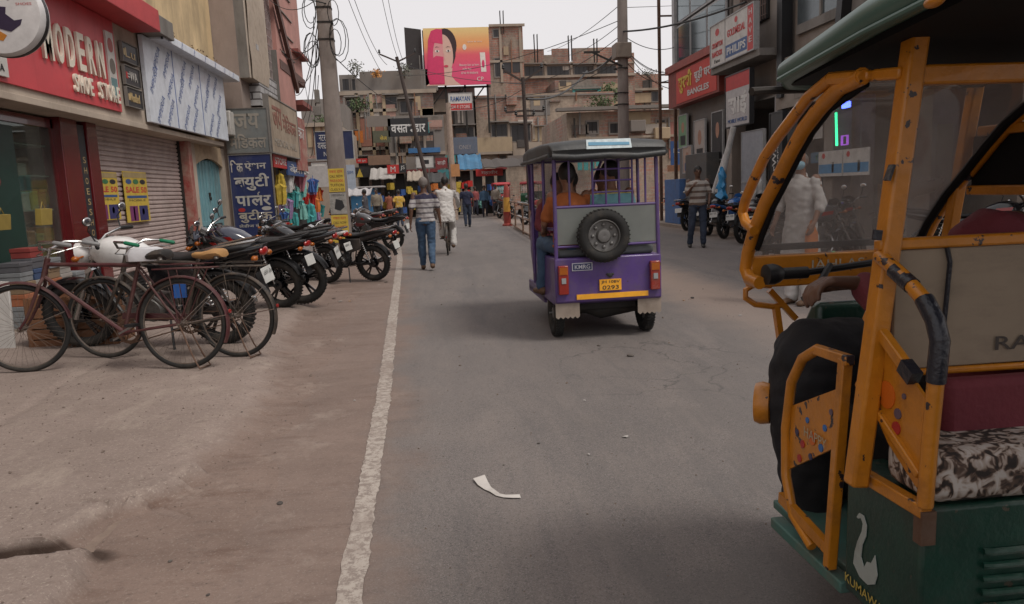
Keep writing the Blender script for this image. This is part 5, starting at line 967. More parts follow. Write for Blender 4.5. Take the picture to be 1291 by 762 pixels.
# roller shutter with posters
r = thing('roller_shutter', (-5.1, 14, 0), 'closed pinkish grey ribbed roller shutter left of the blue door', 'shutter'); m = WB(r); rg = []; z = .10
while z < 2.66:
    for dx, dz in ((0, 0), (.022, .012), (.022, .05), (0, .062)): rg.append((-5.12+dx, z+dz))
    z += .078
m.v = [(x, y, z) for y in (12.2, 16.0) for x, z in rg]; n = len(rg); m.f = [(i, i+1, n+i+1, n+i) for i in range(n-1)]; m.build('slats', SHUT, smooth=False)
m = WB(r); m.bx(-5.14, -5.06, 12.14, 12.2, .09, 2.66); m.bx(-5.14, -5.06, 16.0, 16.06, .09, 2.66); m.each('guide_rail', DKM)
m = WB(r); m.bx(-5.13, -5.07, 12.2, 16.0, .09, .17); m.build('bottom_bar', DKM)
for q, lb in (((118, 217, 150, 278), 'left yellow advertising poster hung on the shutter'), ((158, 217, 187, 280), 'right yellow poster on the shutter, next to the round mirror')):
    rsign(q, lb, -5.05, YELS, [(S0, .5, .93, 1, .10, mat('poster_tan', (.33, .25, .12), .7)), ('#disc', .2, .80, .24, .10, BLUM), ('#disc', .5, .80, .24, .10, GRNS), ('#disc', .8, .80, .24, .10, BS), ('SALE 50', .5, .64, .9, .12, LRED, .03), (S0, .5, .5, .85, .05, BLUM), ('MOBILE', .5, .43, .7, .04, LTR), (S0, .3, .17, .34, .30, mat('poster_purple', (.16, .03, .12), .5)), (S0, .72, .17, .38, .30, mat('poster_dblue', (.03, .03, .12), .5)), ('#disc', .7, .2, .1, .14, REDM), (S0, .3, .17, .06, .26, REDM)], t=.012, name='poster', cat='poster', lt=.002, group='yellow posters on the shutter')
# pillars
def pillar(y0, y1, x0, x1, m_, label, nm='pillar'): b = MB(); b.bx(x0, x1, y0, y1, .09, 2.655); tag(b.build(nm, m_, bevel=.01), label, 'pillar')
pillar(11.05, 11.55, -5.3, -5.02, DRED, 'glossy dark red pillar between the glass shop front and the shutter'); pillar(11.80, 12.13, -5.3, -5.0, DRED, 'narrower dark red pillar at the left edge of the shutter')
b = MB(); b.bx(-5.2, -5.03, 11.57, 11.78, .1, 2.6); tag(b.build('shop_board', mat('dark_banner', (.02, .02, .025), .5), bevel=.005), 'narrow black vertical board with pale letters between two red pillars', 'board'); o = bpy.data.objects['shop_board']; 
for i in range(9): lettering('SHOES'[i % 5], (-5.028, 11.67, 2.1-.15*i), (0, 1, 0), (0, 0, 1), .09, .09, GOLD, o, .002)
b = MB(); b.bx(-5.14, -4.9, 16.07, 16.27, .09, 2.655); tag(b.build('pillar', mat('peeling_red_paint', (.25, .02, .018), .5, dirt=.9, dirtcol=(.40, .33, .26), scale=6), bevel=.008), 'narrow red pillar with peeling paint between shutter and blue door', 'pillar')
# blue door
r = thing('double_door', (-5.1, 17.7, .09), 'turquoise wooden double door with padlock under cream arch', 'door'); 
for y0, y1 in ((16.78, 17.73), (17.75, 18.72)):
    m = WB(r); m.bx(-5.12, -5.08, y0, y1, .1, 2.36); n = 4
    for i in range(n+1): yy3 = y0+(y1-y0-.06)*i/n; m.bx(-5.09, -5.06, yy3, yy3+.06, .12, 2.34)
    m.bx(-5.088, -5.062, y0, y1, .9, 1.0); m.build('door_leaf', TURQ, bevel=.004)
m = WB(r); m.bx(-5.06, -5.03, 17.70, 17.78, 1.55, 1.63); m.ell((-5.03, 17.74, 1.50), (.02, .04, .05)); m.build('padlock', DKM)
# glass shop front with goods
r = thing('shop_window', (-5.15, 9.5, .09), 'glass front of the shoe shop with dim goods behind', 'window'); m = WB(r); m.bx(-5.16, -5.15, 6.6, 11.04, .2, 2.5); m.build('pane', glass('shop_glass', (.75, .85, .8), dust=.05)); m = WB(r)
for y in (6.55, 8.6, 11.0): m.bx(-5.19, -5.12, y, y+.05, .09, 2.62)
m.bx(-5.19, -5.12, 6.55, 11.05, 2.5, 2.62); m.build('frame', DRED)
m = MB(); m.bx(-5.13, -5.12, onX(-60, 250, -5.12).y, onX(27, 250, -5.12).y, .15, 2.45); tag(m.build('curtain', mat('dark_green_cloth', (.004, .030, .022), .45, dirt=.3, dirtcol=(.012, .045, .035), scale=2.5)), 'dark green sheet hanging inside the glass at the left edge', 'curtain')
GC = [(.22, .035, .03), (.30, .22, .05), (.19, .20, .21), (.04, .07, .15), (.22, .15, .09), (.09, .09, .10), (.28, .26, .24), (.03, .03, .03), (.32, .11, .05)]; GM_ = [mat('goods_%d' % i, c, .6, dirt=.2) for i, c in enumerate(GC)]; rr = random.Random(8)
r = thing('shelf_rack', (-5.9, 10.3, .1), 'rack inside the glass front packed with shoe boxes', 'shelf'); m = WB(r)
for z in (.5, .95, 1.4, 1.85, 2.25): m.bx(-5.6, -5.22, 8.9, 11.0, z, z+.02)
m.build('shelf_board', mat('shelf_grey', (.2, .2, .19), .6))
nb = ['red', 'yellow', 'grey', 'navy', 'tan', 'slate', 'cream', 'black', 'orange']; 
for k in range(34):
    ci = rr.randrange(9); y = 9.1+(k % 9)*.21+rr.uniform(-.02, .02); z = (.52, .97, 1.42, 1.87)[k//9]; h = rr.uniform(.12, .3); wd = rr.uniform(.075, .10); b = MB(); b.bx(-5.45, -5.23, -wd+y, wd+y, z, z+h); b.bx(-5.455, -5.225, y-wd-.004, y+wd+.004, z+h-.04, z+h+.003); tag(b.build('shoe_box', GM_[ci], bevel=.004), '%s shoe box, %s from the left on the %s shelf behind the shop glass' % (nb[ci], ORD[k % 9], ('lowest', 'second', 'third', 'top')[k//9]), 'box', 'shoe boxes on the shop rack')
# stacked goods outside the shop
spots = [(-4.78, 9.05, .24, .26), (-4.80, 9.36, .22, .28), (-4.78, 9.67, .24, .26), (-4.80, 9.98, .22, .28), (-4.78, 10.3, .24, .26)]; w2 = ['left end', 'second', 'middle', 'fourth', 'right end']
for si, (x, y, wx, wy) in enumerate(spots):
    z = .09; lv = (6, 7, 6, 5, 4)[si]
    for k in range(lv):
        h = rr.uniform(.11, .14); ci = [2, 6, 5, 2, 3, 6, 8, 5, 2, 4, 0, 6, 2][(si*5+k*3) % 13]; b = MB(); ox = rr.uniform(-.02, .02); b.bx(x-wx/2+ox, x+wx/2+ox, y-wy/2, y+wy/2, z, z+h-.05); b.bx(x-wx/2+ox-.006, x+wx/2+ox+.006, y-wy/2-.006, y+wy/2+.006, z+h-.05, z+h-.003)
        tag(b.build('carton', GM_[ci], bevel=.005), '%s carton, number %s from below, in the %s stack of goods outside the glass' % (nb[ci], ['one', 'two', 'three', 'four', 'five', 'six', 'seven', 'eight'][k], w2[si]), 'box', 'cartons stacked outside the shop'); z += h
for nm, x, y, z, s, ci, lb in (('toy_ball', -4.9, 9.05, 1.75, .12, 0, 'round red bag hanging behind the glass'), ('shoe_box', -4.98, 9.1, 2.02, .16, 0, 'flat red box hanging high behind the glass'), ('paper_bag', -4.75, 9.75, 1.33, .14, 1, 'yellow bag on top of the stacked cartons'), ('paper_bag', -4.75, 8.85, 1.30, .12, 1, 'yellow and orange bag at the left end of the stacked cartons')):
    b = MB(); b.ell((0, 0, 0), (s*.5, s, s*(.75 if nm != 'shoe_box' else .5)), 14, 8) if nm == 'toy_ball' else b.box((0, 0, 0), (s*.5, s*1.9, s*(1.4 if nm == 'paper_bag' else .9)), (0, .1, 0)); b.tube([(0, -.05, s*.7), (0, 0, s*1.3), (0, .05, s*.7)], .006, 5); o = b.build('hanging_bag', GM_[ci], bevel=.01); o.location = (x, y, z); tag(o, lb, 'bag')
def crate(p, wx, wy, h, label):
    r = thing('wooden_crate', p, label, 'crate', 'brown crates behind the bicycles'); m = MB(); n = 5; s = h/n
    for i in range(n):
        for (x0, x1, y0, y1) in ((-wx/2, wx/2, -wy/2, -wy/2+.015), (-wx/2, wx/2, wy/2-.015, wy/2), (-wx/2, -wx/2+.015, -wy/2+.015, wy/2-.015), (wx/2-.015, wx/2, -wy/2+.015, wy/2-.015)): m.bx(x0, x1, y0, y1, i*s+.006, (i+1)*s-.006)
    m.build('side_slats', WOODB, r, bevel=.003); m = MB(); m.bx(-wx/2+.02, wx/2-.02, -wy/2+.02, wy/2-.02, .02, h*.75); m.build('contents', mat('crate_contents', (.09, .04, .02), .9, bump=.6), r)
    m = MB(); [m.bx(sx*(wx/2-.03)-.02, sx*(wx/2-.03)+.02, sy*(wy/2+.001)-.01, sy*(wy/2+.001)+.01, 0, h) for sx in (-1, 1) for sy in (-1, 1)]; m.each('corner_post', WOODB, r)
p = onZ(66, 444, .03); crate((p.x, p.y+.2, .05), .42, .4, .52, 'left one of the two brown slatted crates behind the maroon bicycle'); p = onZ(118, 443, .03); crate((p.x+.03, p.y+.2, .05), .44, .4, .5, 'right one of the two brown slatted crates behind the maroon bicycle')
p = onZ(-6, 448, .02); b = MB(); b.prism([(0, 0), (.32, 0), (.30, .72), (.02, .74)], (p.x-.1, p.y, .02), (1, -.1, 0), (0, .12, .99), .03); tag(b.build('white_board', mat('white_board', (.45, .43, .41), .6, dirt=.25), bevel=.005), 'white board leaning at the left edge of the picture behind the front wheel', 'board')
# ---------------- second building with the parlour panel
Bd = thing('parlour_building', (-6, 22, 0), 'narrow building with lattice window and pale tiles above the blue parlour board', 'building'); XF = -4.2
PINK = mat('pink_plaster', (.40, .205, .175), .9, dirt=.4, dirtcol=(.20, .13, .11), scale=1.5, streak=.3); TILE = brickmat('white_wall_tiles', (.42, .41, .41), (.37, .36, .36), (.08, .07, .07), .5, .17, .018, .25); BRW = mat('brown_fascia', (.10, .05, .04), .7, dirt=.3)
m = WB(Bd); m.bx(-9, -4.45, 19.02, 26.5, .09, 9.5); m.build('wall', mat('parlour_wall', (.28, .22, .19), .9, dirt=.5, scale=1.4, streak=.3))
m = WB(Bd); m.bx(-4.45, XF, 19.9, 22.3, 3.75, 4.62); m.bx(-4.45, XF, 19.9, 20.2, 4.62, 8.5); m.build('tiled_wall', TILE, smooth=False)
r_ = WB(Bd); r_.bx(-4.45, -4.40, 20.2, 22.4, 4.66, 8.5); r_.build('window', mat('window_dark_red', (.09, .012, .014), .7)); m = WB(Bd)
for i in range(14): m.cyl((-4.28, 20.2+i*.165, 4.62), (-4.28, 20.2+i*.165, 8.5), .011, n=6)
for i in range(18): m.cyl((-4.28, 20.2, 4.7+i*.22), (-4.28, 22.4, 4.7+i*.22), .011, n=6)
m.build('lattice_grille', mat('grille_white', (.33, .28, .27), .6)); 
m = WB(Bd); m.bx(-4.45, -4.1, 22.4, 26.5, 5.05, 5.3); m.bx(-4.45, -4.1, 22.4, 26.5, 8.0, 8.3); m.build('balcony_slab', BRW); m = WB(Bd); m.bx(-4.45, -4.16, 22.4, 26.5, 5.3, 8.0); m.build('pink_wall', PINK)
m = WB(Bd); m.bar((-4.05, 20.2, 8.6), (-4.05, 24.6, 4.7), .10, .22, up=(0, 0, 1)); m.build('sloping_beam', BRW)
m = WB(Bd); m.bx(-4.45, -3.95, 24.7, 26.6, 4.3, 4.45); m.bx(-4.45, -3.95, 24.7, 26.6, 5.9, 6.0); m.each('sunshade', mat('red_brown_chajja', (.22, .06, .05), .8, dirt=.4))
m = WB(Bd); m.bx(-4.45, -4.22, 22.5, 26.5, 2.72, 3.7); m.build('shop_lintel', PINK); m = WB(Bd); m.bx(-4.46, -4.40, 20.2, 22.3, .1, 2.6); m.build('shop_shutter', mat('grey_shutter', (.17, .165, .16), .6, dirt=.4)); m = WB(Bd); m.bx(-4.44, -4.36, 22.6, 26.3, .1, 2.7); m.build('shop_opening', DARK)
m = WB(Bd)
for z in (5.6, 6.2, 6.8, 7.4): m.bx(-4.17, -4.12, 23, 25, z, z+.03)
m.build('ventilator', GRC)
# boxed balconies projecting towards the street
def slabbox(p, label, mf, mend):
    r = thing('projecting_balcony', (p[0], p[2], p[4]), label, 'balcony', None); m = WB(r); m.bx(*p); m.build('parapet', mf, bevel=.02); m = WB(r); m.bx(p[0], p[1]-.004, p[2]-.012, p[2]-.0, p[4]+.01, p[5]-.01); m.build('end_wall', mend)
slabbox((-4.9, -4.22, 19.05, 21.45, 4.30, 8.2), 'tall beige boxed balcony with grey end wall right of the yellowed wall', BEI, GRC); slabbox((-4.55, -4.12, 22.1, 24.5, 3.82, 5.5), 'small pink boxed balcony with grey end wall above the medical board', PINK, GRC)
m = MB(); m.v = []; rg = []
for i in range(10): z = 4.32+i*.42; x = -4.19+.015*math.sin(i*2.1); rg += [(x, 21.0+.25*math.sin(i*.8), z)]
b = MB(); n = len(rg); b.v = [(x, 19.2, z) for x, _, z in rg]+rg+[(x-.012, 19.2, z) for x, _, z in rg]+[(x-.012, y, z) for x, y, z in rg]; b.f = [(i, i+1, n+i+1, n+i) for i in range(n-1)]+[(2*n+i, 3*n+i, 3*n+i+1, 2*n+i+1) for i in range(n-1)]; tag(b.build('tarpaulin', mat('beige_tarp', (.36, .29, .225), .7, dirt=.3)), 'beige sheet hung over the street face of the tall boxed balcony', 'tarpaulin')
r = thing('air_conditioner', (-4.75, 19.4, 3.2), 'white air conditioner box on the wall above the blue parlour board', 'air conditioner'); m = WB(r); m.bx(-4.99, -4.72, 18.9, 18.98, 2.95, 3.55); m.bx(-5.05, -4.65, 18.55, 18.93, 2.95, 3.5); m.build('case', WS, bevel=.02); m = WB(r); m.lathe((-4.86, 18.54, 3.22), (0, -1, 0), [(0, .16), (.01, .15), (.012, .02)], 20); m.build('fan_grille', DKM)
# perpendicular boards
DV = {'kr': 'क्रिऐशन'}
PB = mat('parlour_blue', (.018, .028, .11), .5, dirt=.35, dirtcol=(.12, .12, .16), scale=3, streak=.3); PW = mat('parlour_letter', (.50, .47, .43), .6, var=.15); MG = mat('medical_grey', (.17, .18, .175), .6, dirt=.5, dirtcol=(.25, .22, .19)); MLT = mat('medical_letter', (.30, .27, .23), .7)
zz = lambda py: onY(318, py, 19.0).z
xl, xr = -4.88, -3.90
sign('blue parlour board with white Devanagari lettering facing up the street', (xl, 18.98, .55), (1, 0, 0), xr-xl, 2.5-.55, PB, [('िक्र', .17, .87, .30, .15, PW, .02), ('ऐशन', .62, .865, .52, .115, PW, .02), ('ब्युटी', .5, .67, .84, .21, PW, .025), ('पार्लर', .5, .46, .84, .17, PW, .025), ('बुटीक', .52, .25, .82, .16, mat('parlour_letter2', (.45, .40, .33), .6), .02), ('#disc', .2, .33, .17, .05, REDM), ('#disc', .80, .34, .24, .05, PW), ('लेडीज के लिए', .5, .13, .8, .05, PW, .01)], GRC, .08, name='shop_sign', bw=.02)
sign('weathered grey medical board with faded lettering above the blue board', (xl, 18.98, 2.56), (1, 0, 0), xr-xl, 1.02, MG, [('जय', .5, .72, .62, .34, MLT, .02), ('मेडिकल', .5, .26, .88, .34, MLT, .02)], GRC, .08, bw=.02)
rsign((341, 132, 375, 195), 'faded beige medical signboard along the street side', -3.88, mat('faded_beige_board', (.34, .27, .20), .7, dirt=.5, scale=2.5), [('जय', .25, .66, .3, .4, mat('faded_red', (.24, .10, .07), .7), .02), ('मेडिकल', .68, .62, .5, .36, mat('faded_red', (.24, .10, .07), .7), .015), ('MEDICAL HALL', .5, .2, .8, .14, MLT)], GRC, .12)
rsign((345, 196, 362, 212), 'small dark red and blue sign under the beige medical board', -3.97, REDM, [('STORE', .5, .5, .8, .5, LWH)], t=.05)
rsign((363, 205, 383, 222), 'blue sign with white letters over the clothes stall', -3.95, BLUM, [('बेबी', .5, .5, .8, .6, LWH)], t=.05)
rsign((374, 150, 386, 215), 'narrow red and cream vertical sign at the far end of the left row', -3.9, mat('peeling_red_paint', (.3, .02, .02), .5), [('का', .5, .7, .7, .2, LWH)], t=.06)
# clothes and bags outside the stalls
CL = [('teal', (.05, .28, .28)), ('pink', (.42, .16, .2)), ('orange', (.50, .15, .03)), ('red', (.45, .025, .02)), ('white', (.45, .44, .43)), ('yellow', (.5, .36, .05)), ('blue', (.04, .10, .30)), ('lilac', (.24, .16, .30)), ('mint', (.18, .42, .38))]; CM = [mat('cloth_'+n, c, .85, bump=.3, var=.3, scale=12) for n, c in CL]
rr = random.Random(21); places = []
for k in range(38):
    px = 352+rr.random()*52; py = 222+rr.random()*58; yy4 = 20.5+(px-352)/52*8
    places.append((px, py, yy4))
places.sort()
for k, (px, py, yd) in enumerate(places):
    p = onY(px, py, yd); ci = (3 if rr.random() < .5 else 2) if (px > 382 and py > 236 and py < 262) else (0 if (px > 362 and py > 248) and rr.random() < .6 else rr.choice([1, 4, 5, 6, 7, 8, 4])); s = rr.uniform(.14, .26); b = MB(); rg = []
    for i in range(8):
        t = i/7; rr_ = s*(.75+.25*math.sin(k+3*t))*(1 if t < .8 else (1.25 if t < .95 else .35)); rg.append([V(math.cos(2*math.pi*j/20)*rr_*.8, math.sin(2*math.pi*j/20)*rr_*.22+s*.13*math.sin(math.cos(2*math.pi*j/20)*8+k)*(1-t*.5), (1-t)*-s*2.3+s*(1+.06*math.sin(j*1.7+k*2))) for j in range(20)])
    b.loft(rg); b.tube([(0, 0, s*.9), (0, 0, s*1.5)], .01, 5); o = b.build('hanging_garment', CM[ci]); o.location = p; tag(o, '%s garment hung at the left stalls, %s from the blue parlour board' % (CL[ci][0], ORD[k]), 'clothes', 'garments and bags hung outside the stalls')
for i, (px, yd) in enumerate(((344, 20.3), (352, 21.5), (391, 27.5), (402, 28.5))):
    p = onY(px, 280, yd); b = MB(); b.cyl((p.x, p.y, .05), (p.x, p.y, 2.5), .025, n=8); tag(b.build('stall_pole', mat('wood_pole', (.24, .17, .10), .8)), '%s wooden prop of the clothes stalls' % ['leftmost', 'second', 'third', 'rightmost'][i], 'pole')
b = MB(); p = onY(395, 230, 28); b.prism([(-1.0, -.45), (.9, -.45), (.8, .35), (-.9, .35)], (p.x, 28.2, 2.2), (1, 0, 0), (0, .3, .95), .03); tag(b.build('cloth_awning', mat('grey_cloth', (.33, .31, .30), .9, bump=.5, bscale=8)), 'grey white cloth sheet hung over the orange garments', 'awning')
# ---------------- utility pole with posters and cable tangle
r = thing('utility_pole', (-1.95, 17, 0), 'thick leaning concrete utility pole with yellow posters and a cable tangle', 'utility pole'); a = onY(431, 320, 17); tp = onY(405, -60, 17)
CONC = mat('pole_concrete', (.24, .205, .185), .9, dirt=.5, dirtcol=(.13, .10, .09), scale=3, streak=.3, bump=.3); base = V(-2.09, 17, 0); top = base+(onY(408, 0, 17)-onY(430, 270, 17))*1.45+V(0, 0, .0); top = V(base.x+(onY(408, 0, 17).x-onY(430, 270, 17).x)*1.6, 17, 7.3)
m = WB(r); n = 10
def pw(t): return .205-.075*t
cs = []
for i in range(n+1):
    t = i/n; c = base.lerp(top, t); h_ = pw(t); ch = .03; cs.append([c+V(x, y, 0) for x, y in ((-h_+ch, -h_*.8), (h_-ch, -h_*.8), (h_, -h_*.8+ch), (h_, h_*.8-ch), (h_-ch, h_*.8), (-h_+ch, h_*.8), (-h_, h_*.8-ch), (-h_, -h_*.8+ch))])
m.loft(cs); m.build('shaft', CONC, ang=50)
def onpole(px, py, off=.0): p = onY(px, py, 17-.19-off); return p
for q, mm, lb, ls in (((-.19, .17, .42, 1.02), YELS, 'lower yellow poster', 1), ((-.19, .17, 1.04, 1.50), mat('poster_greywhite', (.30, .29, .27), .7, dirt=.5, dirtcol=(.08, .08, .08), scale=14), 'white poster with a picture', 2), ((-.18, .16, 1.52, 2.02), YELS, 'upper yellow poster', 1)):
    zc = (q[2]+q[3])/2; cx = base.x+(top.x-base.x)*zc/7.3; m = WB(r); m.bx(cx+q[0], cx+q[1], 17-pw(zc/7.3)*.8-.012, 17-pw(zc/7.3)*.8-.006, q[2], q[3]); p = m.build('poster', mm)
    yf = 17-pw(zc/7.3)*.8-.012
    if ls == 1:
        for k in range(5): lettering(['रक्त दान', 'CALL NOW', '9431000', 'TUITION', 'CLASS X XII'][k], V(cx-.01, yf, q[3]-.07-.095*k)-r.location, (1, 0, 0), (0, 0, 1), .28, .055, LRED if k in (0, 2) else LTR, p, .001)
    else:
        lettering('MISSING', V(cx-.01, yf, q[3]-.05)-r.location, (1, 0, 0), (0, 0, 1), .26, .05, LTR, p, .001); m = WB(r); m.prism([(-.1, -.12), (.02, -.16), (.12, -.08), (.08, .06), (-.06, .1)], (cx, yf, zc), (1, 0, 0), (0, 0, 1), .001); m.build('print', BS, p)
for z in (5.05, 4.7, 5.35): m = WB(r); cx = base.x+(top.x-base.x)*z/7.3; h_ = pw(z/7.3)+.006; m.bx(cx-h_, cx+h_, 17-h_*.8-.003, 17+h_*.8+.003, z, z+.04); m.build('clamp_band', DKM)
rr = random.Random(4)
for k in range(9):
    cx = base.x-.05; m = WB(r); R0 = rr.uniform(.12, .32); z = rr.uniform(4.3, 5.3); sd = 1 if k % 2 else -1
    m.tube([V(cx+sd*(.12+R0*.7*(1-math.cos(t*6.28/12))), 17-.2-rr.uniform(0, .04), z+R0*1.6*math.sin(t*6.28/12)) for t in range(12)], .009, 5, closed=True); m.build('cable_coil', BLK)
m = WB(r); m.box((base.x-.3, 16.9, 3.55), (.10, .12, .28)); m.box((base.x-.32, 16.9, 3.25), (.14, .12, .2)); m.build('junction_box', GRC, bevel=.01)
CAB = mat('cable_black', (.02, .02, .02), .6); ncab = [0]
def cable(a, b, sag, label, rad=.008):
    a = Vector(a); b = Vector(b); m = MB(); n = 18; m.tube([a.lerp(b, i/n)-V(0, 0, sag*4*(i/n)*(1-i/n)) for i in range(n+1)], rad, 5); tag(m.build('overhead_cable', CAB), label, 'cable', 'overhead cables')
PT = V(base.x-.1, 17, 5.2)
for i, (px, py, yd, sag, off) in enumerate(((378, 150, 27, .7, 0), (352, 60, 23, .5, -.2), (340, 0, 21, .2, .3), (388, 195, 28, .9, -.5), (375, 100, 26, .3, -.8), (385, 110, 27, .8, -1.2))): cable(PT+V(-.15, 0, off), onY(px, py, yd), sag, 'thin cable from the concrete pole to the left houses, %s' % ['slack one to the stalls', 'rising to the pink balcony', 'nearest to the lattice window', 'lowest and most slack', 'taut one below the coils', 'last one under the clamp'][i], .009)
cable(V(-2, 17, 5.45), V(-7, 6.5, 6.4), .5, 'thick cable from the concrete pole over the shoe shop', .014)
# ------------------------------------------------------------------ right side of the street (facades on x = 8)
XR_ = 8.0
def rbox(root, nm, px, m_, x0=None, x1=None, world=None):
    l, tp, rt, bt = px; X = x0 or XR_; a = onX(l, (tp+bt)/2, X); b = onX(rt, (tp+bt)/2, X); ym = (l+rt)/2; zt = onX(ym, tp, X).z; zb = onX(ym, bt, X).z; m = WB(root); m.bx(X, x1 or X+.1, min(a.y, b.y), max(a.y, b.y), zb, zt); return m.build(nm, m_, bevel=.004)
Rr = thing('glass_front_building', (11, 22, 0), 'building with mirrored upper glazing above the red sign on the right', 'building')
m = WB(Rr); m.bx(8.15, 14, 20.4, 24.8, .11, 9.5); m.build('wall', mat('dull_wall', (.15, .135, .125), .9, dirt=.5, scale=1.5))
GLZ = mat('mirror_glass', (.10, .13, .14), .06, .6, var=.4, scale=.7); FRW = mat('window_frame_pale', (.33, .33, .33), .5, dirt=.3)
for y0, y1 in ((20.5, 21.9), (21.95, 23.35), (23.4, 24.7)):
    for z0, z1 in ((4.95, 6.35), (6.42, 7.8), (7.87, 9.3)):
        m = WB(Rr); m.bx(8.06, 8.10, y0, y1, z0, z1); w_ = m.build('window', FRW); m = WB(Rr); m.bx(8.05, 8.055, y0+.06, y1-.06, z0+.06, z1-.06); m.build('pane', GLZ, w_, smooth=False)
m = WB(Rr); m.bx(7.98, 8.15, 24.7, 24.95, 4.9, 9.5); m.build('corner_trim', FRW)
m = WB(Rr); m.tube([(7.9, 22.1, 9.2), (7.6, 22.1, 8.9), (7.6, 22.1, 8.0), (7.85, 22.1, 7.5)], .05); m.tube([(7.9, 21.4, 9.2), (7.65, 21.4, 8.9), (7.65, 21.4, 8.2)], .05); m.build('downpipe', DKM)
REDS = mat('red_shop_sign', (.50, .035, .02), .45, dirt=.25, dirtcol=(.25, .05, .04), scale=1.5)
r = thing('shop_sign', (7.9, 22.5, 3.75), 'red sign box with yellow and white Devanagari letters on the right side', 'sign'); m = WB(r); m.bx(7.78, 8.15, 20.3, 24.75, 3.78, 4.86); m.build('box', mat('red_brown_box', (.22, .04, .03), .6, dirt=.4)); m = WB(r); m.bx(7.7, 8.15, 20.2, 24.85, 4.86, 5.08); m.build('hood', mat('dull_red_hood', (.30, .07, .055), .6, dirt=.4)); m = WB(r); m.bx(7.765, 7.78, 20.45, 23.9, 3.84, 4.80); p = m.build('panel', REDS)
U_, W_ = (0, -1, 0), (0, 0, 1)
lettering('सुरभी', V(7.762, 23.05, 4.42)-r.location, U_, W_, 1.25, .62, LYEL, r, .01, .03); lettering('चूड़ी घर', V(7.762, 21.55, 4.45)-r.location, U_, W_, 1.3, .40, LWH, r, .01, .02); lettering('BANGLES', V(7.762, 21.9, 4.05)-r.location, U_, W_, 1.8, .17, LWH, r, .01, .02)
# shop under the red sign
m = WB(Rr); m.bx(8.02, 8.15, 20.4, 24.8, .11, .5); m.build('counter_step', GRC)
for i, (y0, y1, z0, z1, mm) in enumerate(((23.6, 24.4, 2.5, 3.5, mat('poster_green', (.16, .28, .16), .5)), (23.2, 24.0, 1.7, 2.5, mat('poster_face', (.40, .28, .22), .5)), (22.0, 22.9, 1.9, 3.2, mat('poster_face2', (.38, .33, .30), .5)), (20.6, 21.4, 2.0, 3.3, BS))): sign(['green poster with dark figure under the red sign', 'poster with a tan portrait below the green poster', 'pale poster with a tan portrait in the middle of the bangle shop', 'dark shelf board at the near end of the bangle shop'][i], (8.0, y1, z0), U_, y1-y0, z1-z0, mm, [('#disc', .5, .62, .34, .34, mat('poster_skin', (.35, .18, .12), .6)), (S0, .5, .22, .6, .30, BS if i != 1 else BLUM)], FRW, .04, name='poster', cat='poster', lt=.003)
m = MB(); m.bx(7.5, 7.98, 22.9, 24.4, .11, 1.5); tag(m.build('counter', mat('blue_counter', (.06, .13, .30), .6, dirt=.3), bevel=.01), 'blue counter in front of the bangle shop by the tower posts', 'counter')
m = MB(); m.bx(7.6, 7.98, 20.8, 22.6, 1.3, 2.2); m.bx(7.6, 7.98, 20.8, 22.6, .11, 1.2); tag(m.build('display_case', mat('dark_case', (.07, .07, .07), .4, dirt=.4), bevel=.01), 'dark display case under the bangle shop posters', 'case')
# building with electrical shop signs
R2 = thing('shop_building', (12, 15, 0), 'long dull building with grilled upper window behind the electrical signs on the right', 'building')
DW = mat('dull_brown_wall', (.24, .205, .18), .9, dirt=.55, scale=1.3, streak=.3, bump=.2); m = WB(R2); m.bx(8.2, 15, 4.0, 20.35, 3.3, 9.5); m.build('upper_wall', DW); m = WB(R2); m.bx(9.6, 15, 4, 20.35, .11, 3.3); m.build('lower_wall', mat('dim_wall', (.22, .20, .185), .9, dirt=.5, scale=1.3))
for y in (20.15, 17.2, 14.9, 12.4, 9.6, 6.6): m = WB(R2); m.bx(8.0, 8.4, y-.18, y+.18, .11, 3.3); m.build('pillar', mat('grey_tiled_pillar', (.30, .29, .29), .45, dirt=.25, scale=3) if y == 17.2 else DW, bevel=.01)
m = WB(R2); m.bx(8.0, 9.6, 17.2, 20.3, 3.28, 3.32); m.bx(7.55, 8.2, 17.2, 20.3, 4.2, 4.36); m.build('canopy_slab', GRC)
m = WB(R2); m.bx(7.95, 8.2, 4.0, 17.2, 2.95, 4.05); m.build('lintel', mat('brown_lintel', (.25, .215, .185), .85, dirt=.4, scale=1.8))
m = WB(R2); m.bx(8.14, 8.2, 18.1, 19.7, 5.2, 7.6); wd = m.build('window', DARK); m = WB(R2)
for i in range(13): m.cyl((8.10, 18.15+i*.125, 5.2), (8.10, 18.15+i*.125, 7.6), .012, n=6)
for i in range(10): m.cyl((8.10, 18.1, 5.3+i*.24), (8.10, 19.7, 5.3+i*.24), .010, n=6)
m.build('grille', mat('grille_brown', (.16, .10, .08), .6), wd)
for y0, y1 in ((12.2, 16.6), (8, 11.6)): m = WB(R2); m.bx(8.15, 8.2, y0, y1, 4.7, 6.6); w_ = m.build('window', mat('glass_dim', (.10, .12, .13), .15, .3)); m = WB(R2); m.bx(8.12, 8.2, y0, y1, 6.6, 6.8); m.bx(8.12, 8.2, y0, y1, 4.5, 4.7); [m.bx(8.11, 8.16, y0+i*1.1, y0+i*1.1+.07, 4.7, 6.6) for i in range(5) if y0+i*1.1 < y1]; m.build('frame', GRC, w_)
m = WB(R2); m.bar((8.0, 16.9, 3.2), (8.0, 16.9, 9.0), .25); m.bar((8.02, 14.5, 4.2), (8.02, 13.8, 9.0), .2); m.build('drain_pipe', BLK)
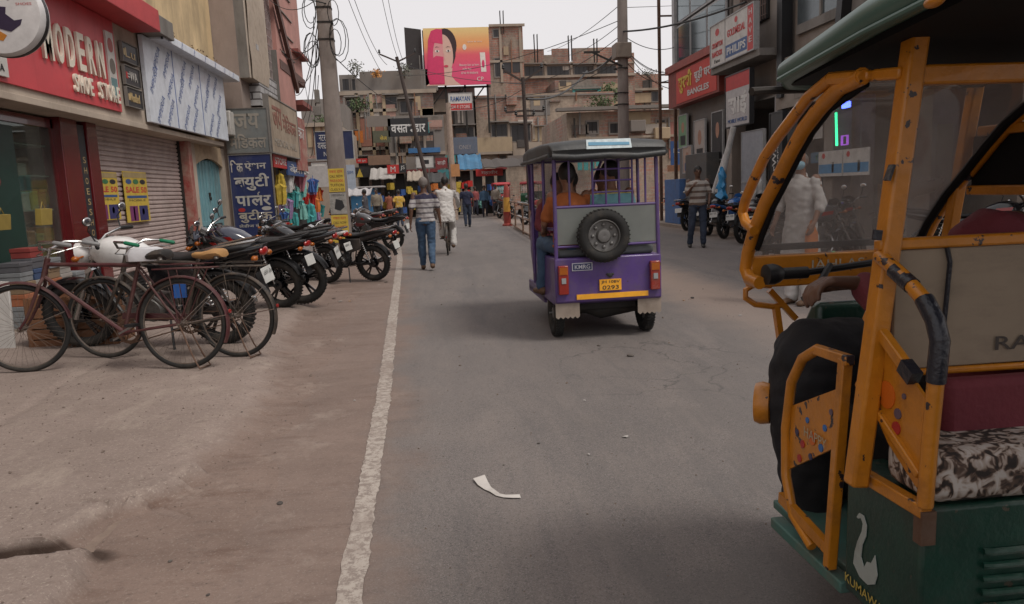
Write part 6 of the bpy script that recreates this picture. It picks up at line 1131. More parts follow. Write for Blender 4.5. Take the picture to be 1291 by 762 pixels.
r = sign('white electrical shop signboard with red and blue lettering, PHILIPS at its lower right', (7.5, 20.15, 4.38), U_, 2.75, 1.02, WS, [('#disc', .17, .80, .10, .18, LRED), ('CROMPTON', .17, .50, .27, .13, LRED, .02), ('RANCHOR', .17, .28, .25, .14, LRED, .02), ('Fans', .17, .10, .14, .09, LTR), ('#disc', .62, .86, .07, .14, LRED), ('GOLDMEDAL', .62, .62, .40, .17, LRED, .02), (S0, .62, .21, .48, .30, BLUM), ('PHILIPS', .62, .21, .42, .18, LWH, .02), (S0, .93, .5, .12, .98, REDM), ('H', .93, .85, .06, .13, LWH), ('A', .93, .65, .06, .13, LWH), ('V', .93, .45, .06, .13, LWH), ('E', .93, .25, .06, .13, LWH), (S0, .365, .5, .01, 1, BS)], FRW, .12)
sign('small red and white sign with large Devanagari letters beneath the electrical board', (7.6, 19.35, 2.75), U_, 1.5, 1.25, mat('pale_sign', (.40, .38, .38), .5, dirt=.25), [(S0, .5, .86, 1, .28, REDM), ('साईं', .5, .42, .8, .46, LWH, .03), ('MOBILE WORLD', .5, .1, .8, .08, BLUM)], BS, .1)
sign('dull grown-over brown signboard between the pillar and the green roof', (7.94, 16.3, 3.1), U_, 2.9, .8, mat('brown_sign', (.20, .17, .145), .8, dirt=.4), [('प्रिंस', .35, .55, .4, .5, mat('dull_letter', (.30, .27, .25), .7), .02)], t=.04)
sign('black vertical sign reading WearWhite in white letters', (7.75, 17.05, .5), U_, .62, 2.35, BS, [], BS, .1); o = [q for q in bpy.data.objects if q.get('label', '').startswith('black vertical')][0]; lettering('WearWhite', V(-.004, -.24, 1.2), (0, 0, 1), (0, 1, 0), 1.5, .20, LWH, o, .004, .01); lettering('UNIFORMS', V(-.004, -.42, 1.2), (0, 0, 1), (0, 1, 0), 1.0, .05, LWH, o, .004)
for i, (z0, z1) in enumerate(((1.35, 2.55), (.12, 1.32))): sign(['upper one of the two grey panels left of the black vertical sign', 'lower one of the two grey panels left of the black vertical sign'][i], (7.7, 18.55, z0), U_, 1.25, z1-z0, mat('grey_blue_panel', (.26, .27, .30), .4, dirt=.15), [], FRW, .06, bw=.015, name='panel_board', cat='panel', group='grey panels by the black sign')
sign('small white notice on the wall right of the black vertical sign', (8.19, 15.9, 2.2), U_, .4, .42, WS, [('#disc', .4, .5, .3, .3, LTR)], t=.02, name='notice', cat='notice')
for i, (pa, pb, rd) in enumerate((((925, 160), (905, 243), .07), ((915, 195), (899, 244), .06))): m = MB(); a = onX(*pa, 7.2); b = onX(*pb, 6.9); m.tube([b+V(0, 0, 0), a], rd, 10); tag(m.build('leaning_pipe', mat('white_pipe', (.42, .41, .40), .5, dirt=.2)), ['longer white pipe leaning against the shop front', 'shorter white pipe leaning below the longer one'][i], 'pipe')
p = onX(910, 235, 6.8); m = MB(); rg = [[V(.09*math.cos(t)*s*(1+.35*math.sin(3*t+z*9)), .10*math.sin(t)*s, z+.05*math.sin(4*t+z*20)) for t in [6.28*k/14 for k in range(14)]] for z, s in ((-.3, .9), (-.25, 1.5), (-.1, .8), (.0, 1.25), (.12, .7), (.25, 1.0), (.38, .5), (.42, .2))]; m.loft(rg); o = m.build('plastic_sheet', mat('blue_plastic', (.03, .22, .45), .35, bump=.8, bscale=15)); o.location = p; tag(o, 'crumpled blue plastic sheet hanging by the leaning pipes', 'sheet')
# lit shop behind the windscreen
sign('left one of the two blue and white printed posters behind the man in white', (7.9, onX(1032, 200, 7.9).y, onX(1060, 222, 7.9).z), U_, onX(1032, 200, 7.9).y-onX(1062, 200, 7.9).y, .50, WS, [(S0, .5, .30, .96, .36, mat('poster_blue', (.05, .22, .42), .5)), ('#disc', .22, .82, .13, .22, LRED), ('#disc', .62, .60, .2, .2, WS), (S0, .62, .35, .09, .4, WS)], t=.02, name='poster', cat='poster', group='blue and white posters')
sign('right one of the two blue and white printed posters behind the man in white', (7.9, onX(1063, 200, 7.9).y, onX(1060, 222, 7.9).z), U_, onX(1063, 200, 7.9).y-onX(1096, 200, 7.9).y, .50, WS, [(S0, .5, .30, .96, .36, mat('poster_blue', (.05, .22, .42), .5)), ('#disc', .2, .82, .13, .22, LRED), ('#disc', .62, .60, .2, .2, WS), (S0, .62, .35, .09, .4, WS)], t=.02, name='poster', cat='poster', group='blue and white posters')
m = MB(); a = onX(1054, 142, 7.93); b = onX(1055, 184, 7.93); m.bar(a, b, .035); tag(m.build('light_strip', emis('green_led', (.05, .9, .35), 2.2)), 'vertical glowing green light strip in the shop behind the windscreen', 'lamp')
m = MB(); a = onX(1064, 133, 7.93); m.box(a+V(0, -.08, 0), (.05, .28, .12)); tag(m.build('blue_lamp', emis('blue_led', (.06, .10, 1), 9), bevel=.02), 'small blue lamp glowing above the green light strip', 'lamp')
m = MB(); a = onX(1065, 177, 7.93)
for (y0, y1, z0, z1) in ((-.11, .11, -.095, -.075), (-.11, .11, .075, .095), (-.11, -.09, -.075, .075), (.09, .11, -.075, .075)): m.bx(a.x-.02, a.x+.02, a.y+y0, a.y+y1, a.z+z0, a.z+z1)
tag(m.build('glowing_square', emis('violet_led', (.35, .10, .60), .8)), 'little square violet light frame at the foot of the green strip', 'lamp')
sign('bluish open sign under the green light strip', (7.95, onX(1025, 200, 8).y, 1.68), U_, 1.1, .22, mat('bluish_board', (.06, .13, .2), .5), [('OPEN', .5, .5, .6, .5, GRNS)], t=.03)
for i, (px, w_, z0, z1, mm) in enumerate(((1080, .45, .1, 3.0, mat('beige_column', (.30, .25, .21), .7)), (1145, .3, .6, 1.6, WS), (1150, .3, 1.7, 2.1, BLUM), (1172, .5, .9, 2.2, GRC), (1118, .4, .2, 1.2, mat('carton_tan', (.26, .17, .09), .8)))): a = onX(px, 200, 8.7); m = MB(); m.bx(8.65, 8.95, a.y-w_/2, a.y+w_/2, z0, z1); tag(m.build('column' if i == 0 else 'display_board', mm, bevel=.01), ['beige column right of the blue lamp', 'white display board seen between the two yellow posts', 'small blue box above the white display board', 'grey display board right of the white one', 'tan carton stack near the parked motorcycle inside'][i], 'column' if i == 0 else 'board')
# tower of two posts with rungs
r = thing('ladder_mast', (8.0, 25.6, 0), 'tall rusty ladder-like mast of two posts with rungs at the right gap of sky', 'mast'); m = WB(r); A_ = V(8.0, 26.4, 0); B_ = V(8.25, 25.3, 0)
m.bar(V(7.75, 25.6, 0), V(7.75, 25.6, 12), .09); m.build('post', RUST); m = WB(r); m.bar(V(8.28, 25.6, 0), V(8.28, 25.6, 12), .10); m.build('post', RUST)
for z in (4.75, 5.0, 6.9, 8.8): m = WB(r); m.bar((7.75, 25.6, z), (8.28, 25.6, z), .05); m.build('rung', RUST)
# steel lattice / electricity poles
def epole(base, top, rad, label, m_, arms=(), name='utility_pole'):
    r = thing(name, base, label, 'utility pole'); base = Vector(base); top = Vector(top); m = WB(r); m.tube([base, top], [rad, rad*.72], 10); m.build('shaft', m_); up = (top-base).normalized()
    for (z, w_, rise, tilt) in arms:
        c = base+up*z; m = WB(r); m.bar(c, c+V(w_, tilt, rise), .07); m.bar(c, c+V(-w_, -tilt, rise), .07); a = m.build('cross_arm', m_)
        for s in (-1, 1): m = WB(r); m.lathe(c+V(s*w_, s*tilt, rise+.03), (0, 0, 1), [(0, .03), (.05, .07), (.09, .045), (.13, .06), (.2, .02)], 10); m.build('insulator', BLK, a)
    return r
b0 = onY(786, 300, 24); xx0 = onY(784.5, 160, 24).x; xx1 = onY(783, 0, 24).x
r = epole((xx0, 24, 0), (xx0+(xx1-xx0)*2.4, 24, 9.6), .20, 'straight grey concrete electricity pole behind the purple rickshaw roof', CONC, [(7.0, .55, .42, 0), (4.3, .01, 0, 0)])
m = WB(r); m.bx(xx0-.22, xx0+.28, 23.7, 24.3, 5.3, 5.75); m.build('meter_box', mat('meter_box_grey', (.20, .16, .13), .7), bevel=.02); m = WB(r)
for z in (3.9, 4.25, 5.0): m.torus((xx0, 24, z), (0, 0, 1), .21, .02, 16, 6)
m.each('clamp', DKM); m = WB(r); m.bar((xx0, 23.85, 5.05), (xx0-.95, 23.85, 5.5), .05); m.box((xx0-.95, 23.85, 5.5), (.5, .06, .06)); m.build('bracket', DKM)
a = onY(663, 190, 30); t = onY(659, 98, 30); epole((a.x+.1, 30, 0), (t.x, 30, t.z), .10, 'dark iron pole with two drooping cross arms in front of the brick building', mat('dark_iron_pole', (.05, .035, .03), .8), [(t.z-.15, .75, .45, 0), (t.z-1.25, .75, -.05, 0), (t.z-1.45, .35, .0, 0)])
a = onY(532, 215, 40); t = onY(500, 72, 40); epole((a.x+.6, 40, 0), (t.x, 40, t.z), .12, 'leaning dark pole with a forked top left of the billboard', mat('dark_iron_pole', (.05, .035, .03), .8), [(t.z-.1, .9, .4, 0)])
a = onY(571, 225, 38); t = onY(565, 130, 38); epole((a.x, 38, 0), (t.x, 38, t.z), .17, 'pale round pole standing before the dark shutters below the billboard', mat('pale_pole', (.33, .25, .20), .8, dirt=.3))
r = thing('notice', onY(574, 215, 37.8), 'small orange notice fixed to the pale round pole', 'notice'); m = WB(r); q = r.location; m.bx(q.x-.22, q.x+.22, q.y-.03, q.y, q.z-.3, q.z+.3); m.build('panel', mat('orange_notice', (.42, .20, .08), .6))
PR = V(xx0, 24, 5.4)
for i, (a, b, sag) in enumerate(((onY(783, 40, 24), onX(940, 3, 7.6), .15), (onY(782, 10, 24), V(60, 120, 30), .3))): cable(a, b, sag, ['heavy cable running from the straight pole to the right building', 'thin wire leaving the straight pole to the far right'][i], .028 if i == 0 else .01)
sky_lines = [((783, 5, 24), (690, 65, 52)), ((783, 30, 24), (700, 70, 52)), ((783, 45, 24), (640, 105, 38)), ((784, 75, 24), (660, 120, 30)), ((786, 60, 24), (862, 88, 25)), ((786, 60, 24), (868, 110, 25)), ((786, 62, 24), (836, 90, 40)), ((786, 45, 24), (870, 50, 25)), ((440, -20, 30), (488, 82, 40)), ((432, -20, 30), (480, 90, 40)), ((478, -20, 35), (502, 75, 40)), ((486, -20, 35), (508, 76, 40)), ((405, 55, 17), (500, 130, 40)), ((402, 30, 17), (386, 160, 32)), ((402, 20, 17), (372, 120, 28)), ((405, 45, 17), (365, 60, 24)), ((663, 110, 30), (566, 135, 38)), ((664, 125, 30), (740, 90, 45)), ((735, 92, 45), (783, 60, 24)), ((846, 100, 25.6), (783, 70, 24)), ((783, 25, 24), (500, 95, 40)), ((663, 105, 30), (505, 80, 40))]
nm = 'abcdefghijklmnopqrstuvwxyz'
desc = ['upper of the pair of wires from the straight pole to the stair tower roofs', 'lower of the pair of wires from the straight pole to the stair tower roofs', 'wire from the straight pole down towards the billboard foot', 'wire from the straight pole meter box to the iron pole', 'wire from the meter box to the red sign hood', 'wire from the meter box to the red sign corner', 'wire from the meter box past the ladder mast', 'topmost wire between the straight pole and the ladder mast', 'right one of the faint wires falling to the forked pole', 'left one of the faint wires falling to the forked pole', 'steep wire ending at the forked pole top, left', 'steep wire ending at the forked pole top, right', 'wire from the concrete pole to the forked pole', 'wire hanging from the coils down to the far stalls', 'wire hanging from the coils to the pink wall', 'short wire from the coils to the brown balcony slab', 'wire between the iron pole and the pale round pole', 'thick wire climbing right from the iron pole', 'thick wire dropping to the straight pole', 'wire from the ladder mast to the meter box', 'long wire between the straight pole and the forked pole', 'long low wire between the iron pole and the forked pole']
for i, (a, b) in enumerate(sky_lines): cable(onY(*a), onY(*b), .25+.12*(i % 3), desc[i], .012 if i not in (17, 18) else .05)
# railing on the divider
r = thing('divider_railing', (2.7, 22, 0), 'rusty low pipe railing along the dusty road divider', 'railing'); pts = [(656, 299), (645, 291), (632, 286), (617, 281), (604, 277), (590, 272)]; P3 = [onZ(*q) for q in pts]; P3 = [V(2.62, 21.3, 0), V(2.66, 23.4, 0), V(2.75, 26.5, 0), V(2.9, 30.5, 0), V(3.1, 35, 0), V(3.3, 40, 0)]; P3.insert(0, V(2.60, 19.4, 0)); RP = mat('brown_rail', (.20, .12, .08), .8, dirt=.4)
for p in P3: m = WB(r); m.cyl(p, p+V(0, 0, .98), .030, n=8); m.build('post', RP)
for z in (.95, .5, .1): m = WB(r); m.tube([p+V(0, 0, z) for p in P3], .024, 6); m.build('rail', RP)
r = thing('kerb_block', (3.2, 30, 0), 'low kerb of the road divider beneath the railing', 'kerb'); m = WB(r); m.bx(2.72, 3.0, 19, 27, 0, .07); m.build('block', mat('plinth_concrete', (.3, .24, .2), .9), bevel=.01)
p = onZ(640, 285); r = thing('marker_post', (p.x, p.y, 0), 'red and yellow painted post beside the divider railing', 'post'); m = WB(r); m.lathe(p, (0, 0, 1), [(0, .2), (.06, .2), (.1, .14), (.5, .14), (.55, .16)], 14); m.build('base', mat('post_red', (.30, .04, .03), .7, dirt=.4)); m = WB(r); m.lathe(p, (0, 0, 1), [(.55, .13), (1.1, .12)], 14); m.build('middle', mat('post_yellow', (.50, .26, .04), .7, dirt=.3)); m = WB(r); m.lathe(p, (0, 0, 1), [(1.1, .11), (1.5, .09), (1.62, .05), (1.64, .01)], 14); m.build('top', mat('post_red', (.3, .04, .03), .7))
# ------------------------------------------------------------------ the far end of the street
BR1 = brickmat('brick_raw', (.36, .175, .125), (.28, .145, .11), (.27, .235, .20), .5, .16, .02, .5, (.27, .215, .17), .15); BR2 = brickmat('brick_pale', (.40, .225, .17), (.33, .19, .145), (.33, .28, .24), .5, .16, .02, .4, (.34, .27, .21), .9); BR3 = brickmat('brick_dark', (.26, .14, .11), (.21, .125, .10), (.20, .175, .155), .5, .16, .02, .5, (.20, .17, .145), .6)
OCH = mat('ochre_plaster', (.38, .29, .19), .9, dirt=.5, scale=.7, streak=.3); CRM = mat('cream_washed', (.31, .255, .205), .9, dirt=.5, scale=.7, streak=.3); GPL = mat('grey_plaster', (.19, .17, .155), .9, dirt=.5, scale=.6, streak=.3); WDK = mat('window_dark', (.03, .028, .03), .35); TUR = mat('turquoise_paint', (.08, .33, .33), .7)
def far_rect(l, tp, rt, bt, y): a = onY(l, (tp+bt)/2, y); b = onY(rt, (tp+bt)/2, y); return a.x, b.x, onY((l+rt)/2, bt, y).z, onY((l+rt)/2, tp, y).z
def block(label, px, y, m_, depth=8, ground=True, name='brick_building', wins=(), bands=(), parapet=None, roofm=None, group=None):
    x0, x1, z0, z1 = far_rect(*px, y); z0 = 0 if ground else z0; r = thing(name, ((x0+x1)/2, y, z0), label, 'building', group); m = WB(r); m.bx(x0, x1, y, y+depth, z0, z1); m.build('wall', m_, smooth=False)
    for q in wins:
        wx0, wx1, wz0, wz1 = far_rect(*q[:4], y); mm = q[4] if len(q) > 4 else WDK
        m = WB(r); fw = .07; [m.bx(*b_, y-.05, y-.0, *c_) for b_, c_ in (((wx0-fw, wx0), (wz0-fw, wz1+fw)), ((wx1, wx1+fw), (wz0-fw, wz1+fw)), ((wx0, wx1), (wz0-fw, wz0)), ((wx0, wx1), (wz1, wz1+fw)))]; w_ = m.build('window', GPL if mm is not TUR else TUR, smooth=False)
        m = WB(r); m.bx(wx0, wx1, y-.012, y+.01, wz0, wz1); m.build('pane', mm, w_, smooth=False); m = WB(r); nb_ = max(2, int((wx1-wx0)/.3)); [m.bx(wx0+(wx1-wx0)*i/nb_-.012, wx0+(wx1-wx0)*i/nb_+.012, y-.03, y-.014, wz0, wz1) for i in range(1, nb_)]; m.build('window_bar', DKM, w_, smooth=False)
        if wz1-wz0 < 2.2 and wx1-wx0 > .5: m = WB(r); m.bx(wx0-.15, wx1+.15, y-.35, y, wz1+.12, wz1+.2); m.build('sunshade', GPL, w_)
    for q in bands:
        bx0, bx1, bz0, bz1 = far_rect(*q[:4], y); m = WB(r); pr = q[5] if len(q) > 5 else .12; m.bx(bx0, bx1, y-pr, y+.0-.004, bz0, bz1); m.build('ledge', q[4] if len(q) > 4 else CRM, smooth=False)
    if parapet:
        rr = random.Random(int(px[0])); x = x0; m = WB(r)
        while x < x1: w_ = rr.uniform(.6, 2.2); m.bx(x, min(x1, x+w_), y, y+.2, z1, z1+parapet*rr.choice([.6, 1, 1, 1.1])); x += w_+rr.choice([0, 0, .25])
        m.build('parapet', m_, smooth=False)
    return r
# left end
block('low pale building with white boards left of the concrete pole at the far end', (384, 158, 432, 262), 38, CRM, wins=((388, 210, 396, 232), ), bands=((384, 155, 432, 160, CRM, .2), (384, 200, 432, 204, GPL, .3)), name='shop_house')
block('brown roofed house rising behind the low pale building', (380, 132, 436, 160), 44, GPL, name='shop_house', parapet=.3)
block('half finished brown building with concrete frame left of the forked pole', (426, 118, 550, 262), 48, BR3, wins=((438, 126, 452, 146), (486, 123, 500, 138), (505, 128, 520, 142), (436, 168, 450, 190, mat('shutter_redbrown', (.15, .04, .03), .7)), (503, 172, 520, 200), (452, 200, 470, 215)), bands=((426, 114, 550, 119), (426, 138, 500, 142), (450, 118, 454, 200, OCH), (468, 118, 472, 200, OCH), (484, 118, 488, 200, OCH), (430, 185, 545, 189), (455, 150, 470, 185, mat('brick_panel_pink', (.30, .14, .10), .9)), (474, 150, 484, 185, mat('brick_panel_pink', (.30, .14, .10), .9))), parapet=0)
block('dark concrete parapet storey above the half finished building', (428, 98, 552, 116), 49, GPL, ground=False, parapet=.4, name='roof_storey', wins=((432, 100, 440, 114), (444, 100, 448, 114)))
block('grey building with verandah railings under the Devanagari fascia', (492, 146, 562, 262), 46, GPL, wins=((505, 172, 512, 192), (516, 170, 524, 194), (528, 168, 533, 194), (538, 166, 547, 190)), bands=((492, 192, 562, 196), (512, 165, 515, 225, CRM), (499, 165, 502, 225, CRM), (534, 165, 537, 195, CRM), (515, 187, 555, 193, mat('blue_balcony', (.05, .16, .35), .6), .3)), name='shop_house')
block('dark slate building with a shuttered storey below the billboard', (540, 112, 602, 262), 50, GPL, wins=((573, 161, 597, 175), (545, 168, 556, 190)), bands=((538, 128, 564, 142, CRM, .3), (553, 145, 568, 200, mat('brown_plaster', (.26, .20, .16), .9), .3), (571, 176, 600, 195, mat('slate_blue', (.09, .11, .16), .7), .2)), name='shop_house')
block('stair tower of bare brick with concrete columns right of the billboard', (617, 34, 660, 108), 56, BR1, depth=4, ground=True, wins=((622, 38, 629, 47), (624, 74, 631, 97)), bands=((616, 31, 661, 34, CRM, .2), (630, 34, 633, 105, CRM, .1), (617, 76, 660, 79, CRM, .1), (655, 34, 658, 105, CRM, .06), (634, 79, 656, 92, WDK, .02)), name='brick_tower', parapet=0)
block('long brick top storey with open bays behind the poles', (655, 80, 800, 116), 58, BR1, ground=True, wins=((662, 84, 684, 96), (690, 84, 717, 95), (724, 84, 748, 95), (753, 84, 776, 96)), bands=((655, 95, 800, 98, CRM, .3), (686, 78, 689, 98, CRM, .1), (719, 78, 722, 98, CRM, .1), (749, 78, 752, 98, CRM, .1), (655, 80, 800, 82, CRM, .1)), parapet=1.1, name='brick_building')
block('stepped brick block with small rooms right of the straight pole', (785, 97, 834, 140), 60, BR1, bands=((785, 112, 834, 115, CRM, .4), (796, 118, 820, 130, OCH, .2)), wins=((798, 119, 806, 129), (822, 116, 832, 128)), parapet=.3, name='brick_building')
block('wide brick house with a row of windows behind the iron pole', (600, 118, 775, 262), 50, BR2, wins=((620, 157, 639, 172), (645, 158, 668, 178), (676, 162, 694, 176), (698, 164, 716, 176), (722, 165, 740, 176), (745, 164, 760, 176)), bands=((600, 174, 645, 192, OCH, .5), (600, 192, 645, 195, CRM, .5), (646, 178, 775, 200, CRM, .3), (600, 120, 775, 122, GPL, .1), (640, 157, 643, 176, CRM, .1), (671, 157, 674, 176, CRM, .1), (695, 157, 697, 176, CRM, .1), (718, 157, 720, 176, CRM, .1)), name='brick_house')
block('upper brick room with turquoise window frame on the wide brick house', (700, 100, 790, 136), 54, BR3, ground=True, wins=((725, 115, 753, 130, WDK), ), bands=((722, 111, 757, 114, TUR, .15), (722, 114, 725, 131, TUR, .15), (753, 114, 757, 131, TUR, .15), (700, 130, 790, 134, OCH, .4)), name='brick_house')
block('low pink plastered house in front of the ladder mast', (716, 140, 862, 262), 34, BR2, wins=((740, 154, 753, 168), (769, 156, 782, 168), (828, 152, 838, 170), ), bands=((700, 135, 862, 139, GPL, .5), (843, 154, 856, 200, mat('pink_door', (.34, .15, .12), .7), .06), (716, 172, 862, 175, CRM, .2)), name='brick_house')
rr = random.Random(9)
def clutter(root_label, n, seed):
    """pipes, cable runs, ledges, boxes and washing on an existing far house"""
    r = [o for o in bpy.data.objects if o.get('label') == root_label][0]; w_ = [c for c in r.children if c.name.startswith('wall')][0]; xs = [v.co.x for v in w_.data.vertices]; ys_ = min(v.co.y for v in w_.data.vertices); zs = [v.co.z for v in w_.data.vertices]; q = random.Random(seed); x0, x1, z0, z1 = min(xs), max(xs), max(min(zs), 2.6-r.location.z), max(zs)
    pm = [mat('pipe_grey', (.2, .19, .18), .7), mat('pipe_dark', (.05, .045, .04), .7), mat('pipe_rust', (.20, .10, .06), .8)]; lm = [BR1, BR3, GPL, OCH, BR2, mat('patch_dark', (.07, .06, .055), .9), mat('patch_pink', (.36, .22, .18), .9), mat('patch_pale', (.45, .40, .35), .9)]
    for i in range(n):
        x = q.uniform(x0+.2, x1-.6); z = q.uniform(z0, z1-.4); t = q.random(); m = MB()
        if t < .25: h_ = q.uniform(1, 3.5); m.cyl((x, ys_-.09, z), (x+q.uniform(-.05, .05), ys_-.09, min(z1, z+h_)), q.uniform(.03, .06), n=6); m.build('downpipe', q.choice(pm), r)
        elif t < .34: wd = q.uniform(.6, 2); m.bx(x, min(x1, x+wd), ys_-q.uniform(.08, .2), ys_-.006, z, z+.10); m.build('ledge', q.choice(lm), r, smooth=False)
        elif t < .88: wd = q.uniform(.3, 1.3); hh = q.uniform(.3, 1.1); m.bx(x, min(x1-.02, x+wd), ys_-.03-.01*(i % 5), ys_-.004, z, min(z1-.05, z+hh)); m.build('plaster_patch', q.choice(lm), r, smooth=False)
        elif t < .96: m.bx(x, x+.7, ys_-.35, ys_-.01, z, z+.5); m.build('cooler_box', q.choice(lm), r, bevel=.03)
        else:
            for k in range(4): m.bx(x+k*.28, x+k*.28+.2, ys_-.42, ys_-.40, z-q.uniform(.4, .8), z)
            m.bx(x-.1, x+1.2, ys_-.42, ys_-.40, z, z+.02); m.each('washing', q.choice(CM), r, smooth=False)
for lb_, n_ in (('half finished brown building with concrete frame left of the forked pole', 34), ('grey building with verandah railings under the Devanagari fascia', 22), ('dark slate building with a shuttered storey below the billboard', 14), ('wide brick house with a row of windows behind the iron pole', 34), ('low pink plastered house in front of the ladder mast', 18), ('long brick top storey with open bays behind the poles', 14), ('stepped brick block with small rooms right of the straight pole', 8), ('upper brick room with turquoise window frame on the wide brick house', 10), ('stair tower of bare brick with concrete columns right of the billboard', 6), ('low pale building with white boards left of the concrete pole at the far end', 6)): clutter(lb_, n_, len(lb_))
def tufts(label, px, y, n, s, mcol, name='rooftop_plant'):
    x0, x1, z0, z1 = far_rect(*px, y); r = thing(name, ((x0+x1)/2, y, z0), label, 'plant'); m = WB(r)
    for i in range(5): m.tube([((x0+x1)/2, y, z0), ((x0+x1)/2+rr.uniform(-.5, .5)*(x1-x0)*.6, y, z0+(z1-z0)*rr.uniform(.5, .9))], .02, 4)
    m.build('stem', mat('stem_brown', (.08, .06, .04), .9)); m = WB(r)
    for i in range(n):
        c = V(rr.gauss((x0+x1)/2, (x1-x0)/4.5), y+rr.uniform(-.6, .3), z0+(z1-z0)*min(1, abs(rr.gauss(.55, .25)))); a = rr.random()*6.28; b_ = rr.uniform(-1, 1); u = V(math.cos(a), math.sin(a), b_*.5)*s; v_ = V(-math.sin(a)*.4, math.cos(a)*.4, .6)*s*.6; m.add([c, c+u*.5+v_, c+u, c+u*.5-v_], [(0, 1, 2, 3)])
    m.build('foliage', mcol, smooth=False); return r
LF = mat('leaf_dusty', (.07, .10, .04), .8, var=.4, scale=20); LF2 = mat('leaf_grey', (.12, .125, .10), .9, var=.4)
tufts('bushy green creeper hanging on the brick house beside the straight pole', (755, 106, 780, 134), 53, 420, .16, LF); tufts('leafy plants on the low roof right of the straight pole', (740, 122, 775, 138), 49, 260, .14, LF); tufts('small feathery tree on the parapet above the half finished building', (438, 76, 458, 98), 48.5, 150, .12, LF2); tufts('dry plant on the roof at the far left', (396, 146, 420, 162), 43.5, 160, .12, LF); tufts('plants on the roof left of the billboard', (500, 80, 520, 100), 48.5, 170, .12, LF2); tufts('orange flowering bush on the parapet left of the billboard', (468, 88, 482, 98), 48.5, 120, .12, mat('flower_orange', (.45, .20, .05), .8)); tufts('greenery on the upper floor behind the pole posters', (436, 124, 470, 142), 47.5, 200, .14, LF); tufts('thin scrub on the stepped brick block roof', (800, 88, 832, 98), 59.5, 120, .12, LF2)
# people-less roof clutter
for i, (px, py, w_, h_, y, c, lb) in enumerate(((533, 104, .1, 1.6, 48.5, GRC, 'thin concrete stub left of the billboard'), (676, 72, .1, 1.6, 57, DKM, 'leftmost reinforcement stub on the long brick storey'), (719, 70, .1, 1.4, 57, DKM, 'second reinforcement stub on the long brick storey'), (751, 72, .1, 1.3, 57, DKM, 'third reinforcement stub on the long brick storey'), (633, 36, .1, 1.2, 56, DKM, 'reinforcement stub on the stair tower'))):
    p = onY(px, py, y); m = MB(); [m.cyl((p.x+dx, p.y+dy, p.z-.4), (p.x+dx*1.2, p.y+dy, p.z+h_), .03, n=5) for dx in (-.1, .1) for dy in (-.1, .1)]; tag(m.build('reinforcement_stub', c), lb, 'rods', 'rods on the roofs')
# billboard
Yb = 49; a = onY(537, 107, Yb); b = onY(619, 108, Yb); z0 = (a.z+b.z)/2; zt = (onY(534, 32, Yb).z+onY(616, 38, Yb).z)/2; Wd = b.x-a.x; Hh = zt-z0
r = thing('billboard', (a.x, Yb, z0), 'large pink and orange billboard showing a woman with half her face veiled pink', 'billboard')
def gradmat(name, stops, ax=0, lo=0, hi=Wd):
    m = ramp(name, lo, hi, stops, .6, ax, .05); [n for n in m.node_tree.nodes if n.type == 'VALTORGB'][0].color_ramp.interpolation = 'EASE'; return m
m = MB(); m.bx(0, Wd, 0, .10, 0, Hh); m.build('panel', gradmat('billboard_print', [(0, (.62, .06, .14)), (.28, (.66, .07, .17)), (.5, (.68, .09, .13)), (.72, (.72, .32, .12)), (1, (.72, .52, .22))], 2, 0, Hh), r, smooth=False)
MGT = mat('print_magenta', (.58, .035, .12), .6, var=.1); SKP = mat('print_skin', (.60, .38, .31), .6, var=.06); SKD = mat('print_skin_pink', (.62, .27, .27), .6, var=.06); PHR = mat('print_hair', (.03, .012, .015), .6); PL = mat('print_lip', (.48, .04, .07), .5); PWH = mat('print_white', (.66, .60, .55), .6)
def bp(nm, pts, mm, d): m = MB(); m.prism([(x*Wd, z*Hh) for x, z in pts], (0, -d, 0), (1, 0, 0), (0, 0, 1), .004); return m.build(nm, mm, r, smooth=False)
def elp(cx, cz, rx, rz, a0=0, a1=360, n=24): return [(cx+rx*math.cos(R(a0+(a1-a0)*i/n)), cz+rz*math.sin(R(a0+(a1-a0)*i/n))) for i in range(n)]
bp('printed_shoulders', [(.0, .0), (.08, .06), (.16, .10), (.20, .16), (.20, .30), (.42, .30), (.40, .16), (.46, .07), (.54, 0)], SKP, .006); bp('printed_hair', elp(.325, .70, .175, .29), PHR, .008); bp('printed_hair', [(.36, .4), (.44, .38), (.475, .5), (.49, .7), (.4, .8)], PHR, .010); bp('printed_face', elp(.285, .53, .155, .36), SKP, .013)
bp('printed_veil', [(.06, .02), (.03, .2), (.05, .5), (.07, .8), (.12, .95), (.20, .985), (.29, .975), (.29, .02)], MGT, .017); bp('printed_half_face', [(.29, .18)]+elp(.29, .53, .155, .35, 268, 92, 20)+[(.29, .88)], SKD, .021)
bp('printed_veil_fold', [(.04, .3), (.1, .46), (.18, .52), (.29, .50), (.29, .04), (.06, .04)], MGT, .025); bp('printed_brow_veil', [(.10, .76), (.29, .72), (.29, .92), (.14, .90)], MGT, .025)
for x in (.20, .37): bp('printed_eye', elp(x, .60, .034, .022), PWH, .028); bp('printed_eye', elp(x, .60, .012, .018), PHR, .032); bp('printed_brow', [(x-.04, .655), (x-.01, .68), (x+.04, .665), (x-.01, .67)], PHR, .028)
bp('printed_lips', elp(.325, .335, .034, .022), PL, .028); bp('printed_nose', [(.29, .58), (.315, .45), (.29, .435)], SKD, .028); bp('printed_pack', [(.86, .22), (.94, .22), (.93, .56), (.85, .56)], PWH, .008); bp('printed_pack', elp(.895, .36, .022, .07), MGT, .012); bp('printed_flare', elp(.62, .66, .03, .05), PWH, .008)
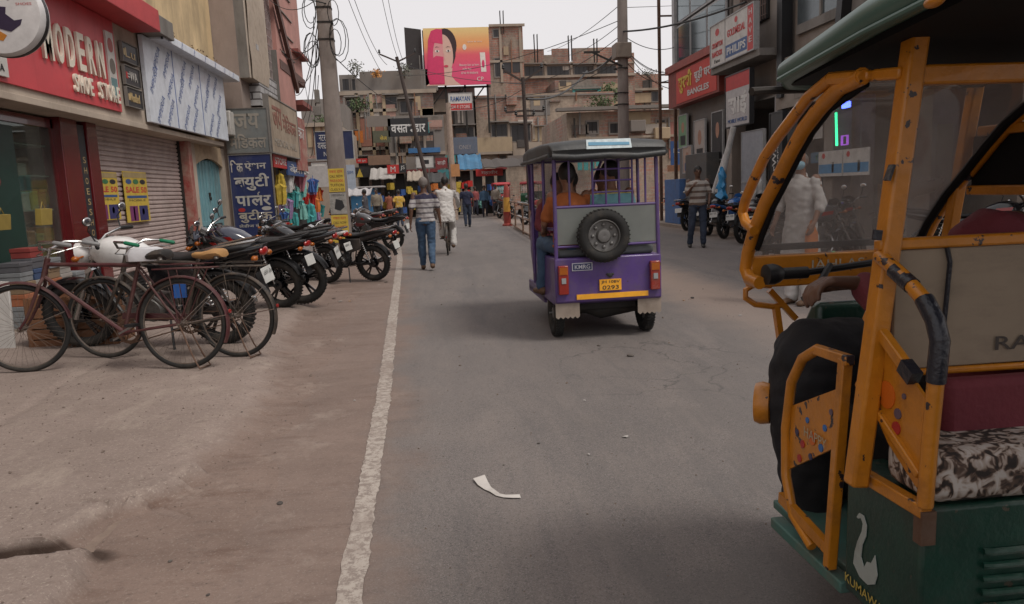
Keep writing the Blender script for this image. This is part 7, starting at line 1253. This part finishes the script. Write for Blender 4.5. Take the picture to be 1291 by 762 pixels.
for tx, x, z, w_, h_ in (('Beauty kisi se kam', .68, .345, .30, .05), ('nahi hai', .64, .28, .13, .045), ('ab har din khubsurat', .68, .215, .26, .045), ('glow & care', .78, .75, .22, .03), ('CP', .84, .10, .10, .07)): lettering(tx, V(x*Wd, -.01, z*Hh), (1, 0, 0), (0, 0, 1), w_*Wd, h_*Hh, PWH, r, .004)
m = MB(); m.prism([(-1.15, -.15), (-.12, 0), (-.12, Hh), (-1.15, Hh+.15)], (0, .5, 0), (1, .0, 0), (0, 0, 1), .2); m.build('side_sheet', mat('dark_back_sheet', (.035, .03, .03), .8), r); m = MB()
for x in (0, .3, .6, .95): m.bar((x*Wd, .3, -3), (x*Wd, .3, Hh*.98), .12)
for x in (0, .3, .6): m.bar((x*Wd, .3, -1.6), ((x+.3)*Wd, .3, -.1), .08)
m.bar((0, .3, -.1), (Wd, .3, -.1), .12); m.build('frame', DKM, r)
# shop signs and awnings of the far bazaar
MU = [BLUM, WS, REDM, BS, GRNS, YELS, mat('sign_teal', (.06, .22, .24), .6), mat('sign_maroon', (.18, .03, .03), .6), mat('sign_brown', (.20, .12, .08), .7), GPL]
fs_ = [((398, 166, 445, 201), 30.5, NAVY, [('नटराज', .25, .78, .3, .22, LWH), ('वस्त्रालय', .3, .5, .5, .22, LWH), ('NEW', .35, .2, .3, .16, LWH)], 'navy board with white lettering partly hidden by the concrete pole'),
 ((489, 149, 540, 172), 44, BS, [('वस्त्रभंडार', .5, .5, .85, .6, LWH, .02)], 'black fascia with large white Devanagari letters on the grey building'), ((566, 118, 595, 139), 46, WS, [('RAMAYAN', .5, .68, .85, .3, BLUM, .02), (S0, .5, .2, 1, .4, REDM), ('SALE STORE', .5, .2, .8, .2, LWH)], 'blue and red signboard tilted under the billboard'),
 ((571, 173, 602, 194), 46, mat('slate_sign', (.10, .12, .16), .6, dirt=.3), [('ONEY', .5, .4, .5, .25, mat('dull_letter2', (.28, .26, .26), .7))], 'dull slate blue signboard beside the blue awning'), ((449, 200, 463, 206), 44, REDM, [('शो रूम', .5, .5, .7, .6, LWH)], 'small pinkish red sign above the blue stall'), ((448, 211, 467, 224), 43, BS, [('#poly', .3, .4, 1, 1, YELS, 0, 0, [(.05, .05), (.5, .05), (.3, .9)])], 'black sign with yellow triangle above the blue stall'), ((488, 208, 503, 219), 42, REDM, [('M', .5, .5, .4, .6, LWH)], 'bright red small sign left of the far white board'), ((503, 206, 512, 218), 42, BS, [('JS', .5, .5, .6, .5, LWH)], 'small dark sign touching the bright red one'), ((525, 198, 546, 211), 43, WS, [(S0, .5, .5, .5, .4, BS)], 'white sign with a dark mark near the middle of the bazaar'), ((549, 199, 564, 212), 43, mat('sign_maroon', (.18, .03, .03), .6), [('साड़ी', .5, .5, .7, .5, LWH)], 'maroon sign right of the white one in the bazaar'), ((512, 198, 524, 214), 43.5, MU[9], [], 'grey blank board in the middle of the bazaar'), ((464, 196, 492, 208), 43.5, mat('sign_brown', (.2, .12, .08), .7), [], 'brown blank board left of the bright red sign'), ((600, 213, 634, 222), 40, REDM, [('महावीर', .5, .5, .6, .6, LWH)], 'red cloth banner with white letters above the red rickshaw'), ((566, 205, 590, 228), 46, BS, [], 'black sheet standing in for the shade of a shop opening behind the pale pole'), ((462, 146, 492, 160), 44, MU[9], [], 'slanting grey tin board under the half finished building'), ((470, 165, 492, 180), 44, mat('dark_olive', (.08, .08, .05), .7), [('सेल', .6, .4, .4, .4, LYEL)], 'dark board with small yellow letters below the tin board'), ((552, 214, 566, 226), 44, MU[6], [], 'teal board at the foot of the dark slate building'), ((394, 206, 412, 232), 36, WS, [], 'white sheet board left of the concrete pole'), ((436, 208, 448, 240), 36, mat('pale_blue_board', (.3, .34, .40), .7), [('SIM', .5, .7, .6, .12, BLUM)], 'pale blue vertical board right of the concrete pole'), ((640, 196, 668, 208), 46, GPL, [], 'grey lintel board above the far parked vehicles'), ((846, 178, 862, 208), 31, BLUM, [('RO', .5, .6, .6, .2, LWH)], 'small blue board beside the ladder mast foot'), ((842, 208, 872, 216), 28, mat('orange_ledge', (.40, .20, .12), .7), [], 'thin orange ledge board near the woman in blue')]  # the blank black board behind the pale pole paints the shade of an opening
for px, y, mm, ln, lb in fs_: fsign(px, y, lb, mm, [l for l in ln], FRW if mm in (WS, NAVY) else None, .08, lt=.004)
def awning(px, y, label, mm, dy=1.4, drop=.5):
    x0, x1, z0_, z1_ = far_rect(*px, y); b = MB(); n = 8; rg = []
    for i in range(n+1): t = i/n; x = x0+(x1-x0)*t; s = .05*math.sin(t*20); rg.append([V(x, y, z1_+s), V(x, y-dy, z0_+s*.5), V(x, y-dy, z0_+s*.5-.04), V(x, y, z1_+s-.04)])
    b.loft(rg); o = b.build('awning', mm, ang=20); return tag(o, label, 'awning')
awning((577, 195, 606, 214), 43, 'blue tilted awning with dull lettering near the divider', mat('awning_blue', (.04, .14, .25), .6, var=.4, scale=1.5)); awning((468, 212, 500, 226), 43, 'pale sheet awning over the market stalls beyond the blue stall', mat('awning_grey', (.34, .32, .30), .8)); awning((514, 216, 534, 228), 42, 'light brown awning in the middle of the bazaar', mat('awning_tan', (.30, .25, .20), .8)); awning((534, 218, 562, 230), 43, 'dark awning in the shade right of the bazaar middle', mat('awning_dark', (.05, .05, .05), .8)); awning((606, 200, 660, 212), 41, 'long dark flat awning over the parked red rickshaw', mat('awning_dark2', (.07, .06, .055), .8), 2.5); awning((436, 238, 470, 246), 34, 'pale umbrella sheet over the stall beside the concrete pole', mat('awning_pale', (.35, .33, .33), .8))
r = thing('market_stall', onZ(462, 282), 'blue painted market stall box with a pale roof sheet', 'stall'); q = r.location; m = WB(r); m.bx(q.x-.7, q.x+.6, q.y, q.y+1.2, .3, 1.75); m.build('cabin', mat('stall_blue', (.03, .14, .28), .6, dirt=.3), bevel=.02); m = WB(r); m.bx(q.x-.9, q.x+1.0, q.y-.3, q.y+1.3, 1.78, 1.86); m.build('roof', mat('awning_pale', (.35, .33, .33), .8), bevel=.02); m = WB(r); [m.cyl((q.x+dx, q.y+.6, 0), (q.x+dx, q.y+.6, .3), .12) for dx in (-.5, .5)]; m.build('leg', DKM)
# dark shop openings at street level along the far row, and heaps of goods
for i in range(13):
    px = 440+i*15+(8 if i > 7 else 0); x0, x1, z0_, z1_ = far_rect(px, 232, px+11, 262, 45.6); r = thing('market_shop', (x0, 45.6, 0), 'dim open shop front, number %s from the concrete pole along the far bazaar' % ['one', 'two', 'three', 'four', 'five', 'six', 'seven', 'eight', 'nine', 'ten', 'eleven', 'twelve', 'thirteen'][i], 'shop', 'open shop fronts of the far bazaar'); m = WB(r); m.bx(x0, x1, 45.6, 45.8, 0, 2.6); m.build('opening', DARK); m = WB(r); m.bx(x0-.05, x1+.05, 45.2, 45.8, 2.6, 2.8); m.build('lintel', rr.choice([GPL, MU[8], MU[7], CRM])); m = WB(r)
    for k in range(5): m.box((x0+(x1-x0)*rr.random(), 45.3, .3+rr.random()*1.6), (.3, .3, .35), (0, 0, rr.random()))
    m.each('goods', rr.choice(CM))
# ------------------------------------------------------------------ vehicles
def hd(a, b): a = Vector(a); b = Vector(b); return math.atan2(-(b.x-a.x), b.y-a.y)
MARP = mat('maroon_paint', (.065, .014, .017), .5, dirt=.6, dirtcol=(.10, .065, .048), scale=9); BLKB = mat('old_black_paint', (.025, .022, .02), .5, dirt=.6, dirtcol=(.17, .12, .085), scale=9); GRIPG = mat('green_grip', (.01, .16, .08), .4); TANS = mat('tan_leather', (.42, .23, .09), .5, dirt=.2); BLKS = mat('old_black_leather', (.02, .018, .017), .5, dirt=.3)
ZS = .086
p1 = onZ(232, 465, ZS); f1 = p1+V(-1.10, .20, 0)
b1 = bicycle((p1.x+.02, p1.y, ZS), hd(p1, f1), 'maroon roadster bicycle nearest the camera, leaning at the left edge', MARP, mat('grey_grip', (.2, .2, .2), .5), BLKS, 'parked bicycles', ry=.05, steer=.25, sc=1.07, wb=.12)
m = MB(); rg = [V(.10*math.cos(t)*(1+.2*math.sin(3*t)), .15*math.sin(t), 0) for t in [6.28*k/12 for k in range(12)]]; m.loft([[q*.55+V(0, .24, .935) for q in rg], [q*.85+V(0, .24, .92) for q in rg], [q*1.0+V(0, .25, .88) for q in rg], [q*.9+V(0, .26, .83) for q in rg]]); sc_ = m.build('seat_cover', mat('white_bag', (.50, .50, .52), .5, bump=.7, bscale=12), b1)
p2 = onZ(300, 452, ZS); p2.y += .05; f2 = p2+V(-1.10, .30, 0)
b2 = bicycle((p2.x, p2.y, ZS), hd(p2, f2), 'black bicycle with tan saddle and green handlebar grips behind the maroon one', BLKB, GRIPG, TANS, 'parked bicycles', ry=.03, steer=.1, sc=1.03, wb=.05)
m = MB(); m.box((.09, .55, .58), (.02, .10, .16), (0, 0, .3)); m.build('tool_pouch', mat('blue_pouch', (.02, .12, .45), .5), b2)
GP = 'motorcycles parked on the left shoulder'
p3 = onZ(281, 436, ZS); p3.y += .1; q3 = p3+V(-1.2, .22, 0); mw = motorcycle((p3.x, p3.y, ZS), hd(p3, q3), 'motorcycle with white tank standing between the bicycles and the shutter', WHT, BLKP, GP, -.1, .2, 2, number='BR 06\n8041', sc=1.1)
DKB = mat('near_black_paint', (.007, .007, .009), .18, coat=.45, dirt=.12, dirtcol=(.05, .042, .036)); GRYT = mat('grey_paint', (.07, .072, .08), .3, .3, coat=.4, dirt=.3)
p4 = onZ(384, 383, ZS); q4 = p4+V(-1.2, .12, 0); motorcycle((p4.x, p4.y, ZS), hd(p4, q4), 'big black motorcycle with bluish tank highlights in front of the blue parlour board', mat('blueblack_paint', (.02, .024, .045), .15, coat=.7), DKB, GP, -.13, .3, 1, number='BR 07', sc=1.08)
p5 = onZ(414, 357, .03); q5 = p5+V(-1.1, .5, 0); motorcycle((p5.x, p5.y, .03), hd(p5, q5), 'dark motorcycle half hidden between the big black one and the grey one', DKB, WHT, GP, -.1, .1, 2, number='BR 1\n4402')
p6 = onZ(473, 354, .015); q6 = p6+V(-1.15, .45, 0); motorcycle((p6.x, p6.y, .015), hd(p6, q6), 'dusty black and grey motorcycle standing side-on nearest the painted line', mat('dusty_black', (.03, .03, .032), .35, dirt=.6, dirtcol=(.13, .105, .09)), mat('dusty_black', (.03, .03, .032), .35), GP, -.1, .25, 2, mirrors=False)
for i, (px, py, dx, dy, tk, lb, st) in enumerate(((497, 315, -1.2, .5, GRYT, 'silver grey motorcycle tail just beyond the dusty one by the painted line', 1), (352, 322, -1.1, .7, WHT, 'motorcycle with a silver white tank right before the blue parlour board', 2), (470, 306, -1.15, .5, mat('wine_paint', (.12, .015, .02), .25, coat=.5), 'wine red motorcycle beyond the concrete pole', 2), (455, 297, -1.1, .6, DKB, 'black motorcycle far behind the wine red one', 1), (488, 297, -1.15, .45, mat('brown_dusty_paint', (.06, .045, .04), .4, dirt=.5), 'brownish dusty motorcycle near the far stall', 2), (392, 330, -1.1, .5, DKB, 'motorcycle with a black tank partly behind the half hidden dark one', 1))):
    p = onZ(px, py, .02); motorcycle((p.x, p.y, .02), hd((0, 0, 0), (dx, dy, 0)), lb, tk, DKB if st != 2 else tk, GP, -.1, .2, st, mirrors=i != 0, wheels='alloy')
GR = 'motorcycles parked in a row on the right'
for i, (px, py, dx, dy, tk, pn, lb) in enumerate(((936, 307, 1.05, .9, DKB, DKB, 'black motorcycle at the near end of the right row, tail towards the road'), (913, 301, 1.05, 1.0, mat('blue_paint', (.02, .11, .34), .2, coat=.6), mat('blue_paint', (.02, .11, .34), .2), 'blue motorcycle with red tail lamp second in the right row'), (893, 297, 1.0, 1.0, DKB, WHT, 'black motorcycle with white side panel behind the standing man'), (866, 291, 1.0, 1.1, DKB, GRYT, 'black motorcycle left of the standing man'), (851, 283, 1.0, .9, REDM, REDM, 'red motorcycle the woman in blue sits on'), (962, 312, 1.05, .8, GRYT, WHT, 'grey motorcycle seen through the curved yellow bar'))):
    p = onZ(px, py, .01); motorcycle((p.x, p.y, .01), hd((0, 0, 0), (dx, dy, 0)), lb, tk, pn, GR, -.1, .3, i % 3, number='BR 05' if i < 3 else None)
for i, (x, y, rz, tk, lb) in enumerate(((5.9, 11.3, R(-60), DKB, 'black motorcycle parked behind the man in white, seen through the windscreen'), (5.0, 10.6, R(-75), GRYT, 'grey motorcycle left of the man in white, behind dusty glass'), (6.9, 9.9, R(-120), DKB, 'dark motorcycle seen between the two yellow posts'))): motorcycle((x, y, .01), rz, lb, tk, DKB, 'motorcycles seen through the dusty windscreen', -.1, .3, 1)
p = onZ(352, 392, ZS); motorcycle((p.x, p.y+.25, ZS), hd((0, 0, 0), (-1.2, .42, 0)), 'black commuter motorcycle wedged between the white tanked one and the big black one', DKB, DKB, GP, -.1, .35, 1, mirrors=True)
# purple rickshaw: rear wheel contacts (703,425) and (812,415)
wl, wr = onZ(703, 425), onZ(812, 415); ctr = (wl+wr)/2; hdg = math.atan2((wr-wl).y, (wr-wl).x); hdg = R(1.5); fwd = V(-math.sin(hdg), math.cos(hdg), 0); pos = ctr-fwd*.34
ER = erickshaw((pos.x, pos.y, 0), hdg, 'purple rickshaw with grey roof and spare wheel seen from behind on the road'); ER.scale = (1.02, 1.02, 1.02)
yellow_auto()
# far vehicles
def far_rick(px, py, h, body, lb, roof): p = onZ(px, py); return erickshaw((p.x, p.y, 0), h, lb, body, roof, GRYP, full=False, group='rickshaws waiting beyond the railing')
far_rick(632, 270, R(178), mat('red_vehicle_paint', (.40, .02, .02), .3, coat=.4), 'red rickshaw with red roof facing the camera beyond the railing', mat('red_roof', (.45, .04, .05), .5)); far_rick(606, 263, R(170), mat('red_vehicle_paint', (.4, .02, .02), .3), 'rickshaw with whitish roof left of the red one beyond the railing', WS); far_rick(676, 268, R(160), mat('green_vehicle_paint', (.02, .12, .05), .4), 'green rickshaw half hidden by the purple one beyond the railing', mat('red_roof', (.45, .04, .05), .5))
for i, (px, py, tk, lb, h) in enumerate(((652, 284, REDM, 'red motorcycle standing behind the railing right of the marker post', 30), (664, 282, DKB, 'black motorcycle behind the railing close to the purple rickshaw', 40), (622, 276, DKB, 'black motorcycle behind the railing left of the marker post', 20))): p = onZ(px, py); motorcycle((p.x+.3, p.y, 0), R(180+h), lb, tk, DKB, 'motorcycles beyond the railing', -.1, .2, 2, plate=False)
# ------------------------------------------------------------------ people
DEN = mat('blue_denim', (.045, .085, .15), .85, dirt=.3, dirtcol=(.12, .17, .22), bump=.3, bscale=200); DEND = mat('dark_denim', (.025, .035, .06), .85, bump=.3, bscale=200); WKU = mat('white_cotton', (.52, .50, .48), .85, var=.06); NAVC = mat('navy_cloth', (.018, .022, .05), .85); 
ST1 = [(0, (.36, .34, .34)), (.06, (.12, .11, .12)), (.10, (.36, .34, .34)), (.18, (.14, .12, .13)), (.22, (.36, .34, .34)), (.32, (.13, .12, .13)), (.37, (.36, .34, .34)), (.47, (.12, .11, .12)), (.52, (.36, .34, .34)), (.62, (.14, .12, .14)), (.66, (.36, .34, .34)), (.75, (.02, .018, .045))]
striped = ramp('striped_polo', .84, 1.46, ST1, .9)
P = walkpose(1, .75); P['wrl'] = (-.27, -.06, .87); P['wrr'] = (.27, .06, .87); g_ = onZ(540, 341)
person((g_.x, g_.y, 0), R(-1), 'man seen from behind walking in a striped polo with dark navy shoulders and blue jeans', P, ('tee', striped), ('trousers', DEN), SANDAL, GREYH, SKIN2, 1.70, .012)
ST2 = [(0, (.30, .27, .24)), (.10, (.13, .09, .07)), (.20, (.34, .31, .28)), (.32, (.12, .08, .065)), (.42, (.36, .33, .30)), (.54, (.14, .10, .08)), (.62, (.36, .33, .30)), (.75, (.15, .11, .09)), (.85, (.36, .33, .30))]
g_ = onZ(880, 312); P = dict(STAND); P.update(elr=(.22, .05, 1.12), wrr=(.12, .20, 1.28), ell=(-.25, -.02, 1.12), wrl=(-.22, .10, .92), knl=(-.11, .05, .49), anl=(-.10, .10, .085), knr=(.13, .03, .49), anr=(.17, -.04, .085))
person((g_.x, g_.y, 0), R(165), 'man standing on the far side in a brown and white striped T-shirt and dark jeans', P, ('tee', ramp('brown_striped_tee', .84, 1.44, ST2, .9)), ('trousers', DEND), SHOEM, HAIR, SKIN2, 1.73, .012, look=.15, eyes=True)
# cyclist
g_ = onZ(565, 322); bh = R(-3); cb = bicycle((g_.x, g_.y, 0), bh, 'bicycle ridden away from the camera by the man in white', BLKB, BLKS, BLKS, 'ridden bicycles', ry=0, stand=False)
P = dict(pelvis=(0, .14, 1.02), chest=(0, .21, 1.33), neck=(0, .26, 1.50), head=(0, .30, 1.65), shl=(-.185, .24, 1.45), shr=(.185, .24, 1.45), ell=(-.27, .42, 1.22), elr=(.27, .42, 1.22), wrl=(-.27, .66, 1.06), wrr=(.27, .66, 1.06), hpl=(-.09, .17, .98), hpr=(.09, .17, .98), knl=(-.13, .55, .82), knr=(.13, .50, .60), anl=(-.12, .50, .42), anr=(.12, .40, .22))
person((g_.x, g_.y, 0), bh, 'cyclist in a loose white kurta seen from behind beside the walking man', {k: V(*v) for k, v in P.items()}, ('kurtaw', WKU), ('loose', WKU), SANDAL, HAIR, SKIN2, 1.7, .013)
m = MB(); rings(m, [((0, .12, .74), .22, .19), ((0, .12, .86), .21, .18), ((0, .14, 1.02), .19, .15), ((0, .17, 1.2), .17, .13)]); o = [q for q in bpy.data.objects if q.get('label', '').startswith('cyclist in')][0]; remesh(m, 'kurta_hem', WKU, o, .014, 3, wrinkle=.02)
g_ = onZ(590, 287); person((g_.x, g_.y, 0), R(4), 'man in a dark navy shirt and jeans walking away near the divider railing', walkpose(-1, .6), ('tee', NAVC), ('trousers', DEND), SHOEM, HAIR, SKIN2, 1.70, .018)
g_ = onZ(505, 287); person((g_.x, g_.y, 0), R(8), 'person in a yellow shirt and dark trousers walking away by the parked motorcycles', walkpose(1, .5), ('tee', mat('yellow_shirt', (.50, .30, .03), .85, dirt=.5, dirtcol=(.45, .42, .36), scale=14)), ('trousers', DEND), SHOEM, HAIR, SKIN2, 1.60, .018)
g_ = onZ(519, 270); motorcycle((g_.x, g_.y+.4, 0), R(175), 'scooter-like motorcycle ridden towards the camera in the far bazaar', DKB, DKB, 'moving motorcycles', 0, 0, 2, plate=False); sp = sitpose(.72); person((g_.x, g_.y+.6, 0), R(175), 'rider in white with a white cap coming towards the camera', {**sp, 'anl': (-.2, .3, .35), 'anr': (.2, .3, .35), 'wrl': (-.3, .5, 1.05), 'wrr': (.3, .5, 1.05), 'ell': (-.3, .25, 1.05), 'elr': (.3, .25, 1.05)}, ('shirt', WKU), ('trousers', GRYT), SHOEM, WS, SKIN2, 1.7, .02)
# man in white kurta with a mask
g_ = V(3.99, 8.0, 0); P = dict(STAND); P.update(wrl=(-.24, .10, .92), wrr=(.25, .12, .90), ell=(-.25, .0, 1.13), elr=(.25, .0, 1.13)); KR = person((g_.x, g_.y, 0), R(118), 'old man in a short-sleeved white kurta wearing a pale blue face mask', P, ('kurta', mat('white_kurta_cloth', (.44, .42, .40), .9, dirt=.25, dirtcol=(.3, .27, .25))), ('loose', WKU), SANDAL, GREYH, SKIN, 1.70, .010, look=.35, eyes=True, balding=True)
k = 1.0; HM = Matrix.Rotation(.35, 3, 'Z'); m = MB(); e = MB(); e.ell((0, 0, 0), (.073, .06, .055), 14, 8); m.add([tuple(V(0, .02, 1.585)+HM @ (Vector(v)+V(0, .055, -.045))) for v in e.v], e.f); m.build('face_mask', mat('mask_blue', (.22, .38, .46), .7), KR)
m = MB(); c = V(.25, .17, .80); m.ell(c, (.05, .07, .05)); m.ell(c+V(-.35, .08, -.06), (.06, .06, .045)); tag(m.build('red_cloth', mat('cloth_red2', (.4, .03, .04), .8)), cat='', label='') if False else None
m = MB(); rg = [[V(.07*math.cos(t)*s, .04*math.sin(t)*s, z) for t in [6.28*k/10 for k in range(10)]] for z, s in ((-.30, .9), (-.2, 1.2), (-.05, 1), (.05, .4), (.09, .2))]; m.loft(rg); o = m.build('cloth_bag', mat('cloth_orange', (.5, .15, .03), .85), ang=60); o.location = (g_.x+.02, g_.y-.22, .86); tag(o, 'small orange bag in the hand of the man in white', 'bag')
# woman in blue on the red motorcycle, man in white shirt
g_ = onZ(846, 284); sp = sitpose(.70); person((g_.x+.4, g_.y+.7, 0), R(-60), 'person with long black hair in a blue outfit sitting on the red motorcycle', {**sp, 'anl': (-.18, .3, .35), 'anr': (.18, .3, .35)}, ('shirt', mat('blue_kurta', (.06, .11, .26), .85)), ('trousers', mat('blue_kurta', (.06, .11, .26), .85)), SANDAL, HAIR, SKIN2, 1.62, .016)
o = [q for q in bpy.data.objects if q.get('label', '').startswith('person with long')][0]; m = MB(); rings(m, [((0, -.05, 1.36), .08, .07), ((0, -.11, 1.25), .09, .06), ((0, -.14, 1.1), .08, .05), ((0, -.15, .95), .05, .03)]); remesh(m, 'long_hair', HAIR, o, .014)
g_ = onZ(958, 300); person((g_.x, g_.y, 0), R(30), 'man in a white shirt and blue trousers standing behind the curved yellow bar', None, ('shirt', WKU), ('trousers', DEN), SHOEM, HAIR, SKIN2, 1.68, .015)
# bazaar people
BZ = [((477, 285), 170, (.20, .17, .13), (.02, .02, .02), 'man in khaki standing by the blue stall', 'shirt', 1.72), ((463, 292), 80, (.05, .05, .06), (.03, .03, .03), 'person in dark clothes behind the parked motorcycles at the stall', 'shirt', 1.65), ((492, 276), 20, (.30, .10, .06), (.25, .06, .03), 'person in orange red dress left of the yellow shirt', 'kurta', 1.55), ((486, 272), 160, (.18, .13, .22), (.05, .04, .08), 'person in lilac beyond the khaki man', 'kurta', 1.6), ((575, 272), 200, (.40, .38, .36), (.03, .03, .04), 'man in pale shirt left of the navy shirt, farther away', 'shirt', 1.68), ((600, 272), 190, (.30, .08, .08), (.03, .03, .05), 'person in red shirt right behind the railing start', 'shirt', 1.65), ((612, 274), 175, (.06, .12, .2), (.02, .02, .03), 'person in blue shirt before the whitish rickshaw', 'shirt', 1.66), ((545, 268), 170, (.28, .25, .2), (.04, .04, .04), 'person in beige between walking man and cyclist, far away', 'shirt', 1.65), ((452, 282), 120, (.42, .12, .14), (.05, .05, .06), 'person in pink at the garments by the pole', 'kurta', 1.55), ((534, 266), 10, (.03, .04, .10), (.03, .03, .03), 'person in dark blue in the depth of the bazaar', 'shirt', 1.68), ((626, 272), 160, (.35, .30, .25), (.05, .05, .06), 'man in cream shirt by the red rickshaw', 'shirt', 1.7)]
for i, ((px, py), a, c1, c2, lb, kd, H_) in enumerate(BZ): g_ = onZ(px, py); person((g_.x, g_.y, 0), R(a), lb, walkpose(1 if i % 2 else -1, .35), (kd, mat('bazaar_top_%d' % i, c1, .85)), ('trousers', mat('bazaar_bottom_%d' % i, c2, .85)), SHOEM, HAIR, SKIN2, H_, .024, group='people in the far bazaar')
# passengers of the purple rickshaw (seated, local frame of the vehicle)
def rider(lx, ly, rz, seat, label, P_, **k):
    c = Vector(pos)+V(math.cos(hdg)*lx-math.sin(hdg)*ly, math.sin(hdg)*lx+math.cos(hdg)*ly, 0); return person((c.x, c.y, seat), hdg+rz, label, P_, vox=.014, **k)
SP = sitpose(.50); SL = {**SP, 'knl': (-.10, .42, .58), 'knr': (.12, .42, .58), 'anl': (-.10, .50, .12), 'anr': (.12, .50, .12)}
rider(-.31, .20, .25, .33, 'passenger in an orange brown shirt and jeans at the left of the rear seat', SL, top=('tee', mat('orange_brown_shirt', (.30, .085, .02), .85)), bot=('trousers', DEN), shoe=SANDAL, H=1.62)
rider(.10, .24, .0, .35, 'passenger with black hair in a yellow and pale blue top on the rear seat', SL, top=('tee', ramp('yellow_blue_top', .80, 1.10, [(0, (.16, .34, .38)), (.62, (.50, .40, .12))], .9)), bot=('trousers', DEND), shoe=SANDAL, H=1.60, look=.9)
rider(-.24, 1.12, math.pi, .27, 'passenger in maroon on the left of the middle seat facing backwards', SL, top=('shirt', MAR), bot=('trousers', DEND), shoe=SANDAL, H=1.60)
rider(.24, 1.14, math.pi, .27, 'passenger in a white shirt on the right of the middle seat facing backwards', SL, top=('shirt', WKU), bot=('trousers', DEND), shoe=SANDAL, H=1.64)
rider(0, 1.55, 0, .27, 'driver of the purple rickshaw in a dark shirt', {**SL, 'wrl': (-.2, .38, 1.0), 'wrr': (.2, .38, 1.0)}, top=('shirt', NAVC), bot=('trousers', DEND), shoe=SANDAL, H=1.64)
m = MB(); rg = []
for i, (x, z, wdt) in enumerate(((-.44, .90, .03), (-.38, 1.02, .09), (-.25, 1.0, .11), (-.1, .94, .11), (.05, .90, .08), (.12, .88, .03))): rg.append([V(x, .10+.05*math.cos(t)*1, z-.0+wdt*math.sin(t)) for t in [6.28*k/10 for k in range(10)]])
m.loft(rg); o = m.build('shawl', mat('pale_teal_cloth', (.20, .36, .38), .85, bump=.4, bscale=20), ang=60); o.location = (pos.x, pos.y, 0); o.rotation_euler = (0, 0, hdg); tag(o, 'pale teal cloth bundle lying over the rear seat of the purple rickshaw', 'cloth')
# driver of the yellow rickshaw
def D(px, py, y): p = onY(px, py, y); return (p.x, p.y, p.z)
hx, hy = D(1052, 352, 2.28)[:2]
J = dict(pelvis=(1.58, 1.97, .86), chest=(1.60, 1.95, 1.13), neck=(1.68, 1.93, 1.27), head=(1.76, 1.93, 1.40), shl=(1.48, 1.95, 1.21), shr=(1.80, 1.95, 1.23), ell=(1.28, 2.0, 1.02), wrl=D(1090, 358, 2.12), elr=(1.82, 2.1, 1.02), wrr=(1.70, 2.28, 1.08), hpl=(1.50, 2.0, .84), hpr=(1.66, 2.0, .84), knl=(1.38, 2.36, .80), knr=(1.60, 2.36, .80), anl=(1.38, 2.38, .38), anr=(1.6, 2.4, .38))
root = empty('person', (1.43, 1.97, .3), 0, 'driver of the yellow rickshaw in a maroon shirt with one hand on the bar', 'person'); O3 = root.location
JL = {k_: Vector(v)-O3 for k_, v in J.items()}
def drv():
    global person
    P_ = JL; loc0 = (0, 0, 0)
    return person(loc0, 0, '', P_, ('shirt', MAR), ('loose', TROUS), SHOEM, HAIR, SKIN2, 1.70, .0075, root=root, handdir={'l': (-.90, .10, .10), 'r': (0, .5, -.2)}, handn={'l': (-.3, -.1, -1), 'r': (0, 0, -1)}, curl=.8, hsc=1.3, slim=1.15)
drv()
m = MB(); Q = lambda a, b, y=2.38: Vector(D(a, b, y))-O3
for a_, b_, ra, rb in ((Q(1090, 456), Q(1032, 455), .15, .148), (Q(1032, 455), Q(1021, 520), .148, .142), (Q(1021, 520), Q(1020, 575), .142, .115), (Q(1020, 575), Q(1026, 650), .115, .085)): caps(m, a_, b_, ra, rb, n=20)
remesh(m, 'trouser_leg', TROUS, root, .009, 6, wrinkle=.016)

bpy.data.scenes.remove(TS)
